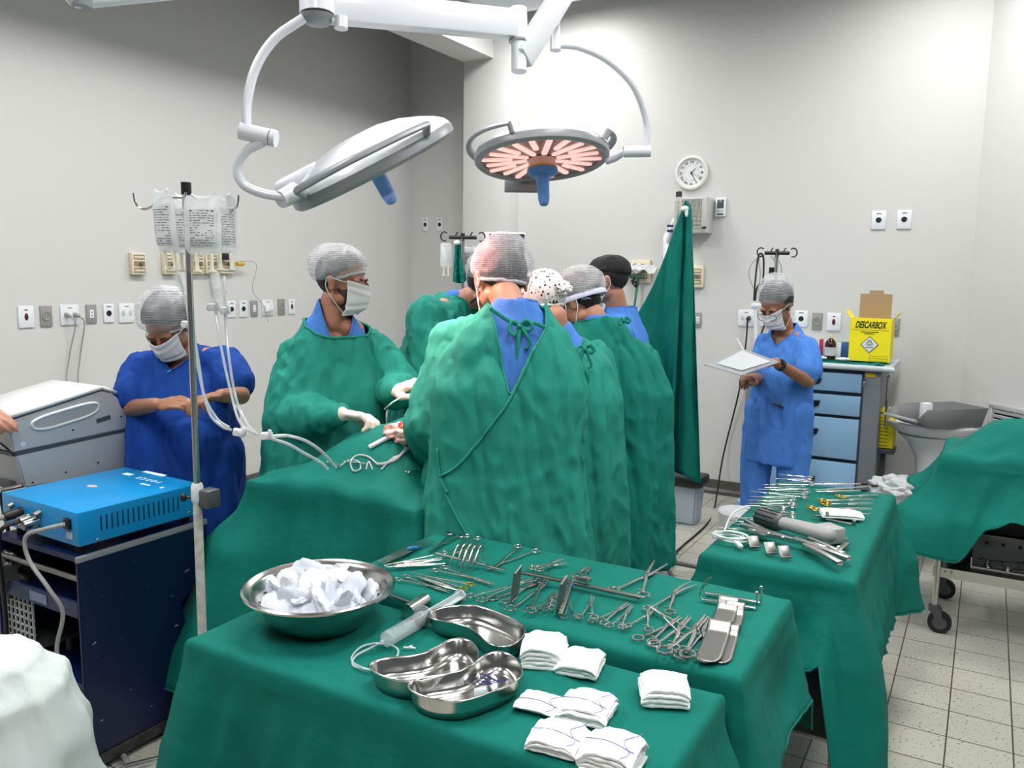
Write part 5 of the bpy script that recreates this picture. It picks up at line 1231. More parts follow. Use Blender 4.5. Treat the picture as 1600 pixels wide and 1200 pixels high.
# infusion stand
b0 = at(316, 985, D=2.56); PXY = Vector((b0.x, b0.y, 0)); 
def ontop(py):  # height on the pole axis at picture row
    lo, hi = 0, 2.6
    for _ in range(40):
        mid = (lo+hi)/2
        if proj((PXY.x, PXY.y, mid))[1] > py: lo = mid
        else: hi = mid
    return lo
zt, zj = ontop(285), ontop(755)
t = thing('infusion_stand', 'steel infusion stand with four hooks, lower tube taped white, before the dark blue scrubs', 'infusion stand', PXY)
V3 = lambda x, y, z: Vector((PXY.x+x, PXY.y+y, z))
mb = MB(); mb.cyl(V3(0, 0, zj-.02), V3(0, 0, zt-.02), .0095, seg=20); mb.build('upper_rod', M_STEEL, t)
mb = MB(); mb.cyl(V3(0, 0, .08), V3(0, 0, zj), .0135, .0135, 20); mb.build('taped_tube', mat('chipped_white_tape', '#c9c9c4', .7, noise_col=(40, '#a9a8a2', 1), bump=[(60, .5, .003)]), t)
mb = MB(); mb.cyl(V3(0, 0, zt-.035), V3(0, 0, zt), .0145, seg=20); mb.build('top_cap', M_BLACK, t)
mb = MB(); mb.cyl(V3(0, 0, zt-.075), V3(0, 0, zt-.03), .0125, seg=20); mb.build('hook_collar', M_STEEL, t)
for (dx, dy, L) in ((-1, -.1, .14), (1, .1, .14), (.35, -1, .06), (-.25, 1, .07)):
    d = (RT*dx+TW*(-dy)).normalized(); c0 = V3(0, 0, zt-.045)
    tubeobj('hook', [c0, c0+d*L*.4, c0+d*L*.55+Vector((0, 0, -.008)), c0+d*L*.75+Vector((0, 0, -.03)), c0+d*L*.92+Vector((0, 0, -.032)), c0+d*L*1.02+Vector((0, 0, -.015)), c0+d*L*1.05+Vector((0, 0, .012))], .003, M_CHROME, t, 8, 6)
mb = MB(); mb.lathe([(.014, 0), (.018, .01), (.018, .05), (.0145, .06)], V3(0, 0, zj-.06), (0, 0, 1)); mb.build('height_clamp', M_WHITEP, t)
mb = MB(); k0 = V3(0, 0, zj-.045); mb.cyl(k0, k0-RT*.035-Vector((0, 0, .0)), .004); mb.ell(k0-RT*.042, (.011, .011, .013)); mb.build('clamp_knob', M_BLACK, t)
mb = MB(); mb.box(k0+RT*.035, (.05, .05, .055), bevel=.006); mb.build('pump_bracket', M_DGREY, t)
for i in range(5):
    a = 2*pi*i/5; mb = MB(); mb.caps(V3(0, 0, .10), V3(.24*cos(a), .24*sin(a), .05), .014, .012); lg = mb.build('leg', M_STEEL, t)
    mb = MB(); mb.cyl(V3(.24*cos(a)-.01, .24*sin(a), .024), V3(.24*cos(a)+.01, .24*sin(a), .024), .024); mb.build('caster', M_RUBBER, lg)
# infusion bags
M_FLUID = mat('infusion_bag_vinyl', '#dde2e4', .15, alpha=.5, bump=[(20, .4, .01)])
M_INK = mat('label_ink', '#52575a', .6)
def bag(px, py0, py1, w, D, rot, lb, lean=0, label=True):
    a = at(px, py0, D=D); b_ = at(px+lean, py1, D=D); H = (a-b_).length
    t = thing('infusion_bag', lb, 'infusion bag', a); xd = (RT*cos(rot)+TW*sin(rot)); up = (a-b_).normalized(); nn = xd.cross(up).normalized()
    if nn.dot(TW) < 0: nn = -nn
    M = Matrix((xd, up, nn)).transposed().to_4x4(); M.translation = (a+b_)/2
    mb = MB()
    def fn(u, v, s_=1):
        x = (u-.5)*w; y = (v-.5)*H; e = min(u, 1-u)*w; f_ = min(v, 1-v)*H
        nar = 1-.18*math.exp(-((1-v)/.08))-.25*math.exp(-(v/.05)); x *= nar
        th = .020*min(1, e/.03)**.6*min(1, f_/.04)**.6*(1-.55*v)+.0006
        return Vector((x, y, s_*th+.003*noise.noise(Vector((x*25, y*18, px)))))
    mb.grid(lambda u, v: fn(u, v), 22, 30, M=M); mb.grid(lambda u, v: fn(u, v, -1), 22, 30, M=M)
    mb.build('bag_body', M_FLUID, t, sharp=0)
    mb = MB(); mb.tube([(x_*w*.28, H/2+.004-.012*(1-x_*x_), 0) for x_ in [-1+i/6 for i in range(13)]], .0025, 6, M=M); mb.build('hanger_loop', M_WHITEP, t)
    if label:
        mb = MB(); mb.grid(lambda u, v: fn(.12+u*.76, .10+v*.66)+Vector((0, 0, .0012)), 16, 16, M=M); lbp = mb.build('printed_label', mat('label_print_ground', '#c3c7c9', .4, alpha=.75), t, sharp=0)
        mb = MB(); rr = random.Random(int(px))
        for r_ in range(15):
            v = .73-r_*.042; x_ = .17
            while x_ < .80:
                L = rr.uniform(.05, .25) if r_ else .55
                if rr.random() < .75:
                    p0, p1 = fn(x_, v), fn(min(.84, x_+L), v); h = .0018 if r_ else .0035
                    mb.quad([M @ (p0+Vector((0, -h/2, .0022))), M @ (p1+Vector((0, -h/2, .0022))), M @ (p1+Vector((0, h/2, .0022))), M @ (p0+Vector((0, h/2, .0022)))])
                x_ += L+.04
        mb.build('printed_lines', M_INK, lbp)
    for e in (-.2, .2):
        mb = MB(); mb.cyl((e*w, -H/2+.006, 0), (e*w, -H/2-.045, 0), .006, .005, M=M); mb.cyl((e*w, -H/2-.045, 0), (e*w, -H/2-.05, 0), .012, M=M); mb.build('port', mat('port_cream', '#d9d6c4', .4), t)
    return M @ Vector((.2*w, -H/2-.05, 0))
p1 = bag(252, 298, 395, .092, 2.34, .5, 'infusion bag hanging furthest left, turned sideways', lean=12)
p2 = bag(285, 304, 398, .085, 2.46, .2, 'infusion bag half hidden behind the front one, left of the pole top', lean=6)
p3 = bag(315, 306, 398, .100, 2.31, -.1, 'front infusion bag squarely facing us with printed label', lean=4)
p4 = bag(347, 304, 396, .080, 2.38, -.6, 'infusion bag hanging furthest right, turned away', lean=5)
def line(lb, pts, r=.0042, chamber=True):
    t = thing('infusion_line', lb, 'infusion tube', pts[0]); n_ = tubeobj('tube', pts, r, M_CLEAR2, t, 8)
    if chamber: mb = MB(); mb.cyl(pts[0]+(pts[1]-pts[0]).normalized()*.005, pts[0]+(pts[1]-pts[0]).normalized()*.055, .0075); mb.build('drip_chamber', M_CLEAR, t)
    return t
line('clear tube running down left of the steel pole from the left bag', [at(277, 428, D=2.48), at(290, 470, D=2.47), at(296, 505, D=2.46), at(306, 560, D=2.46), at(325, 640, D=2.46), at(345, 665, D=2.46), at(362, 672, D=2.46)])
line('clear tube just right of the steel pole, inner of the pair', [at(329, 438, D=2.50), at(336, 480, D=2.48), at(345, 540, D=2.46), at(360, 610, D=2.44), at(375, 660, D=2.42), at(400, 678, D=2.42)])
line('clear tube from the right bag, outer of the pair', [at(350, 432, D=2.54), at(351, 480, D=2.50), at(356, 545, D=2.47), at(368, 620, D=2.45), at(385, 660, D=2.43), at(403, 680, D=2.42)])
line('clear tube behind the pole joining the white clamps', [at(300, 500, D=2.53), at(311, 570, D=2.5), at(320, 620, D=2.48), at(340, 655, D=2.47), at(358, 668, D=2.46)], chamber=False)
line('upper clear tube arching from the clamps to the patient drape', [at(425, 682, D=2.42), at(450, 681, D=2.44), at(480, 690, D=2.46), at(505, 708, D=2.50), at(525, 730, D=2.56)], .0048, False)
line('lower clear tube arching from the clamps to the patient drape', [at(425, 686, D=2.41), at(450, 694, D=2.42), at(475, 708, D=2.45), at(500, 722, D=2.49), at(512, 733, D=2.52)], .0048, False)
def clampw(px, py, D, lb, w=.045, rot=0):
    c = at(px, py, D=D); t = thing('roller_clamp', lb, 'tube clamp', c); M = frame(c, RT*cos(rot)+Vector((0, 0, sin(rot))), TW)
    mb = MB(); mb.box((0, 0, 0), (w, .022, .018), bevel=.004, M=M); mb.box((w*.35, .008, .008), (w*.3, .024, .008), bevel=.003, M=M); mb.build('clamp_body', M_WHITEP, t)
    mb = MB(); mb.cyl((-w*.15, 0, -.013), (-w*.15, 0, .013), .009, M=M); mb.build('clamp_roller', M_WHITEP, t)
clampw(292, 507, 2.46, 'white roller clamp left of the steel pole', .03)
clampw(334, 480, 2.46, 'white roller clamp upper left of the close pair right of the pole', .04)
clampw(352, 485, 2.48, 'white roller clamp upper right of the close pair right of the pole', .03)
clampw(374, 676, 2.42, 'white clamp between the two tube bundles, left', .036, -.2)
clampw(417, 681, 2.41, 'white ratchet clamp where two tubes leave for the patient', .034, .05)
# grey machine behind the generator, tilted
XM = -2.86; pf = lambda px, py: at(px, py, X=XM)
t = thing('anaesthesia_monitor', 'big light grey machine with sunken grip, tilted behind the blue generator', 'machine', (-3.05, 1.9, .6))
def sideprism(name, pts, m, th, x=None):
    P = [pf(*q_) for q_ in pts]; mb = MB(); mb.prism([(q_.y, q_.z) for q_ in P], th, M=Matrix(((0, 0, 1, (XM if x is None else x)-th), (1, 0, 0, 0), (0, 1, 0, 0), (0, 0, 0, 1))), bevel=.004); return mb.build(name, m, t)
up = sideprism('upper_case', [(22, 707), (12, 660), (161, 611), (180, 618), (196, 635), (207, 668)], M_MGREY, .30)
sideprism('lower_case', [(40, 762), (25, 713), (209, 672), (226, 718), (200, 735)], M_MGREY, .30)
sideprism('case_seam', [(25, 713), (22, 707), (207, 668), (209, 672)], M_DGREY, .298)
# light top shell
mb = MB(); A_ = pf(8, 657); B_ = pf(161, 608); C_ = pf(182, 616)
for a_, b_ in ((A_, B_), (B_, C_)):
    mb.quad([a_, b_, b_+Vector((-.32, 0, 0)), a_+Vector((-.32, 0, 0))])
o = mb.build('top_shell', M_MLIGHT, t); o.modifiers.new('t', 'SOLIDIFY').thickness = .012
mb = MB(); q_ = []
gc, gx, gy = pf(103, 648), (pf(155, 632)-pf(52, 663))/2, (pf(100, 640)-pf(106, 662))/2
for i in range(40):
    a = 2*pi*i/40; k = 1-.35*max(0, -cos(a))*0
    sx = abs(cos(a))**.55*(1 if cos(a) >= 0 else -1); sy = abs(sin(a))**.8*(1 if sin(a) >= 0 else -1)
    q_.append(gc+gx*sx+gy*sy*(1.1 if sy < 0 else .7)+Vector((.002, 0, 0)))
mb.tube(q_, .0055, 8, closed=True); gr = mb.build('grip_rim', M_MLIGHT, up)
mb = MB(); vv = [mb.bm.verts.new(x_+Vector((.001, 0, 0))) for x_ in q_]; mb.bm.faces.new(vv); mb.build('grip_recess', mat('grip_recess_grey', '#a5a8a8', .5), up)
mb = MB(); c_ = [pf(150, 655), pf(172, 648), pf(173, 655), pf(151, 662)]; mb.quad([x_+Vector((.001, 0, 0)) for x_ in c_]); mb.build('rating_badge', M_DGREY, up)
for q2_ in ((36, 694), (114, 672), (189, 651), (51, 754), (103, 738), (153, 723), (202, 709)):
    mb = MB(); c_ = pf(*q2_); mb.cyl(c_-Vector((.002, 0, 0)), c_+Vector((.0015, 0, 0)), .009 if q2_ == (36, 694) else .0035, seg=14); mb.build('screw', M_LAMPW if q2_ == (36, 694) else M_HOLE, up)
mb = MB(); mb.box((-3.01, 1.72, .84), (.2, .3, .03), bevel=.01); mb.box((-3.01, 1.75, .45), (.10, .10, .8), bevel=.01); mb.build('stand_column', M_DGREY, t)
mb = MB(); mb.box((-3.01, 1.75, .06), (.42, .5, .05), bevel=.015); st = mb.build('stand_base', M_DGREY, t)
for sx in (-.18, .18):
    for sy in (-.2, .2): mb = MB(); mb.cyl((-3.01+sx-.012, 1.75+sy, .03), (-3.01+sx+.012, 1.75+sy, .03), .03); mb.build('caster', M_RUBBER, st)
tubeobj('pole_handle', [at(215, 725, X=-2.95), at(240, 722, X=-2.95), at(255, 735, X=-2.95), at(262, 752, X=-2.95)], .010, M_MLIGHT, t, 10)
mb = MB(); mb.caps(at(190, 733, X=-2.9), at(222, 722, X=-2.9), .016, .018); mb.build('cushion', mat('beige_pad', '#9d9684', .7), t)
cable('thin_cable', 'thin blue-grey wire looping behind the blue generator', [at(213, 677, X=-2.9), at(228, 690, X=-2.92), at(231, 715, X=-2.93), at(235, 705, X=-2.94), at(248, 720, X=-2.95), at(252, 745, X=-2.95)], .0025, M_CABLEG)
mb = MB(); mb.box(at(228, 706, X=-2.92), (.02, .06, .02), bevel=.004); tag(mb.build('connector_block', mat('blue_connector', '#1d3fa8', .4), None), 'small blue connector at the right of the tilted grey machine', 'connector')
for i, (pts, r, m_, lb) in enumerate([([(0, 692), (10, 700), (22, 712)], .004, M_BLACK, 'thin black cable entering from the left edge under the grip machine'),
        ([(0, 672), (6, 668)], .010, M_BLACK, 'short black hose end at the left edge'),
        ([(0, 766), (20, 762), (38, 757)], .008, M_STEEL, 'metal braided hose joint left of the blue generator'),
        ([(0, 770), (6, 800), (14, 835), (22, 870), (28, 930)], .007, M_BLACK, 'black cable sagging down at the left edge'),
        ([(-5, 842), (15, 838), (35, 850)], .004, M_BLACK, 'upper of two black loops at the left edge'),
        ([(-5, 850), (15, 848), (38, 862)], .004, M_BLACK, 'lower of two black loops at the left edge')]):
    cable('hose', lb, [at(x_, y_, X=-2.86-.01*i) for x_, y_ in pts], r, m_)
# lattice basket and dark bag behind the cart
c_ = at(25, 960, D=2.75); t = thing('wire_basket', 'grey lattice basket low at the left edge behind the cart', 'basket', (c_.x, c_.y, 0))
mb = MB()
for i in range(9): mb.box((c_.x-.10+.025*i, c_.y, c_.z), (.005, .006, .2))
for i in range(9): mb.box((c_.x, c_.y, c_.z-.1+.025*i), (.21, .006, .005))
mb.build('lattice', M_MGREY, t)
mb = MB(); mb.box((c_.x, c_.y+.12, c_.z-.1), (.21, .24, .006)); mb.box((c_.x, c_.y+.24, c_.z), (.21, .006, .2)); mb.build('tray', M_DGREY, t)
mb = MB(); 
for sx in (-.09, .09): mb.cyl((c_.x+sx, c_.y+.12, 0), (c_.x+sx, c_.y+.12, c_.z-.1), .01)
mb.build('leg', M_DGREY, t)
mb = MB(); bmesh.ops.create_icosphere(mb.bm, subdivisions=4, radius=1); cc2 = at(22, 890, D=2.8)
for v in mb.bm.verts: v.co = cc2+Vector((v.co.x*.10, v.co.y*.10, v.co.z*.09))*(1+.3*noise.noise(v.co*4))
tag(mb.build('breathing_bag', mat('shiny_dark_rubber', '#232426', .3), None, sharp=0), 'crumpled shiny black bag above the lattice basket, left edge', 'bag')
# white cloth bag in the near left corner
mb = MB(); c_ = at(20, 1110, D=1.62); n_ = 90
def wb(u, v):
    a = 2*pi*u; z = 1.0-v*1.05; prof = [(0, .03), (.06, .13), (.15, .185), (.35, .225), (.6, .25), (1, .27)]
    r = pwl(prof)(v); fl = .022*noise.noise(Vector((cos(a)*2.4, sin(a)*2.4, v*1.3)))+.014*noise.noise(Vector((cos(a)*6, sin(a)*6, v*3+a*.8)))+.006*noise.noise(Vector((cos(a)*14, sin(a)*14, v*9)))
    zz = .76*(1-v)**1.0; top = .76; zz = top-.76*v+ (.015*noise.noise(Vector((cos(a)*2, sin(a)*2, 5))) if v < .4 else 0)
    return Vector((BX+(r+fl*min(1, v*5))*cos(a), BY+(r+fl*min(1, v*5))*sin(a), max(.003, zz)))
b1_ = at(20, 1000, z=.74); BX, BY = b1_.x-.02, b1_.y-.06
mb.grid(wb, n_, 60, closed=True); mb.disp(lambda p, n: n*(.012*sqrt(.004+abs(noise.noise(Vector((p.x*9+p.z*3, p.y*9, p.z*4)))))+.010*sqrt(.004+abs(noise.noise(Vector((p.x*5, p.y*14+p.z*6, p.z*7))))))); 
tag(mb.build('laundry_bag', mat('white_hamper_cloth', '#c6cfcf', .85, bump=CLG), None, sharp=0), 'white cloth bag bulging in the lower left corner', 'cloth bag')
# ================================================================ INSTRUMENTS
TA, TB, TC = .804, .819, .786
def clone(t, loc, rz, sc, label, group=None):
    c = t.copy(); C.objects.link(c); c.location = loc; c.rotation_euler = (0, 0, rz); c.scale = (sc, sc, sc)
    tag(c, label, t['category'], group)
    if group is None and 'group' in c: del c['group']
    for ch in list(t.children):
        d = ch.copy(); C.objects.link(d); d.parent = c
        for g in list(ch.children): e = g.copy(); C.objects.link(e); e.parent = d
    return c
PROTO = {}
def place(pr, loc, rz, sc, label, group):
    if pr[1]: return clone(pr[0], loc, rz, sc, label, group)
    t = pr[0]; pr[1] = 1; t.location = loc; t.rotation_euler = (0, 0, rz); t.scale = (sc,)*3; return tag(t, label, t['category'], group)
def scissor(L=.16, op=.05, curve=0, gold=False, kind='clamp', blades=.34, ringr=.0115):
    key = (L, op, curve, gold, kind, blades)
    if key in PROTO: return PROTO[key]
    t = thing({'clamp': 'hemostat_clamp', 'scissors': 'surgical_scissors'}[kind], 'x', {'clamp': 'clamp', 'scissors': 'scissors'}[kind])
    for e in (-1, 1):
        M = Matrix.Rotation(op*e, 4, 'Z'); h = .0035+.0012*e; Lh, Lj = L*(1-blades), L*blades; rr = ringr
        mb = MB(); k = .004
        sh = [(-(.002)*e, Lj*.0, h), (.004*e, -Lh*.25, h), (.007*e, -Lh*.6, h), (.010*e, -Lh+rr*2.2, h)]
        if kind == 'clamp' and e == 1: mb.box((.0035, -Lh+rr*2.6, h), (.012, .004, .003), M=M)
        mb.tube(sh, [k*.8, k*.75, k*.65, k*.6], 8, smooth=4, M=M, flat=.6)
        jp = [(0, -.008, h), (-.0015*e, Lj*.15, h), (-.0008*e+curve*.3, Lj*.55, h), (-.0002*e+curve, Lj, h)]
        mb.tube(jp, [k*1.0, k*1.0, k*.8, k*.62, k*.42], 8, smooth=4, M=M, flat=.6)
        a = mb.build('arm', M_STEEL, t, local=True)
        mb = MB(); c_ = Vector((.013*e, -Lh+rr, h)); mb.tube([c_+Vector((rr*.92*cos(i*pi/8), rr*1.1*sin(i*pi/8), 0)) for i in range(16)], .0021, 6, closed=True, M=M)
        mb.build('finger_ring', M_GOLD if gold else M_STEEL, a, local=True)
    mb = MB(); mb.cyl((0, 0, .001), (0, 0, .0075), .0032, seg=12); mb.build('joint_screw', M_STEEL_D, t, local=True)
    PROTO[key] = [t, 0]; return PROTO[key]
def put(ring, tip, z, label, group=None, **kw):
    L = kw.get('L', .16); pr = scissor(**kw); r, q = at(ring[0], ring[1], z=z), at(tip[0], tip[1], z=z); d = q-r
    sc = max(.6, min(1.6, d.length/(L-.012))); rz = atan2(-d.x, d.y); b_ = kw.get('blades', .34)
    piv = r+d*(1-b_)
    if pr[1] == 0:
        t = pr[0]; t.location = piv; t.rotation_euler = (0, 0, rz); t.scale = (sc,)*3; tag(t, label, t['category'], group); pr[1] = 1; return t
    return clone(pr[0], piv, rz, sc, label, group)
B_ = [((714, 836), (672, 862), dict(), 'clamp near the far table corner, first of the two ring pairs at the edge'),
      ((739, 840), (706, 863), dict(), 'clamp near the far table corner, second ring pair along the edge'),
      ((700, 868), (602, 884), dict(L=.22, blades=.28), 'long clamp pointing at the basin, rings in the middle of the forceps bundle'),
      ((824, 858), (764, 892), dict(L=.2, op=.10, blades=.28), 'open long clamp lying alone, rings toward the main green gown'),
      ((686, 890), (770, 914), dict(L=.2, blades=.28), 'long clamp under the rake retractor, rings toward the basin'),
      ((731, 919), (646, 896), dict(L=.2, gold=True, kind='scissors', blades=.45, op=.04), 'scissors with gold rings above the syringe plunger'),
      ((627, 904), (702, 926), dict(L=.2, blades=.3), 'clamp with one ring showing right beside the basin rim'),
      ((833, 888), (886, 881), dict(op=.07), 'clamp behind the long steel bar, upper of a crossed pair'),
      ((836, 891), (879, 874), dict(op=.04), 'clamp behind the long steel bar, lower of a crossed pair'),
      ((902, 911), (923, 886), dict(op=.04), 'short clamp lying behind the middle of the steel bar, tips toward the gowns'),
      ((889, 906), (916, 887), dict(op=.07), 'short clamp beside the bar, crossing its neighbour'),
      ((742, 937), (838, 904), dict(L=.2, curve=.012), 'curved clamp next to the kidney dish, upper one'),
      ((778, 940), (850, 906), dict(L=.2, curve=.012), 'curved clamp next to the kidney dish, middle one'),
      ((812, 956), (864, 897), dict(L=.22, curve=-.016, blades=.42, op=.06), 'large curved clamp with big rings above the gauze pile'),
      ((845, 953), (866, 926), dict(op=.04), 'small clamp left of the upright rack of blades'),
      ((852, 951), (874, 926), dict(op=.04), 'small clamp doubled against its left neighbour by the upright blades'),
      ((892, 965), (887, 934), dict(op=.07), 'small clamp directly under the retractor lever'),
      ((916, 967), (926, 933), dict(op=.07), 'small open clamp right of the retractor lever'),
      ((934, 974), (981, 945), dict(op=.04), 'clamp in the front row, left of a tight pair below the bar'),
      ((962, 981), (987, 948), dict(op=.04), 'clamp in the front row, right of a tight pair below the bar'),
      ((995, 984), (1021, 950), dict(op=.16), 'wide open clamp in the front row, alone between two pairs'),
      ((979, 930), (1031, 882), dict(L=.2, op=.16, blades=.42), 'wide open clamp with its tips poking over the far table edge'),
      ((1028, 957), (1070, 912), dict(L=.2, op=.10, curve=.018, blades=.42), 'curved clamp near the two hooked retractors'),
      ((1076, 992), (1018, 950), dict(L=.2, op=.08, blades=.3), 'clamp lying across others, rings pointing toward the flat wavy blade'),
      ((1007, 1003), (1062, 967), dict(op=.04), 'clamp leftmost in the front group by the wavy blade'),
      ((1036, 1013), (1076, 967), dict(op=.05), 'clamp second in the front group by the wavy blade'),
      ((1055, 1024), (1102, 967), dict(op=.04), 'clamp third in the front group by the wavy blade'),
      ((1082, 1031), (1109, 971), dict(op=.04), 'clamp touching the near end of the wavy blade')]
for i, (r, q, kw, lb) in enumerate(B_): put(r, q, TB+.0035*(i % 3), lb, 'clamps on the middle table', **kw)
C_ = [((1267, 748), (1217, 742), {}, 'clamp furthest from us on the right table'), ((1267, 752), (1213, 749), {}, 'clamp second furthest on the right table'),
      ((1266, 756), (1194, 759), dict(L=.2, blades=.3), 'long clamp third from the far end of the right table'), ((1258, 763), (1196, 763), dict(L=.2, blades=.3), 'long clamp fourth from the far end of the right table'),
      ((1260, 768), (1186, 766), dict(L=.2, blades=.3), 'long clamp fifth from the far end of the right table'), ((1258, 776), (1173, 770), dict(L=.2, curve=.012), 'curved clamp sixth from the far end of the right table'),
      ((1241, 780), (1173, 777), dict(L=.2, blades=.3), 'clamp seventh from the far end, left row of the right table'), ((1240, 786), (1170, 783), {}, 'clamp eighth from the far end, left row of the right table'),
      ((1238, 791), (1168, 788), {}, 'clamp ninth from the far end, left row of the right table'), ((1226, 797), (1165, 791), {}, 'clamp tenth from the far end, left row of the right table'),
      ((1240, 805), (1165, 797), dict(L=.2, curve=.012), 'curved clamp eleventh in the left row of the right table'), ((1240, 811), (1178, 804), dict(L=.2, blades=.3), 'clamp twelfth in the left row, just beyond the curved ones'),
      ((1195, 813), (1130, 809), dict(L=.2, curve=.018, blades=.42, op=.1), 'first curved clamp left of the saw motor'), ((1190, 818), (1139, 815), dict(curve=.012), 'second curved clamp left of the saw motor'),
      ((1190, 823), (1143, 820), dict(curve=.012), 'third curved clamp left of the saw motor'), ((1186, 829), (1119, 826), dict(L=.2, curve=.012), 'clamp just behind the coil of white tubing'),
      ((1306, 832), (1226, 812), dict(L=.2, op=.08, blades=.3), 'long clamp slanting behind the white saw body, ring end to the right'), ((1314, 845), (1238, 822), dict(L=.2, op=.05), 'long clamp whose rings stick out right of the white saw'),
      ((1312, 777), (1370, 775), dict(gold=True, kind='scissors', op=.03, blades=.45), 'gold-ringed scissors furthest away in the group of four'), ((1286, 784), (1363, 781), dict(L=.2, gold=True, kind='scissors', op=.04, blades=.45), 'gold-ringed scissors second away in the group of four'),
      ((1287, 789), (1361, 788), dict(L=.2, gold=True, kind='scissors', op=.04, blades=.45), 'gold-ringed scissors third away in the group of four'), ((1268, 796), (1359, 796), dict(L=.2, gold=True, kind='scissors', op=.05, blades=.45), 'gold-ringed scissors nearest the white gauze')]
for i, (r, q, kw, lb) in enumerate(C_): put(r, q, TC+.0035*(i % 2), lb, 'clamps and scissors on the right table', **kw)
# thumb forceps
def forceps(a, b_, z, lb, group, w=.010, m=M_STEEL, blk=False):
    a, b_ = at(a[0], a[1], z=z+.004), at(b_[0], b_[1], z=z+.004); d = (b_-a); L = d.length; d.normalize(); s_ = Vector((-d.y, d.x, 0))
    t = thing('thumb_forceps', lb, 'forceps', a, group=group)
    for e in (-1, 1):
        mb = MB(); mb.tube([a, a+d*L*.3+s_*w*.5*e, a+d*L*.7+s_*w*.32*e, b_+s_*.0006*e], [.0022, .0038, .003, .0013], 8, smooth=6, flat=.5); mb.build('prong', m, t)
    if blk: mb = MB(); mb.cyl(b_-d*.03, b_-d*.005, .0045); mb.build('insulated_tip', M_BLACK, t)
    return t
for a, b_, lb in [((669, 842), (590, 877), 'dark forceps uppermost in the bundle by the basin'), ((678, 845), (592, 879), 'dark forceps second in the bundle by the basin'), ((650, 857), (596, 881), 'forceps with blue mark in the bundle by the basin'),
                  ((759, 848), (706, 865), 'forceps pointing to the far edge between clamps and rake retractor'), ((695, 880), (603, 886), 'long forceps lowest in the bundle by the basin'), ((690, 874), (600, 884), 'forceps just above the lowest one by the basin'),
                  ((716, 922), (648, 899), 'slim forceps lying along the gold-ringed scissors')]:
    forceps(a, b_, TB+.002, lb, 'forceps on the middle table')
mb = MB(); mb.box(at(645, 856, z=TB+.012), (.03, .012, .008), rot=(0, 0, .9), bevel=.002); tag(mb.build('suture_packet', mat('blue_film', '#1d78b0', .3), None), 'small blue strip among the forceps near the basin', 'strip')
for a, b_, lb, k in [((1273, 756), (1357, 756), 'long black-tipped forceps, furthest at the right table edge', True), ((1273, 766), (1372, 759), 'long black-tipped forceps, middle one crossing at the right table edge', True), ((1276, 768), (1357, 766), 'long black-tipped forceps, nearest at the right table edge', True), ((1316, 805), (1360, 802), 'short forceps under the white gauze on the right table', False)]:
    forceps(a, b_, TC+.002, lb, 'forceps on the right table', blk=k)
def P_(px, py, z, h=0): v = at(px, py, z=z); v.z += h; return v
# rake retractors
def rake(a, b_, lb, n=3):
    a, b_ = P_(*a, TB, .018), P_(*b_, TB, .012); d = (b_-a).normalized(); s_ = Vector((-d.y, d.x, 0)); t = thing('rake_retractor', lb, 'retractor', b_)
    mb = MB(); mb.tube([a, a+(b_-a)*.5, b_], [.006, .005, .0045], 8, smooth=4, flat=.6); mb.build('handle', M_STEEL, t)
    for i in range(n):
        o_ = s_*.011*(i-(n-1)/2); c0 = a+(b_-a)*.42+d*.012*i
        mb = MB(); mb.tube([c0+o_, c0+o_+Vector((0, 0, .04)), c0+o_-s_*.02+Vector((0, 0, .048)), c0+o_-s_*.045+Vector((0, 0, .02)), c0+o_-s_*.06+Vector((0, 0, -.008))], [.0024]*4+[.0012], 8, smooth=5); mb.build('prong', M_STEEL, t)
    return t
rake((682, 874), (786, 897), 'rake retractor with curved prongs lying furthest from us, near the middle of the table')
rake((705, 880), (789, 897), 'second rake retractor, its prongs beside those of the first')
# rib spreader: toothed bar, blades and lever
t = thing('rib_spreader', 'large steel rib spreader with long toothed bar and upright slotted blades', 'rib spreader', P_(900, 920, TB))
a, b_ = P_(814, 906, TB, .02), P_(1001, 941, TB, .012); d = (b_-a).normalized(); s_ = Vector((-d.y, d.x, 0))
bar(a, b_, .014, .007, M_STEEL_D, t, 'toothed_bar', bevel=.0015)
mb = MB()
for i in range(40): mb.box(a+(b_-a)*(.03+.024*i)+s_*.0075, (.003, .002, .006), rot=(0, 0, atan2(d.y, d.x)))
o = mb.build('rack_teeth', M_STEEL_D, t); o['kind'] = 'stuff'
def blade(px, py, lb, h=.085):
    c0 = P_(px, py, TB, .004); M = frame(c0, s_, Vector((0, 0, 1))+d*.12); mb = MB()
    for k in range(4): mb.tube([(-.018+.012*k, 0, 0), (-.018+.012*k, 0, h*(.85+.04*k)), ], .0026, 8, M=M, flat=.6)
    mb.tube([(-.018, 0, 0), (.018, 0, 0)], .003, 8, M=M); mb.tube([(-.018, 0, h*.85), (.018, 0, h*.97)], .003, 8, M=M)
    return mb.build('slotted_blade', M_STEEL_D, t)
blade(803, 940, ''); blade(874, 958, '')
bar(P_(897, 918, TB, .030), P_(921, 925, TB, .030), .020, .014, M_STEEL, t, 'slider', bevel=.002)
bar(P_(894, 922, TB, .028), P_(875, 968, TB, .012), .010, .007, M_STEEL_D, t, 'lever', bevel=.002)
mb = MB(); mb.cyl(P_(893, 925, TB, .022), P_(891, 930, TB, .022), .0065); mb.build('blue_ring', mat('blue_tape', '#3147a8', .5), t)
for k in range(3): mb = MB(); c0 = P_(877-2*k, 948+7*k, TB, .016); mb.tube([c0, c0-d*.018+Vector((0, 0, .004)), c0-d*.022-s_*.008, c0-d*.010-s_*.012], .0018, 6, smooth=5); mb.build('hook', M_STEEL, t)
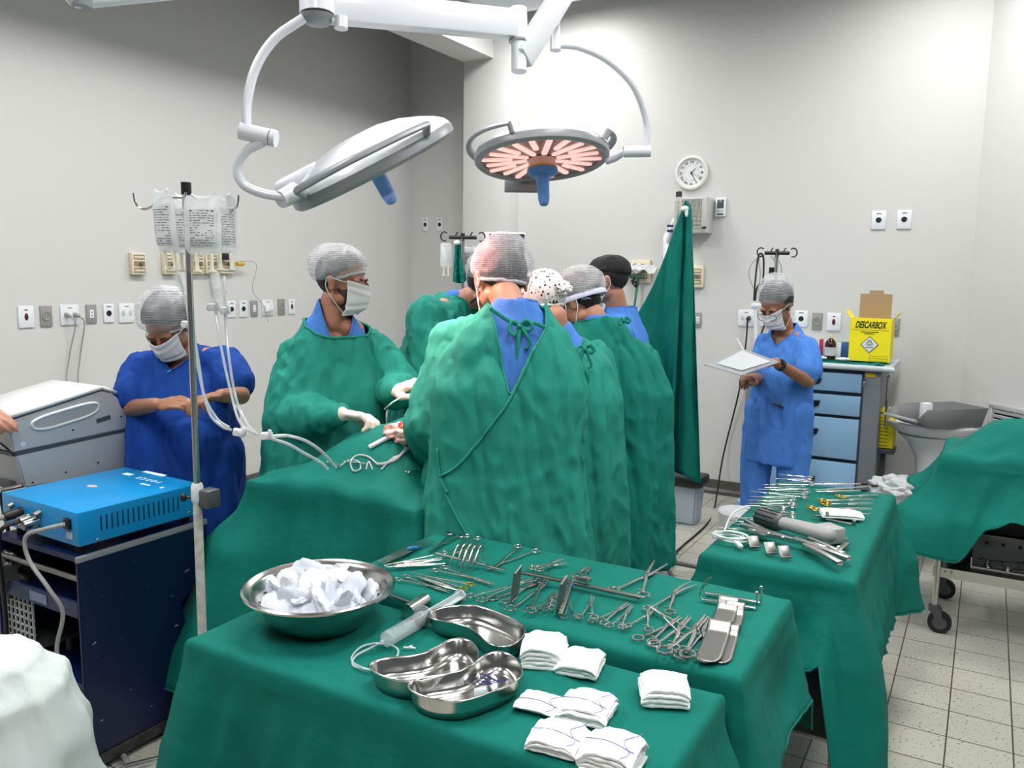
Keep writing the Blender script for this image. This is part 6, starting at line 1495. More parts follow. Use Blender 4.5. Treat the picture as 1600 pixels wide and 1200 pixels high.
# malleable blades
def wavy(a, b_, z, w, lb, h=.004):
    a, b_ = at(a[0], a[1], z=z), at(b_[0], b_[1], z=z); d = (b_-a); L = d.length; d.normalize(); s_ = Vector((-d.y, d.x, 0)); mb = MB()
    def fn(u, v):
        e = 1
        if v > .88: e = sqrt(max(0, 1-((v-.88)/.125)**2))
        if v < .04: e = .72+.28*(v/.04)
        zz = h+.017*(max(0, sin(v*pi*5.2+.4))**2)*(1 if v < .66 else 0)+.006*(v < .1)
        p = a+d*L*v+s_*(u-.5)*w*(e)*(1+.15*v); return Vector((p.x, p.y, z+zz))
    mb.grid(fn, 9, 60); o = mb.build('malleable_retractor', M_STEEL_D, None, sharp=0); o.modifiers.new('t', 'SOLIDIFY').thickness = .0015
    return tag(o, lb, 'retractor')
wavy((1150, 951), (1122, 1037), TB, .044, 'flat wavy steel blade lying underneath, only its right edge showing', .003)
wavy((1140, 947), (1104, 1040), TB, .046, 'flat wavy steel blade lying on top, rounded near end', .0095)
# hooked double-ended retractors
for (a, b_), lb in ((((1102, 928), (1188, 943)), 'hooked flat retractor, the farther of two at the table edge'), (((1097, 938), (1181, 952)), 'hooked flat retractor, the nearer of two at the table edge')):
    a, b_ = P_(*a, TB, .003), P_(*b_, TB, .003); d = (b_-a).normalized(); t = thing('hooked_retractor', lb, 'retractor', (a+b_)/2)
    bar(a, b_, .012, .003, M_STEEL, t, 'flat_bar', bevel=.001)
    mb = MB(); mb.tube([a, a-d*.006+Vector((0, 0, .010)), a-d*.002+Vector((0, 0, .030)), a+d*.012+Vector((0, 0, .042))], .0022, 8, smooth=5); mb.build('hook_end', M_STEEL, t)
    mb = MB(); mb.tube([b_, b_+d*.002+Vector((0, 0, .015)), b_+Vector((0, 0, .035))], .0022, 8, smooth=5); mb.ell(b_+Vector((0, 0, .037)), (.005, .003, .005)); mb.build('hook_end', M_STEEL, t)
# ---- near table
r0, r1 = at(383, 908, z=.892), at(617, 908, z=.892); bc = (r0+r1)/2; bc.z = TA; RB_ = (r1-r0).length/2*1.0
bc = at(499, 914, z=.892); bc.z = TA
t = thing('steel_basin', 'large round steel basin heaped with ice on the nearest table', 'basin', bc)
mb = MB(); R_ = RB_; hh = .088
mb.lathe([(0, .004), (R_*.52, .004), (R_*.60, .010), (R_*.70, .030), (R_*.80, .060), (R_*.86, hh-.006), (R_*.90, hh-.001), (R_*.97, hh+.003), (R_, hh), (R_*1.0, hh-.004), (R_*.97, hh-.001), (R_*.90, hh-.005), (R_*.87, hh-.01), (R_*.815, .060), (R_*.715, .028), (R_*.61, .006), (R_*.53, .001), (0, .001)], bc, seg=96)
mb.build('bowl', M_STEELP, t)
M_ICE = mat('white_ice', '#dde3ee', .35, trans=.2, sss=.1, bump=[(40, .3, .004)])
rnd = random.Random(4)
mb = MB(); mb.lathe([(0, .078)]+[(R_*.76*k/30, .078-.022*(k/30)**3) for k in range(1, 31)], bc, seg=90); mb.disp(lambda p, n: Vector((0, 0, .022*noise.cell(p*26)*.3+.016*noise.noise(p*22)+.008*noise.noise(p*60))))
ib = mb.build('crushed_ice', M_ICE, None, sharp=0); tag(ib, 'bed of crushed ice filling the steel basin', 'ice', kind='stuff')
for i in range(34):
    a = rnd.uniform(0, 2*pi); rr = R_*.66*sqrt(rnd.random()); s = rnd.uniform(.012, .026) if i > 6 else .034
    if i < 7: a = [2.6, 3.6, 1.3, .5, 5.5, 4.6, 3.1][i]; rr = R_*[.50, .48, .3, .42, .45, .5, .15][i]
    mb = MB(); bmesh.ops.create_icosphere(mb.bm, subdivisions=3, radius=1); rot = Euler((rnd.random()*3, rnd.random()*3, rnd.random()*3)).to_matrix(); c0 = bc+Vector((rr*cos(a), rr*sin(a), .076+.012*(1-rr/R_)))
    for v in mb.bm.verts: q = v.co*(1+.45*noise.noise(v.co*1.3+Vector((i, 0, 0)))+.12*noise.noise(v.co*4)); v.co = c0+rot@Vector((q.x*s*1.25, q.y*s*.9, q.z*s*.36))
    tag(mb.build('ice_chunk', M_ICE, None, sharp=60), 'rounded white ice chunk in the steel basin', 'ice', 'ice chunks in the basin')
def kidney(a, b_, bend, lb, z=TA, hw=.058, h=.042):
    a, b_ = at(a[0], a[1], z=z+h), at(b_[0], b_[1], z=z+h); c0 = (a+b_)/2; d = b_-a; L = d.length/2; d.normalize(); s_ = Vector((-d.y, d.x, 0))
    t = thing('kidney_dish', lb, 'kidney dish', (c0.x, c0.y, z)); mb = MB(); rows = []
    prof = [(0, .003), (.55, .003), (.80, .005), (.90, .015), (.97, h-.003), (1.03, h), (1.06, h-.002), (1.02, h-.005), (.95, .016), (.86, .001), (0, .0)]
    n_ = 96; hl = L-hw
    for k, zz in prof:
        r = []
        for i in range(n_):
            q4 = i/n_*4; sgn = 1 if (q4 < 1 or q4 >= 3) else -1
            if q4 < 1: a = -pi/2+pi*q4; px_, yy = hl+hw*k*cos(a), hw*k*sin(a)
            elif q4 < 2: px_, yy = hl-2*hl*(q4-1), hw*k
            elif q4 < 3: a = pi/2+pi*(q4-2); px_, yy = -hl+hw*k*cos(a), hw*k*sin(a)
            else: px_, yy = -hl+2*hl*(q4-3), -hw*k
            if k == 0: yy = 0; px_ = max(-hl, min(hl, px_))
            yy *= 1-.14*math.exp(-(px_/(L*.45))**2)
            cy_ = bend*(1-(px_/L)**2)-bend*.5
            q = c0+d*px_+s_*(yy-cy_*1.0); r.append(mb.bm.verts.new((q.x, q.y, z+zz)))
        rows.append(r)
    for A_, D_2 in zip(rows, rows[1:]):
        for i in range(n_): mb.bm.faces.new((A_[i], A_[(i+1) % n_], D_2[(i+1) % n_], D_2[i]))
    bmesh.ops.remove_doubles(mb.bm, verts=mb.bm.verts, dist=.00005)
    mb.build('dish', M_STEELP, t, sharp=0); return t, c0, d, s_
kidney((690, 948), (812, 1000), -.040, 'empty steel kidney dish, farthest of the three, beside the gauze pile')
kidney((590, 1052), (745, 1008), .040, 'empty steel kidney dish at the left, beside the syringe tubing')
t, kc, kd, ks = kidney((655, 1085), (808, 1028), .040, 'steel kidney dish nearest us, with blue sutures and a small cap inside')
mb = MB(); c0 = at(742, 1083, z=TA+.012); mb.lathe([(.0, 0), (.009, 0), (.012, .022), (.0125, .024), (.011, .022), (.008, .002), (0, .002)], c0, (.8, .4, .15)); tag(mb.build('specimen_cup', M_CLEAR2, None), 'small clear plastic cup in the nearest kidney dish', 'cup')
for k in range(5):
    c0 = at(752+k*6, 1070-(k % 2)*5, z=TA+.01+.002*k); rn = random.Random(k); mb = MB()
    mb.tube([c0+Vector((rn.uniform(-.02, .02), rn.uniform(-.02, .02), rn.uniform(0, .012))) for _ in range(5)], .0011, 6, smooth=6); tag(mb.build('suture_thread', mat('dark_blue_thread', '#1b2260', .5), None), 'dark blue suture thread curled in the nearest kidney dish', 'thread', 'blue sutures')
# syringe and coil
t = thing('syringe', 'large clear syringe with plunger pulled out, lying toward the kidney dishes', 'syringe', at(630, 985, z=TA))
s0, s1, s2 = at(597, 1003, z=TA+.022), at(664, 964, z=TA+.022), at(718, 932, z=TA+.022); d = (s1-s0).normalized()
mb = MB(); mb.lathe([(.0, 0), (.004, 0), (.004, .012), (.0165, .018), (.0172, .024), (.0172, (s1-s0).length), (.028, (s1-s0).length), (.028, (s1-s0).length+.003), (.016, (s1-s0).length+.003)], s0-d*.005, d, 28); mb.build('barrel', M_CLEAR, t)
mb = MB(); mb.cyl(s1-d*.02, s1-d*.006, .0158); mb.build('rubber_stopper', M_DGREY, t)
mb = MB(); M = frame((s1+s2)/2, d, (0, 0, 1)); L_ = (s2-s1).length
mb.box((0, 0, 0), (L_, .026, .003), M=M); mb.box((0, 0, 0), (L_, .003, .026), M=M); mb.cyl((L_/2, 0, 0), (L_/2+.003, 0, 0), .017, M=M); mb.build('plunger', mat('milky_plastic', '#cdd9dc', .3, alpha=.8), t)
mb = MB()
for k in range(10): c0 = s0+d*(.03+.008*k)+Vector((0, 0, .0174)); mb.box(c0, (.008 if k % 2 else .014, .0009, .0006), rot=(0, 0, atan2(d.y, d.x)+pi/2))
o = mb.build('scale_marks', M_DGREY, t); o['kind'] = 'stuff'
cable('extension_tube', 'thin clear tube coiled at the syringe tip', [s0-d*.01, at(580, 1012, z=TA+.012), at(556, 1025, z=TA+.008), at(552, 1040, z=TA+.006), at(580, 1046, z=TA+.006), at(612, 1035, z=TA+.006), at(622, 1015, z=TA+.008), at(598, 1005, z=TA+.006), at(566, 1010, z=TA+.005), at(549, 1030, z=TA+.005), at(568, 1044, z=TA+.01), at(600, 1048, z=TA+.008)], .0022, M_CLEAR2, 'tube')
mb = MB(); c0 = at(640, 1012, z=TA+.004); mb.box(c0, (.026, .004, .002), rot=(0, 0, .4)); mb.box(c0+Vector((.001, .003, .001)), (.006, .007, .003), rot=(0, 0, .4)); tag(mb.build('plastic_clip', M_WHITEP, None), 'tiny white plastic clip between syringe and kidney dish', 'clip')
# mallet
t = thing('surgical_mallet', 'steel mallet with its handle running under the basin rim', 'mallet', at(650, 945, z=TA))
m0, m1 = at(636, 956, z=TA+.020), at(664, 938, z=TA+.020); mb = MB(); mb.cyl(m0, m1, .0175, seg=32); mb.build('mallet_head', M_STEEL, t)
mb = MB(); mb.cyl((m0+m1)/2, at(598, 927, z=TA+.016), .006, .0055); mb.build('handle', M_STEEL, t)
mb = MB(); h0 = at(607, 931, z=TA+.017); mb.cyl(h0, h0+(at(598, 927, z=TA+.016)-h0)*.5, .0075); mb.build('blue_band', mat('blue_tape', '#3147a8', .5), t)
# gauze
def gauze(px, py, w, d_, h, rz, lb, z=TA, line=0, layers=4, seed=0):
    c0 = at(px, py, z=z+h/2); c0.z = z; w *= 1.12; d_ *= 1.12; t = thing('gauze_stack', lb, 'gauze', c0); M = Matrix.Translation(c0) @ Matrix.Rotation(rz, 4, 'Z')
    for k in range(layers):
        mb = MB(); hh = h/layers; rn = random.Random(seed*10+k); ox, oy = rn.uniform(-.004, .004), rn.uniform(-.004, .004)
        bmesh.ops.create_cube(mb.bm, size=1); bmesh.ops.subdivide_edges(mb.bm, edges=mb.bm.edges, cuts=9, use_grid_fill=True)
        for v in mb.bm.verts:
            x, y, zz = v.co; r = Vector((x, y, zz)); ex = 1-.10*(abs(zz)*2)**4
            nn = Vector((x*3+seed, y*3, k*.7)); 
            q = Vector((x*w*ex+ox+.003*noise.noise(Vector((y*5, seed, k))), y*d_*ex+oy+.003*noise.noise(Vector((x*5, k, seed+2))), k*hh+hh/2+zz*hh*.98+.0035*noise.noise(nn)*(k+.5)/layers+.002*noise.noise(nn*3)*(zz > 0)-.004*(abs(x)*2)**5*(abs(y)*2)**5*k))
            q.z = max(.0005, q.z); v.co = M @ q
        mb.build('folded_pad', M_GAUZE, t, sharp=0).modifiers.new('b', 'BEVEL').width = .0015
    if line:
        mb = MB(); mb.tube([M @ Vector((-w*.48+w*.96*i/8, d_*(-.15+.10*sin(i*.5)), h+.0015)) for i in range(9)], .0008, 5); mb.build('blue_thread', M_BLUELINE, t)
        mb = MB(); mb.tube([M @ Vector((w*.30+.01*sin(i), -d_*.5+d_*i/8, h+.0012)) for i in range(9)], .0007, 5); mb.build('blue_thread', M_BLUELINE, t)
    return t
gauze(852, 1016, .078, .085, .045, .35, 'tall gauze pile against the farthest kidney dish', seed=1, layers=5)
gauze(906, 1034, .075, .085, .026, .2, 'gauze pile right beside the tallest one, near the table seam', seed=2, layers=3)
gauze(1038, 1076, .078, .075, .036, .45, 'square gauze pile lying alone toward the right corner', seed=3, layers=4)
gauze(845, 1098, .074, .062, .010, .1, 'flat gauze pad with blue threads, nearest the kidney dish', line=1, seed=4, layers=2)
gauze(918, 1104, .080, .075, .028, .1, 'blue-threaded gauze pile right of the flat pad', line=1, seed=5, layers=4)
gauze(874, 1152, .080, .075, .024, .1, 'blue-threaded gauze pile at the bottom, left one', line=1, seed=6, layers=4)
gauze(957, 1176, .080, .078, .040, .05, 'blue-threaded gauze pile cut by the bottom picture edge', line=1, seed=7, layers=5)
gauze(1315, 803, .12, .075, .016, .3, 'white gauze folded beside the gold-ringed scissors on the right table', z=TC+.006, seed=8, layers=2)
# ---- right table: saw, sternal retractor, tubing
M_SAW = mat('saw_body_grey', '#9fa2a2', .35)
t = thing('bone_saw', 'white battery bone saw with dark ribbed motor end', 'bone saw', P_(1250, 840, TC))
a, b_ = P_(1184, 821, TC, .034), P_(1221, 833, TC, .034); mb = MB(); d = (b_-a).normalized(); L_ = (b_-a).length
mb.lathe([(0, 0), (.026, 0), (.030, .006), (.030, L_-.012), (.024, L_), (0, L_)], a, d, 32); mo = mb.build('motor_end', M_DGREY, t)
for k in range(12):
    th = 2*pi*k/12; M = frame(a, d, (0, 0, 1)); mb = MB(); mb.box((L_/2-.003, .030*cos(th), .030*sin(th)), (L_-.02, .003, .003), M=M); mb.build('rib', M_BLACK, mo)
b2 = P_(1292, 852, TC, .034); mb = MB(); mb.caps(b_, b2, .020, .026, seg=24); mb.build('grip', M_SAW, t)
b3 = P_(1300, 838, TC, .03); bar(P_(1278, 850, TC, .03), P_(1308, 846, TC, .03), .075, .052, M_SAW, t, 'battery_block', bevel=.010)
mb = MB(); mb.cyl(b3+Vector((-.02, .01, .03)), b3+Vector((-.02, .01, .045)), .005); mb.build('switch', M_STEEL, t)
t = thing('sternal_retractor', 'heavy steel sternal retractor with riveted arms and square blades, nearest the table edge', 'retractor', P_(1250, 870, TC))
for a, b_, w_, h_ in (((1158, 833), (1243, 856), .022, .014), ((1170, 842), (1300, 868), .020, .014), ((1240, 856), (1326, 884), .022, .014), ((1256, 866), (1312, 892), .022, .016), ((1262, 855), (1318, 876), .018, .012), ((1165, 826), (1215, 850), .02, .010)):
    bar(P_(*a, TC, .028), P_(*b_, TC, .02), w_, h_, M_STEEL, t, 'arm', bevel=.002)
for px, py in ((1177, 856), (1203, 866), (1225, 872)):
    c0 = P_(px, py, TC, .020); M = frame(c0, RT*.95-TW*.15, TW*.8+Vector((0, 0, .6))); mb = MB(); mb.box((0, 0, 0), (.034, .036, .003), bevel=.001, M=M); mb.box((0, -.019, .004), (.034, .003, .010), bevel=.001, M=M); mb.build('square_blade', M_STEEL_D, t)
for px, py in ((1177, 845), (1200, 850), (1222, 856), (1309, 872)): mb = MB(); mb.ell(P_(px, py, TC, .034), (.006, .006, .004)); mb.build('rivet', M_CHROME, t)
bar(P_(1306, 868, TC, .012), P_(1324, 854, TC, .012), .018, .006, M_STEEL_D, t, 'end_plate', bevel=.002)
mb = MB(); mb.ell(P_(1264, 870, TC, .026), (.004, .004, .003)); mb.build('red_dot', M_REDP, t)
M_TUBEW = mat('milky_tubing', '#cfdcdc', .3, alpha=.9)
for k, lb in enumerate(('loose coil of milky tubing at the left end, outer loop', 'loose coil of milky tubing at the left end, inner loop')):
    rn = random.Random(k+3); c0 = P_(1140, 848, TC, .008); pts = []
    for i in range(26):
        a = i*.85; r = .030+.016*rn.random(); pts.append(c0+Vector((cos(a)*r*1.3, sin(a)*r*.9, .004+.001*i*.6)))
    cable('tubing_coil', lb, pts, .0026, M_TUBEW, 'tubing', 5)
cable('tubing_end', 'milky tube rising from the coil over the saw motor', [P_(1130, 842, TC, .02), P_(1143, 822, TC, .04), P_(1165, 814, TC, .05), P_(1186, 813, TC, .05)], .0028, M_TUBEW, 'tubing')
for k, (px, py, rz) in enumerate(((1153, 857, -.9), (1168, 850, .5))):
    c0 = P_(px, py, TC, .014); mb = MB(); mb.box(c0, (.045, .014, .010), rot=(0, .1, rz), bevel=.002); tag(mb.build('tubing_clip', M_WHITEP, None), ('lower' if k == 0 else 'upper')+' of two white plastic clips in the coil of tubing', 'clip')
for (a, b_), lb in ((((1268, 808), (1330, 812)), 'steel double-ended retractor in front of the gauze, left'), (((1290, 814), (1334, 822)), 'steel double-ended retractor in front of the gauze, right')):
    a, b_ = P_(*a, TC, .006), P_(*b_, TC, .006); t = thing('hooked_retractor', lb, 'retractor', a); bar(a, b_, .012, .004, M_STEEL_D, t, 'flat_bar', bevel=.001)
    mb = MB(); d = (b_-a).normalized(); mb.box(b_+Vector((0, 0, .006)), (.012, .012, .016), bevel=.002); mb.build('bent_end', M_STEEL_D, t)
# ================================================================ SURGICAL FIELD
bvP = bvh_of(dP); O_ = Vector((0, 0, CAM_H))
def hitP(px, py, up=0):
    h = bvP.ray_cast(O_, (at(px, py, D=1)-O_).normalized())[0]
    return (h if h is not None else at(px, py, D=2.75))+Vector((0, 0, up))
t = thing('surgical_site', 'open surgical wound ringed with pink-lit gauze on the patient drape', 'surgical site', hitP(648, 682))
mb = MB(); c0 = hitP(650, 682, .015); bmesh.ops.create_icosphere(mb.bm, subdivisions=4, radius=1)
for v in mb.bm.verts: v.co = c0+Vector((v.co.x*.10, v.co.y*.10, v.co.z*.035))*(1+.35*noise.noise(v.co*3.5))
mb.build('gauze_pad', mat('stained_gauze', '#e6cfc6', .9, noise_col=(30, '#c98878', 1), bump=[(60, .5, .006)]), t, sharp=0)
mb = MB(); mb.ell(c0+Vector((-.01, -.03, .022)), (.035, .045, .022)); mb.disp(lambda p, n: n*.004*noise.noise(p*60)); mb.build('tissue', mat('red_tissue', '#7d1f1c', .3, noise_col=(60, '#b8503f', 1)), t, sharp=0)
tubeobj('white_tape', [hitP(578, 702, .008), hitP(595, 694, .010), hitP(608, 688, .012), hitP(624, 684, .02)], .008, M_GAUZE, t, 8)
cable('suction_instrument', 'slim steel instrument in the gloved fingers over the wound', [at(600, 640, D=2.95), at(612, 630, D=2.96), at(626, 622, D=2.98)], .003, M_STEEL, 'instrument')
def zonP(x, y): return zP(x, y)
for i, (pts, r, lb) in enumerate([([(530, 732), (545, 722), (560, 724), (563, 735), (552, 738), (548, 724), (558, 714), (575, 716), (590, 728)], .0030, 'clear tube looped on the patient drape, left'),
        ([(590, 728), (605, 726), (622, 718), (635, 702)], .0045, 'thick clear tube on the drape leading toward the wound'),
        ([(572, 736), (576, 724), (582, 736)], .0024, 'short upright tube loop on the patient drape'),
        ([(600, 676), (618, 690), (632, 700), (634, 708)], .0026, 'thin white line from the wound down the drape fold'),
        ([(596, 736), (612, 720), (628, 712), (640, 702)], .0030, 'second clear tube crossing the thick one on the drape')]):
    cable('drain_tube', lb, [hitP(x, y, .006) for x, y in pts], r, M_CLEAR2, 'tube', 6)
for (a, b_), lb in ((((513, 722), (536, 738)), 'dark towel clamp on the patient drape, left'), (((645, 738), (668, 742)), 'small towel clamp beside the sleeve of the nearest surgeon'), (((548, 728), (570, 730)), 'small clamp among the loops of tubing')):
    a, b_ = hitP(*a), hitP(*b_); d = (b_-a); pr = scissor(L=.16, op=.04); place(pr, a+d*.6+Vector((0, 0, .012)), atan2(-d.x, d.y), .55, lb, 'towel clamps')
# ================================================================ DRUG CART AND WHAT STANDS ON IT
YF = 5.38; q = lambda x, y: at(x, y, Y=YF)
xr = q(1376, 620).x; xd = q(1346, 620).x; xl = q(1163, 640).x; ztop = q(1320, 577).z
t = thing('drug_cart', 'light blue and grey hospital drug cart with black drawer handles', 'cart', ((xr+xl)/2, YF+.27, 0))
mb = MB(); mb.box(((xr+xl)/2, YF+.28, (ztop+.14)/2), (xr-xl-.02, .48, ztop-.16), bevel=.01); mb.build('cabinet', M_CARTGREY, t)
for x0_, x1_ in ((xd+.006, xr), (xl, xl+.07)): mb = MB(); mb.box(((x0_+x1_)/2, YF+.015, (ztop+.10)/2), (x1_-x0_, .05, ztop-.10), bevel=.012); mb.build('corner_pillar', M_CARTGREY, t)
rows = [(ztop-.02, q(1320, 613).z), (q(1320, 617).z, q(1320, 650).z), (q(1320, 653).z, q(1320, 718).z), (q(1320, 722).z, .16)]
for i, (z1, z0) in enumerate(rows):
    mb = MB(); mb.box(((xl+.075+xd)/2, YF-.004, (z0+z1)/2), (xd-xl-.08, .03, z1-z0-.008), bevel=.004); dr = mb.build('drawer', M_CARTBLUE, t)
    cxx = q(1266, 600).x; zh = (z0+z1)/2+(.03 if i > 1 else .0)
    mb = MB(); mb.prism([(-.07, .016), (.07, .022), (.062, -.010), (.045, -.020), (-.055, -.020)], .012, M=Matrix(((1, 0, 0, cxx), (0, 0, -1, YF-.018), (0, 1, 0, zh), (0, 0, 0, 1))), bevel=.003); mb.build('handle', M_BLACK, dr)
mb = MB(); mb.box(((xr+xl)/2, YF+.26, ztop+.018), (xr-xl+.04, .60, .03), bevel=.012); mb.build('worktop', mat('cart_top_blue', '#a9c4d8', .3), t)
mb = MB(); mb.tube([(xl-.01, YF-.04, ztop+.018), (xr+.0, YF-.04, ztop+.018), (xr+.03, YF-.01, ztop+.018), (xr+.035, YF+.56, ztop+.02)], .017, 10, smooth=4); mb.build('bumper_rail', mat('cart_rail_pale', '#b6bec4', .35), t)
mb = MB(); mb.box(((xr+xl)/2, YF+.26, .12), (xr-xl+.04, .56, .06), bevel=.02); mb.build('base_skirt', M_CARTBLUE, t)
for sx in (xl+.06, xr-.06):
    for sy in (YF+.06, YF+.46): mb = MB(); mb.cyl((sx-.014, sy, .045), (sx+.014, sy, .045), .045); mb.box((sx, sy, .088), (.03, .03, .01)); mb.build('caster', M_RUBBER, t)
mb = MB(); mb.box((q(1361, 586).x, YF-.013, q(1361, 586).z), (.055, .004, .022)); mb.build('warning_label', mat('label_amber', '#d9b21c', .5), t)
mb = MB(); k0 = q(1351, 592); mb.cyl((k0.x, YF-.01, k0.z), (k0.x, YF-.025, k0.z), .006); mb.box((k0.x, YF-.028, k0.z-.03), (.014, .004, .03), bevel=.003); mb.build('key', M_STEEL, t)
mb = MB(); sx = xr+.03; mb.tube([(sx, YF+.02, ztop-.03), (sx, YF+.12, ztop-.35)], .008, 8); mb.tube([(sx, YF+.10, ztop-.03), (sx, YF+.20, ztop-.35)], .006, 8); mb.build('side_rail', M_STEEL, t)
ZT = ztop+.034
# green cloth and small packs
mb = MB(); x0_, x1_ = at(1270, 560, Y=YF+.05).x, at(1383, 566, Y=YF+.05).x
mb.grid(lambda u, v: Vector((x0_+(x1_-x0_)*u, YF+.0+.42*v+.012*noise.noise(Vector((u*6, 1, 2))), ZT+.002+.008*abs(noise.noise(Vector((u*9, v*5, 3))))+(.015*max(0, noise.noise(Vector((u*7, v*6, 6)))) if u > .75 else 0))), 50, 24)
o = mb.build('folded_cloth', M_DRAPE, None, sharp=0); o.modifiers.new('t', 'SOLIDIFY').thickness = .006; tag(o, 'rumpled green cloth spread on top of the drug cart', 'cloth')
ZT += .014
def boxobj(name, px0, px1, py0, Yp, dep, m, lb, cat, h=None, rz=0):
    a, b_ = at(px0, 552, Y=Yp), at(px1, 552, Y=Yp); H_ = at((px0+px1)/2, py0, Y=Yp).z-ZT; mb = MB(); mb.box(((a.x+b_.x)/2, Yp+dep/2, ZT+H_/2), (b_.x-a.x, dep, H_), bevel=.002, rot=None); return tag(mb.build(name, m, None), lb, cat), H_
boxobj('medicine_box', 1279, 1284, 530, YF+.12, .05, mat('carton_red', '#b02a45', .5), 'red and white carton at the left of the brown bottle', 'carton')
boxobj('medicine_box', 1285, 1292, 532, YF+.14, .05, mat('carton_white', '#d5d8dc', .5), 'white carton close behind the brown bottle', 'carton')
boxobj('medicine_box', 1313, 1326, 535, YF+.14, .06, mat('carton_blue', '#2a5f9e', .5), 'blue carton leaning on the yellow sharps box', 'carton')
boxobj('medicine_box', 1303, 1313, 536, YF+.10, .03, mat('carton_white', '#d5d8dc', .5), 'pale carton between brown bottle and blue carton', 'carton')
c0 = at(1297, 552, Y=YF+.09); t = thing('medicine_bottle', 'brown glass bottle with pale cap on the drug cart', 'bottle', (c0.x, c0.y, ZT)); hb = at(1297, 523, Y=YF+.09).z-ZT
mb = MB(); mb.lathe([(0, 0), (.031, 0), (.033, .006), (.033, hb*.62), (.026, hb*.76), (.012, hb*.84), (.012, hb*.9), (0, hb*.9)], (c0.x, c0.y, ZT), seg=28); mb.build('glass', mat('brown_glass', '#2d160c', .12), t)
mb = MB(); mb.lathe([(.014, hb*.86), (.014, hb), (0, hb)], (c0.x, c0.y, ZT), seg=20); mb.build('bottle_cap', M_CREAM, t)
mb = MB(); mb.lathe([(.0336, hb*.16), (.0336, hb*.5)], (c0.x, c0.y, ZT), seg=28); mb.build('label', mat('label_pale', '#b8bcc0', .5), t)
for px, py, lb, s_ in ((1282, 553, 'small white pack at the left on the green cloth of the drug cart', .035), (1317, 553, 'crumpled white wrapper before the blue carton', .045)):
    mb = MB(); bmesh.ops.create_icosphere(mb.bm, subdivisions=3, radius=1); c0 = at(px, py, Y=YF+.02)
    for v in mb.bm.verts: v.co = Vector((c0.x, YF+.05, ZT+.010))+Vector((v.co.x*s_, v.co.y*.025, v.co.z*.010))*(1+.3*noise.noise(v.co*4))
    tag(mb.build('wrapper', M_PLATE, None, sharp=0), lb, 'wrapper')
# sharps box
YS = YF+.10; a, b_ = at(1326, 552, Y=YS), at(1390, 552, Y=YS); W_ = b_.x-a.x; Hs = at(1358, 499, Y=YS).z-ZT; cx_ = (a.x+b_.x)/2
t = thing('sharps_box', 'yellow cardboard sharps box with open brown lid on the drug cart', 'sharps box', (cx_, YS+.09, ZT))
mb = MB(); th_ = .003
for c_, d_ in (((0, 0, Hs/2), (W_, th_, Hs)), ((0, .18, Hs/2), (W_, th_, Hs)), ((-W_/2, .09, Hs/2), (th_, .18, Hs)), ((W_/2, .09, Hs/2), (th_, .18, Hs)), ((0, .09, .002), (W_, .18, th_))): mb.box((cx_+c_[0], YS+c_[1], ZT+c_[2]), d_)
bx_ = mb.build('carton', M_YELLOW, t)
mb = MB(); lz = at(1358, 459, Y=YS+.18).z-ZT-Hs; mb.box((cx_, YS+.18, ZT+Hs+lz/2), (W_*.80, .003, lz)); mb.prism([(-.045, 0), (.045, 0), (.038, .022), (-.038, .022)], .003, M=Matrix(((1, 0, 0, cx_), (0, 0, -1, YS+.1815), (0, 1, 0, ZT+Hs+lz), (0, 0, 0, 1)))); mb.build('lid', M_CARD, t)
for e, a_ in ((-1, -.6), (1, .7)):
    mb = MB(); mb.box((0, .09, .03), (.003, .16, .06), M=Matrix.Translation((cx_+e*W_/2, YS, ZT+Hs)) @ Matrix.Rotation(a_, 4, 'Y')); mb.build('side_flap', M_YELLOW, t)
MF = Matrix(((1, 0, 0, cx_), (0, 0, -1, YS-.0025), (0, 1, 0, ZT), (0, 0, 0, 1))); M_INKB = mat('black_print', '#141410', .6)
text_obj('lettering', 'DESCARBOX', .056, M_INKB, bx_, MF @ Matrix.Translation((0, Hs-.036, 0)) @ Matrix(((.53, .18, 0, 0), (0, 1, 0, 0), (0, 0, 1, 0), (0, 0, 0, 1))), .0005, bold=.0016)
for dz_, w_ in ((.078, .10), (.088, .055)): mb = MB(); mb.box((-.005, Hs-dz_, 0), (w_, .0045, .0006), M=MF); mb.build('small_print', M_INKB, bx_)
mb = MB(); mb.box((0, Hs-.066, 0), (W_*.9, .0016, .0006), M=MF); mb.build('printed_line', M_INKB, bx_)
mb = MB(); mb.prism([(0, .052), (.052, 0), (0, -.052), (-.052, 0)], .0008, M=MF @ Matrix.Translation((.0, Hs*.40, 0))); mb.build('hazard_border', M_INKB, bx_)
mb = MB(); mb.prism([(0, .047), (.047, 0), (0, -.047), (-.047, 0)], .0014, M=MF @ Matrix.Translation((.0, Hs*.40, 0))); hz_ = mb.build('hazard_diamond', M_PLATE, bx_)
for k in range(3):
    a = pi/2+k*2*pi/3; mb = MB(); cc_2 = Vector((.009*cos(a), .009*sin(a)+.010, .0018))
    mb.tube([cc_2+Vector((.0085*cos(a+pi+.6+i*(2*pi-1.2)/12), .0085*sin(a+pi+.6+i*(2*pi-1.2)/12), 0)) for i in range(13)], .002, 5, M=MF @ Matrix.Translation((0, Hs*.40, 0))); mb.build('biohazard_arc', M_INKB, hz_)
mb = MB(); mb.box((0, -.018, .0016), (.045, .004, .0006), M=MF @ Matrix.Translation((0, Hs*.40, 0))); mb.build('hazard_caption', M_INKB, hz_)
mb = MB()
for c_, d_ in (((.055, .035), (.10, .001)), ((.055, .005), (.10, .001)), ((.055, .020), (.10, .001)), ((.005, .02), (.001, .03)), ((.105, .02), (.001, .03))): mb.box((c_[0], c_[1], 0), (d_[0], d_[1], .0006), M=MF)
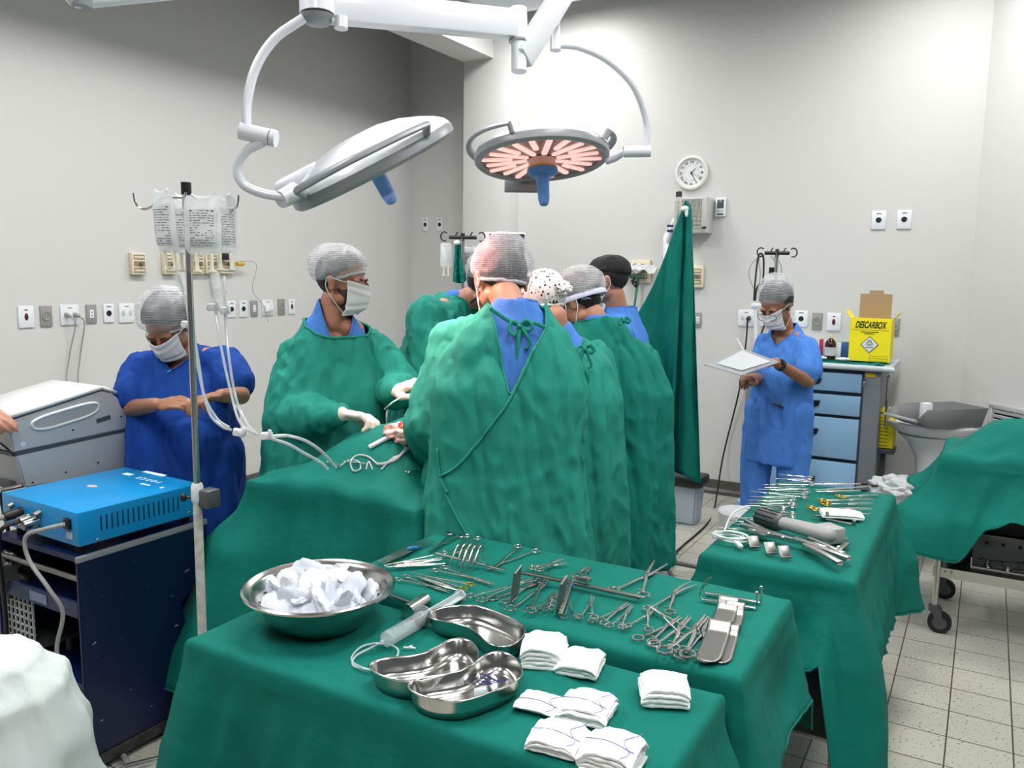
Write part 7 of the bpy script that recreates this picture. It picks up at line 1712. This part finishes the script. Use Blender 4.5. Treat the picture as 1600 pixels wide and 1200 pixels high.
o = mb.build('form_lines', M_INKB, bx_); o['kind'] = 'stuff'
# second sharps box on the side bracket
YQ = YF+.18; a, b_ = at(1365, 640, Y=YQ), at(1398, 640, Y=YQ); zt_, zb_ = at(1380, 640, Y=YQ).z, at(1380, 700, Y=YQ).z
t = thing('sharps_box', 'yellow sharps box hanging low at the right side of the drug cart', 'sharps box', ((a.x+b_.x)/2, YQ+.08, zb_))
mb = MB(); mb.box(((a.x+b_.x)/2+.005, YQ+.08, (zt_+zb_)/2), (b_.x-a.x, .16, zt_-zb_), bevel=.004); by_ = mb.build('carton', M_YELLOW, t)
mb = MB(); mb.box(((a.x+b_.x)/2, YQ-.003, zt_-.02), (.10, .002, .006)); mb.build('printed_title', M_INKB, by_)
mb = MB()
for k in range(9): mb.box(((a.x+b_.x)/2-.01+.006*(k % 3), YQ-.003, zt_-.05-.022*k), (.085-.01*(k % 3), .002, .003))
o = mb.build('printed_text', M_INKB, by_); o['kind'] = 'stuff'
mb = MB(); mb.box(((a.x+b_.x)/2-.01, YQ+.07, zb_-.02), (.17, .16, .03), bevel=.004); mb.build('bracket', M_DGREY, t)
mb = MB(); mb.box((xr+.012, YQ+.1, zb_/2), (.03, .04, zb_)); mb.build('bracket_post', M_DGREY, t)
# wash basin pedestal, grey tray
c0 = at(1452, 745, D=5.1); sx, sy = c0.x, c0.y; zs = at(1440, 664, D=5.0).z
t = thing('wash_basin', 'white ceramic pedestal wash basin under the grey tray, beside the drug cart', 'wash basin', (sx, sy, 0))
mb = MB(); mb.lathe([(0, zs-.10), (.10, zs-.10), (.19, zs-.06), (.235, zs-.03), (.25, zs), (.245, zs+.012), (.22, zs+.008), (.19, zs-.03), (0, zs-.06)], (sx, sy, 0), seg=48, scale=(1.05, .85)); mb.build('bowl', M_WHITE, t)
mb = MB(); mb.lathe([(.125, 0), (.12, .03), (.085, .12), (.075, .35), (.09, .52), (.14, zs-.12), (.20, zs-.07), (0, zs-.07)], (sx, sy, 0), seg=40, scale=(1, .85)); mb.build('pedestal', M_WHITE, t)
T1 = [at(1382, 650, D=4.9), at(1430, 668, D=4.75), at(1541, 655, D=4.95), at(1500, 632, D=5.15)]
t = thing('plastic_tray', 'big grey open plastic bin resting on the wash basin', 'bin', (sx+.1, sy, zs+.01))
xd_ = RT; M = frame(at(1466, 664, D=4.92)+Vector((0, 0, 0)), RT*.98-TW*.25, (0, 0, 1)); M.translation.z = zs+.016
mb = MB(); Lx, Ly, Hh = .44, .27, .115
def wall4(b0, b1):
    mb.bm.faces.new([mb.bm.verts.new(M @ Vector(p)) for p in (b0[0], b0[1], b1[1], b1[0])])
bo = [(-Lx/2+.07, -Ly/2+.02, 0), (Lx/2-.02, -Ly/2+.02, 0), (Lx/2-.02, Ly/2-.02, 0), (-Lx/2+.07, Ly/2-.02, 0)]
to = [(-Lx/2+.02, -Ly/2, Hh), (Lx/2, -Ly/2, Hh), (Lx/2, Ly/2, Hh), (-Lx/2+.02, Ly/2, Hh)]
lf = [(-Lx/2-.05, -Ly/2, Hh*.45), (-Lx/2-.05, Ly/2, Hh*.45)]
F_ = lambda *p: mb.bm.faces.new([mb.bm.verts.new(M @ Vector(x_)) for x_ in p])
F_(*bo); F_(bo[0], bo[1], to[1], to[0]); F_(bo[1], bo[2], to[2], to[1]); F_(bo[2], bo[3], to[3], to[2]); F_(bo[0], to[0], lf[0]); F_(bo[3], to[3], lf[1]); F_(bo[0], bo[3], lf[1], lf[0])
bmesh.ops.remove_doubles(mb.bm, verts=mb.bm.verts, dist=.0005)
o = mb.build('bin_body', mat('bin_grey', '#67696b', .5), t, sharp=20); o.modifiers.new('t', 'SOLIDIFY').thickness = .005
mb = MB(); mb.cyl(M @ Vector((-Lx/2-.052, -Ly/2, Hh*.45)), M @ Vector((-Lx/2-.052, Ly/2, Hh*.45)), .010); mb.build('front_lip', mat('bin_lip', '#9a9c9e', .45), t)
mb = MB(); mb.box((0.12, Ly/2+.012, Hh-.015), (.12, .02, .012), bevel=.004, M=M); mb.build('lug', mat('bin_grey', '#67696b', .5), t)
mb = MB(); mb.box((-.06, .04, .066), (.06, .045, .125), bevel=.008, M=M); tag(mb.build('supply_pack', M_PLATE, None), 'small white pack standing in the grey bin', 'pack')
# plastic wrap and low white stool below the basin
c0 = at(1405, 790, D=4.75); mb = MB(); mb.lathe([(0, .33), (.15, .33), (.16, .32), (.155, .29), (.12, .02), (.10, .0)], (c0.x, c0.y, 0), seg=32); ts_ = tag(mb.build('plastic_stool', M_WHITEP, None), 'low round white stool under crumpled clear wrap beside the drug cart', 'stool')
mb = MB(); bmesh.ops.create_icosphere(mb.bm, subdivisions=5, radius=1); c1 = at(1412, 762, D=4.75)
for v in mb.bm.verts: v.co = Vector((c1.x, c1.y, .40))+Vector((v.co.x*.16, v.co.y*.13, v.co.z*.075))*(1+.45*noise.noise(v.co*2.6)+.15*noise.noise(v.co*8))
for v in mb.bm.verts: v.co.z = max(.334, v.co.z)
tag(mb.build('plastic_wrap', mat('cloudy_plastic2', '#dfe2e6', .15, alpha=.75), None, sharp=0), 'crumpled clear plastic wrap on the low stool', 'plastic wrap')
# white stool and bucket between the gowns and the cart
c0 = at(1152, 812, D=4.45); zz = at(1152, 796, D=4.45).z
mb = MB(); mb.lathe([(0, zz-.005), (.092, zz-.005), (.098, zz), (.105, zz-.01), (.10, zz-.06), (.085, .0), (.07, 0), (.08, zz-.1), (0, zz-.1)], (c0.x, c0.y, 0), seg=40); tag(mb.build('white_bucket', M_WHITEP, None), 'round white bucket half hidden behind the right instrument table', 'bucket')
c0 = at(1060, 820, z=0); mb = MB(); hz = at(1060, 758, Y=c0.y).z
mb.prism([(-.11, -.09), (.11, -.09), (.11, .09), (-.11, .09)], hz, M=Matrix.Translation((c0.x, c0.y+.1, 0)), bevel=.012)
for v in mb.bm.verts: k = .86+.14*v.co.z/hz; v.co.x = c0.x+(v.co.x-c0.x)*k; v.co.y = c0.y+.1+(v.co.y-c0.y-.1)*k
tag(mb.build('waste_bin', mat('pale_blue_grey', '#a9b6c4', .4), None), 'pale blue-grey waste bin under the hanging green cloth', 'bin')
mb = MB(); c1 = Vector((c0.x+.03, c0.y+.06, hz)); mb.box(c1+Vector((0, 0, .035)), (.24, .20, .07), bevel=.02); tag(mb.build('bin_liner', M_BLACK, None), 'black lid folded on top of the waste bin', 'lid')
# ================================================================ STANDS WITH HANGING CLOTHS
def stand(base, ztop_, lb, hookw=.10, m=M_STEEL, hook=True, r=.011):
    t = thing('infusion_stand', lb, 'infusion stand', (base.x, base.y, 0)); V = lambda x, y, z: Vector((base.x+x, base.y+y, z))
    mb = MB(); mb.cyl(V(0, 0, .05), V(0, 0, ztop_), r); mb.build('pole', m, t)
    for i in range(5):
        a = 2*pi*i/5+.3; mb = MB(); mb.caps(V(0, 0, .07), V(.22*cos(a), .22*sin(a), .045), .013, .011, seg=12); mb.build('leg', M_DGREY, t)
    if hook:
        mb = MB(); mb.box(V(0, 0, ztop_), (.02, .02, .05), bevel=.004)
        mb.tube([V(0, 0, ztop_)-RT*hookw*.85, V(0, 0, ztop_)+RT*hookw*.85], .011, 8); hb_ = mb.build('hook_bar', M_BLACK, t)
        for e in (-1, 1):
            c_ = V(0, 0, ztop_+.004)+RT*e*(hookw+.012)
            mb = MB(); mb.tube([c_+RT*e*(.022*cos(a))*-1*-1+Vector((0, 0, .026*sin(a))) for a in [pi*.75-i*pi*1.4/10 for i in range(11)]], .0042, 8); mb.build('hook', M_BLACK, hb_)
            for f_ in (.45,): mb = MB(); d0 = V(0, 0, ztop_)+RT*e*hookw*f_; mb.tube([d0+Vector((0, 0, .008)), d0+Vector((0, 0, .022))+RT*.006, d0+Vector((0, 0, .03))+RT*.014], .004, 8, smooth=4); mb.build('hook', M_BLACK, hb_)
    return t
b1_ = at(1035, 895, z=0); zt_ = at(1062, 316, D=4.31).z
stand(b1_, zt_, 'infusion stand holding up the tall hanging green cloth', hook=False, m=mat('pale_painted_pole', '#b9bab6', .4), r=.014)
def sheet(name, lb, T, Bm, D0, folds, seed, m=M_DRAPE, nu=70, nv=60, amp=.05, bulge=0, th=.004, cat='cloth'):
    Ts = spline([Vector((x, y, 0)) for x, y in T], 12); Bs = spline([Vector((x, y, 0)) for x, y in Bm], 12)
    def s_(L, u): k = u*(len(L)-1); i = min(int(k), len(L)-2); return L[i]+(L[i+1]-L[i])*(k-i)
    mb = MB()
    def fn(u, v):
        a, b_ = s_(Ts, u), s_(Bs, u); p = a+(b_-a)*v; 
        f = sin(u*folds*2*pi+seed+.6*sin(v*3))+.5*noise.noise(Vector((u*folds*1.5, v*2, seed)))
        return at(p.x, p.y, D=D0+amp*f*(.25+.75*v)+bulge*sin(pi*u)+.006*noise.noise(Vector((u*14, v*12, seed)))+.016*sqrt(.004+abs(noise.noise(Vector((u*9+v*3, v*5-u*3, seed+4))))))
    mb.grid(fn, nu, nv); o = mb.build(name, m, None, sharp=0); md = o.modifiers.new('t', 'SOLIDIFY'); md.thickness = th
    return tag(o, lb, cat)
sheet('hanging_cloth', 'tall dark green cloth hanging from a stand right of the gowns', [(968, 535), (990, 500), (1018, 450), (1042, 392), (1064, 330), (1070, 315), (1075, 316), (1080, 332), (1084, 420)], [(975, 800), (1000, 812), (1024, 820), (1040, 812), (1047, 790), (1049, 742), (1062, 740), (1080, 750), (1095, 757)], 4.22, 3.2, 1.0, amp=.045)
mb = MB(); c_ = at(1070, 326, D=4.14); mb.ell(c_, (.020, .018, .014)); mb.ell(c_+Vector((.01, 0, -.02)), (.008, .01, .022)); tag(mb.build('tape_tie', M_GAUZE, None), 'white tape knotted round the tip of the hanging green cloth', 'tape')
t = thing('saline_bottle', 'white plastic bottle with black cap and blue print hanging behind the cloth tip', 'bottle', at(1050, 360, D=4.40))
mb = MB(); a, b_ = at(1060, 318, D=4.36), at(1046, 400, D=4.42); mb.caps(at(1056, 350, D=4.42), at(1050, 372, D=4.44), .045, .05, fl=(1, .5)); mb.caps(at(1050, 372, D=4.44), b_, .05, .035, fl=(1, .5)); bb = mb.build('bottle_body', M_WHITEP, t)
mb = MB(); mb.cyl(at(1061, 352, D=4.38), at(1061, 306, D=4.38), .014); mb.build('neck_tube', mat('pinkish_plastic', '#c9b8b2', .4), t)
mb = MB(); mb.cyl(at(1061, 308, D=4.38), at(1061, 300, D=4.38), .016); mb.build('bottle_cap', M_BLACK, t)
for py, h_ in ((353, .012), (361, .014)):
    mb = MB(); mb.box(at(1049, py, D=4.34), (.045, .006, h_), rot=(0, 0, YAW), bevel=.001); mb.build('printed_band', mat('navy_print', '#27306e', .5), bb)
# right stand with coiled cables
b2_ = at(1205, 560, D=5.0); zt_ = at(1208, 396, D=5.0).z
stand(b2_, zt_, 'infusion stand with black hooks behind the person with the clipboard', hookw=.085)
mb = MB(); c_ = at(1207, 423, D=5.0); mb.cyl(c_+Vector((0, 0, -.02)), c_+Vector((0, 0, .02)), .022, seg=10); tag(mb.build('clamp_collar', M_BLACK, None), 'black knob on the pole above the netted cap', 'knob')
K = lambda x, y, d=4.97: at(x, y, D=d)
cable('blood_pressure_hose', 'black looped hose hanging from the left hook above the glasses wearer', [K(1178, 470), K(1180, 440), K(1184, 405), K(1188, 396), K(1193, 404), K(1192, 440), K(1186, 445), K(1182, 452), K(1180, 470)], .0055, M_BLACK)
cable('coiled_wire', 'thin grey wire in a wide loop on the black hook, left', [K(1190, 398), K(1176, 410), K(1170, 425), K(1173, 440), K(1182, 455), K(1188, 430), K(1186, 405), K(1196, 398)], .0026, M_CABLEG)
cable('coiled_wire', 'thin grey wire looping on the right of the black hook bar', [K(1208, 402), K(1217, 408), K(1221, 420), K(1219, 432), K(1213, 430), K(1212, 412), K(1204, 400)], .0026, M_CABLEG)
mb = MB(); mb.cyl(K(1180, 480), K(1182, 600), .008); mb.box(K(1181, 478), (.06, .03, .03), bevel=.008, rot=(0, 0, YAW)); tag(mb.build('pole_bracket', M_WHITEP, None), 'slim pale pole with white bracket left of the glasses', 'bracket')
# back stand with cloth and bags
b3_ = at(722, 560, D=4.9); zt_ = at(723, 372, D=4.9).z
stand(b3_, zt_, 'infusion stand with black hooks at the back, by the shaded corner', hookw=.095)
sheet('hanging_cloth', 'small green cloth tied to the black hook bar at the back', [(712, 384), (715, 381), (719, 381), (722, 385)], [(708, 440), (714, 442), (722, 442), (729, 438)], 4.82, 2, 2.0, amp=.02, nu=30, nv=30)
mb = MB(); mb.ell(at(714, 379, D=4.82), (.022, .018, .016)); tag(mb.build('tape_tie', M_GAUZE, None), 'white tape on the small green cloth at the back', 'tape')
for px, w_, lb in ((697, .07, 'slack infusion bag on the left black hook at the back'), (733, .08, 'infusion bag with label on the right of the back hook bar'), (744, .07, 'rightmost infusion bag at the back, against the net cap')):
    bag(px, 380 if px < 700 else 386, 418, w_, 4.88, 0, lb, label=px != 697)
t = thing('patient_monitor', 'white patient monitor with dark screen peeking over the nearest net cap', 'monitor', at(788, 380, D=4.9))
c_ = at(789, 384, D=4.9); M = frame(c_, RT, (0, 0, 1)); mb = MB(); mb.box((0, .03, -.05), (.25, .06, .26), bevel=.012, M=M); mb.build('casing', M_WHITEP, t)
mb = MB(); mb.box((.01, -.002, -.04), (.21, .006, .22), bevel=.004, M=M); mb.build('screen', mat('dark_screen', '#14171c', .2), t)
mb = MB(); mb.cyl(M @ Vector((0, .03, -.18)), Vector((c_.x, c_.y+.03, .05)), .02); mb.box((c_.x, c_.y+.03, .04), (.24, .24, .06), bevel=.02); mb.build('stand', M_DGREY, t)
# lower shelf of the trolley
t = thing('instrument_tray', 'perforated steel tray on the lower shelf of the right trolley', 'tray', (.18, 4.36, .28))
mb = MB(); tx0, tx1, ty0, ty1 = .02, .60, 4.16, 4.55
mb.box(((tx0+tx1)/2, (ty0+ty1)/2, .285), (tx1-tx0, ty1-ty0, .004))
mb.box(((tx0+tx1)/2, ty1, .33), (tx1-tx0, .004, .09)); mb.box((tx0, (ty0+ty1)/2, .325), (.004, ty1-ty0, .08)); mb.box(((tx0+tx1)/2, ty0, .305), (tx1-tx0, .004, .04)); tb_ = mb.build('tray_body', M_STEEL, t)
for i in range(8): mb = MB(); mb.cyl((tx0+.06+.07*i, ty1-.0035, .335), (tx0+.06+.07*i, ty1-.0015, .335), .008, seg=12); mb.build('hole', M_HOLE, tb_)
mb = MB(); mb.box((.33, 4.585, .43), (.84, .03, .28), bevel=.004); tag(mb.build('storage_box', M_BLACK, None), 'black box standing at the back of the trolley shelf', 'box')
for i, (x, y, rz) in enumerate([(.10, 4.24, -1.3), (.14, 4.30, -1.5), (.22, 4.26, -1.65), (.30, 4.33, -1.4), (.12, 4.38, -1.2)]):
    pr = scissor(L=.2, op=.04, blades=.3); place(pr, (x+.1, y, .291+.004*i), rz, 1.2, ['clamp at the front left of the perforated tray', 'clamp second from the front left of the perforated tray', 'clamp in the middle of the perforated tray', 'clamp at the right of the perforated tray', 'clamp at the back left of the perforated tray'][i], 'clamps in the lower tray')
# foot of the unseen things under the middle tables
mb = MB(); mb.box((-.42, 1.8, .14), (.3, .24, .22), bevel=.02); tag(mb.build('storage_crate', mat('dark_crate', '#2e3440', .5), None), 'dark crate on the floor under the middle tables', 'crate')
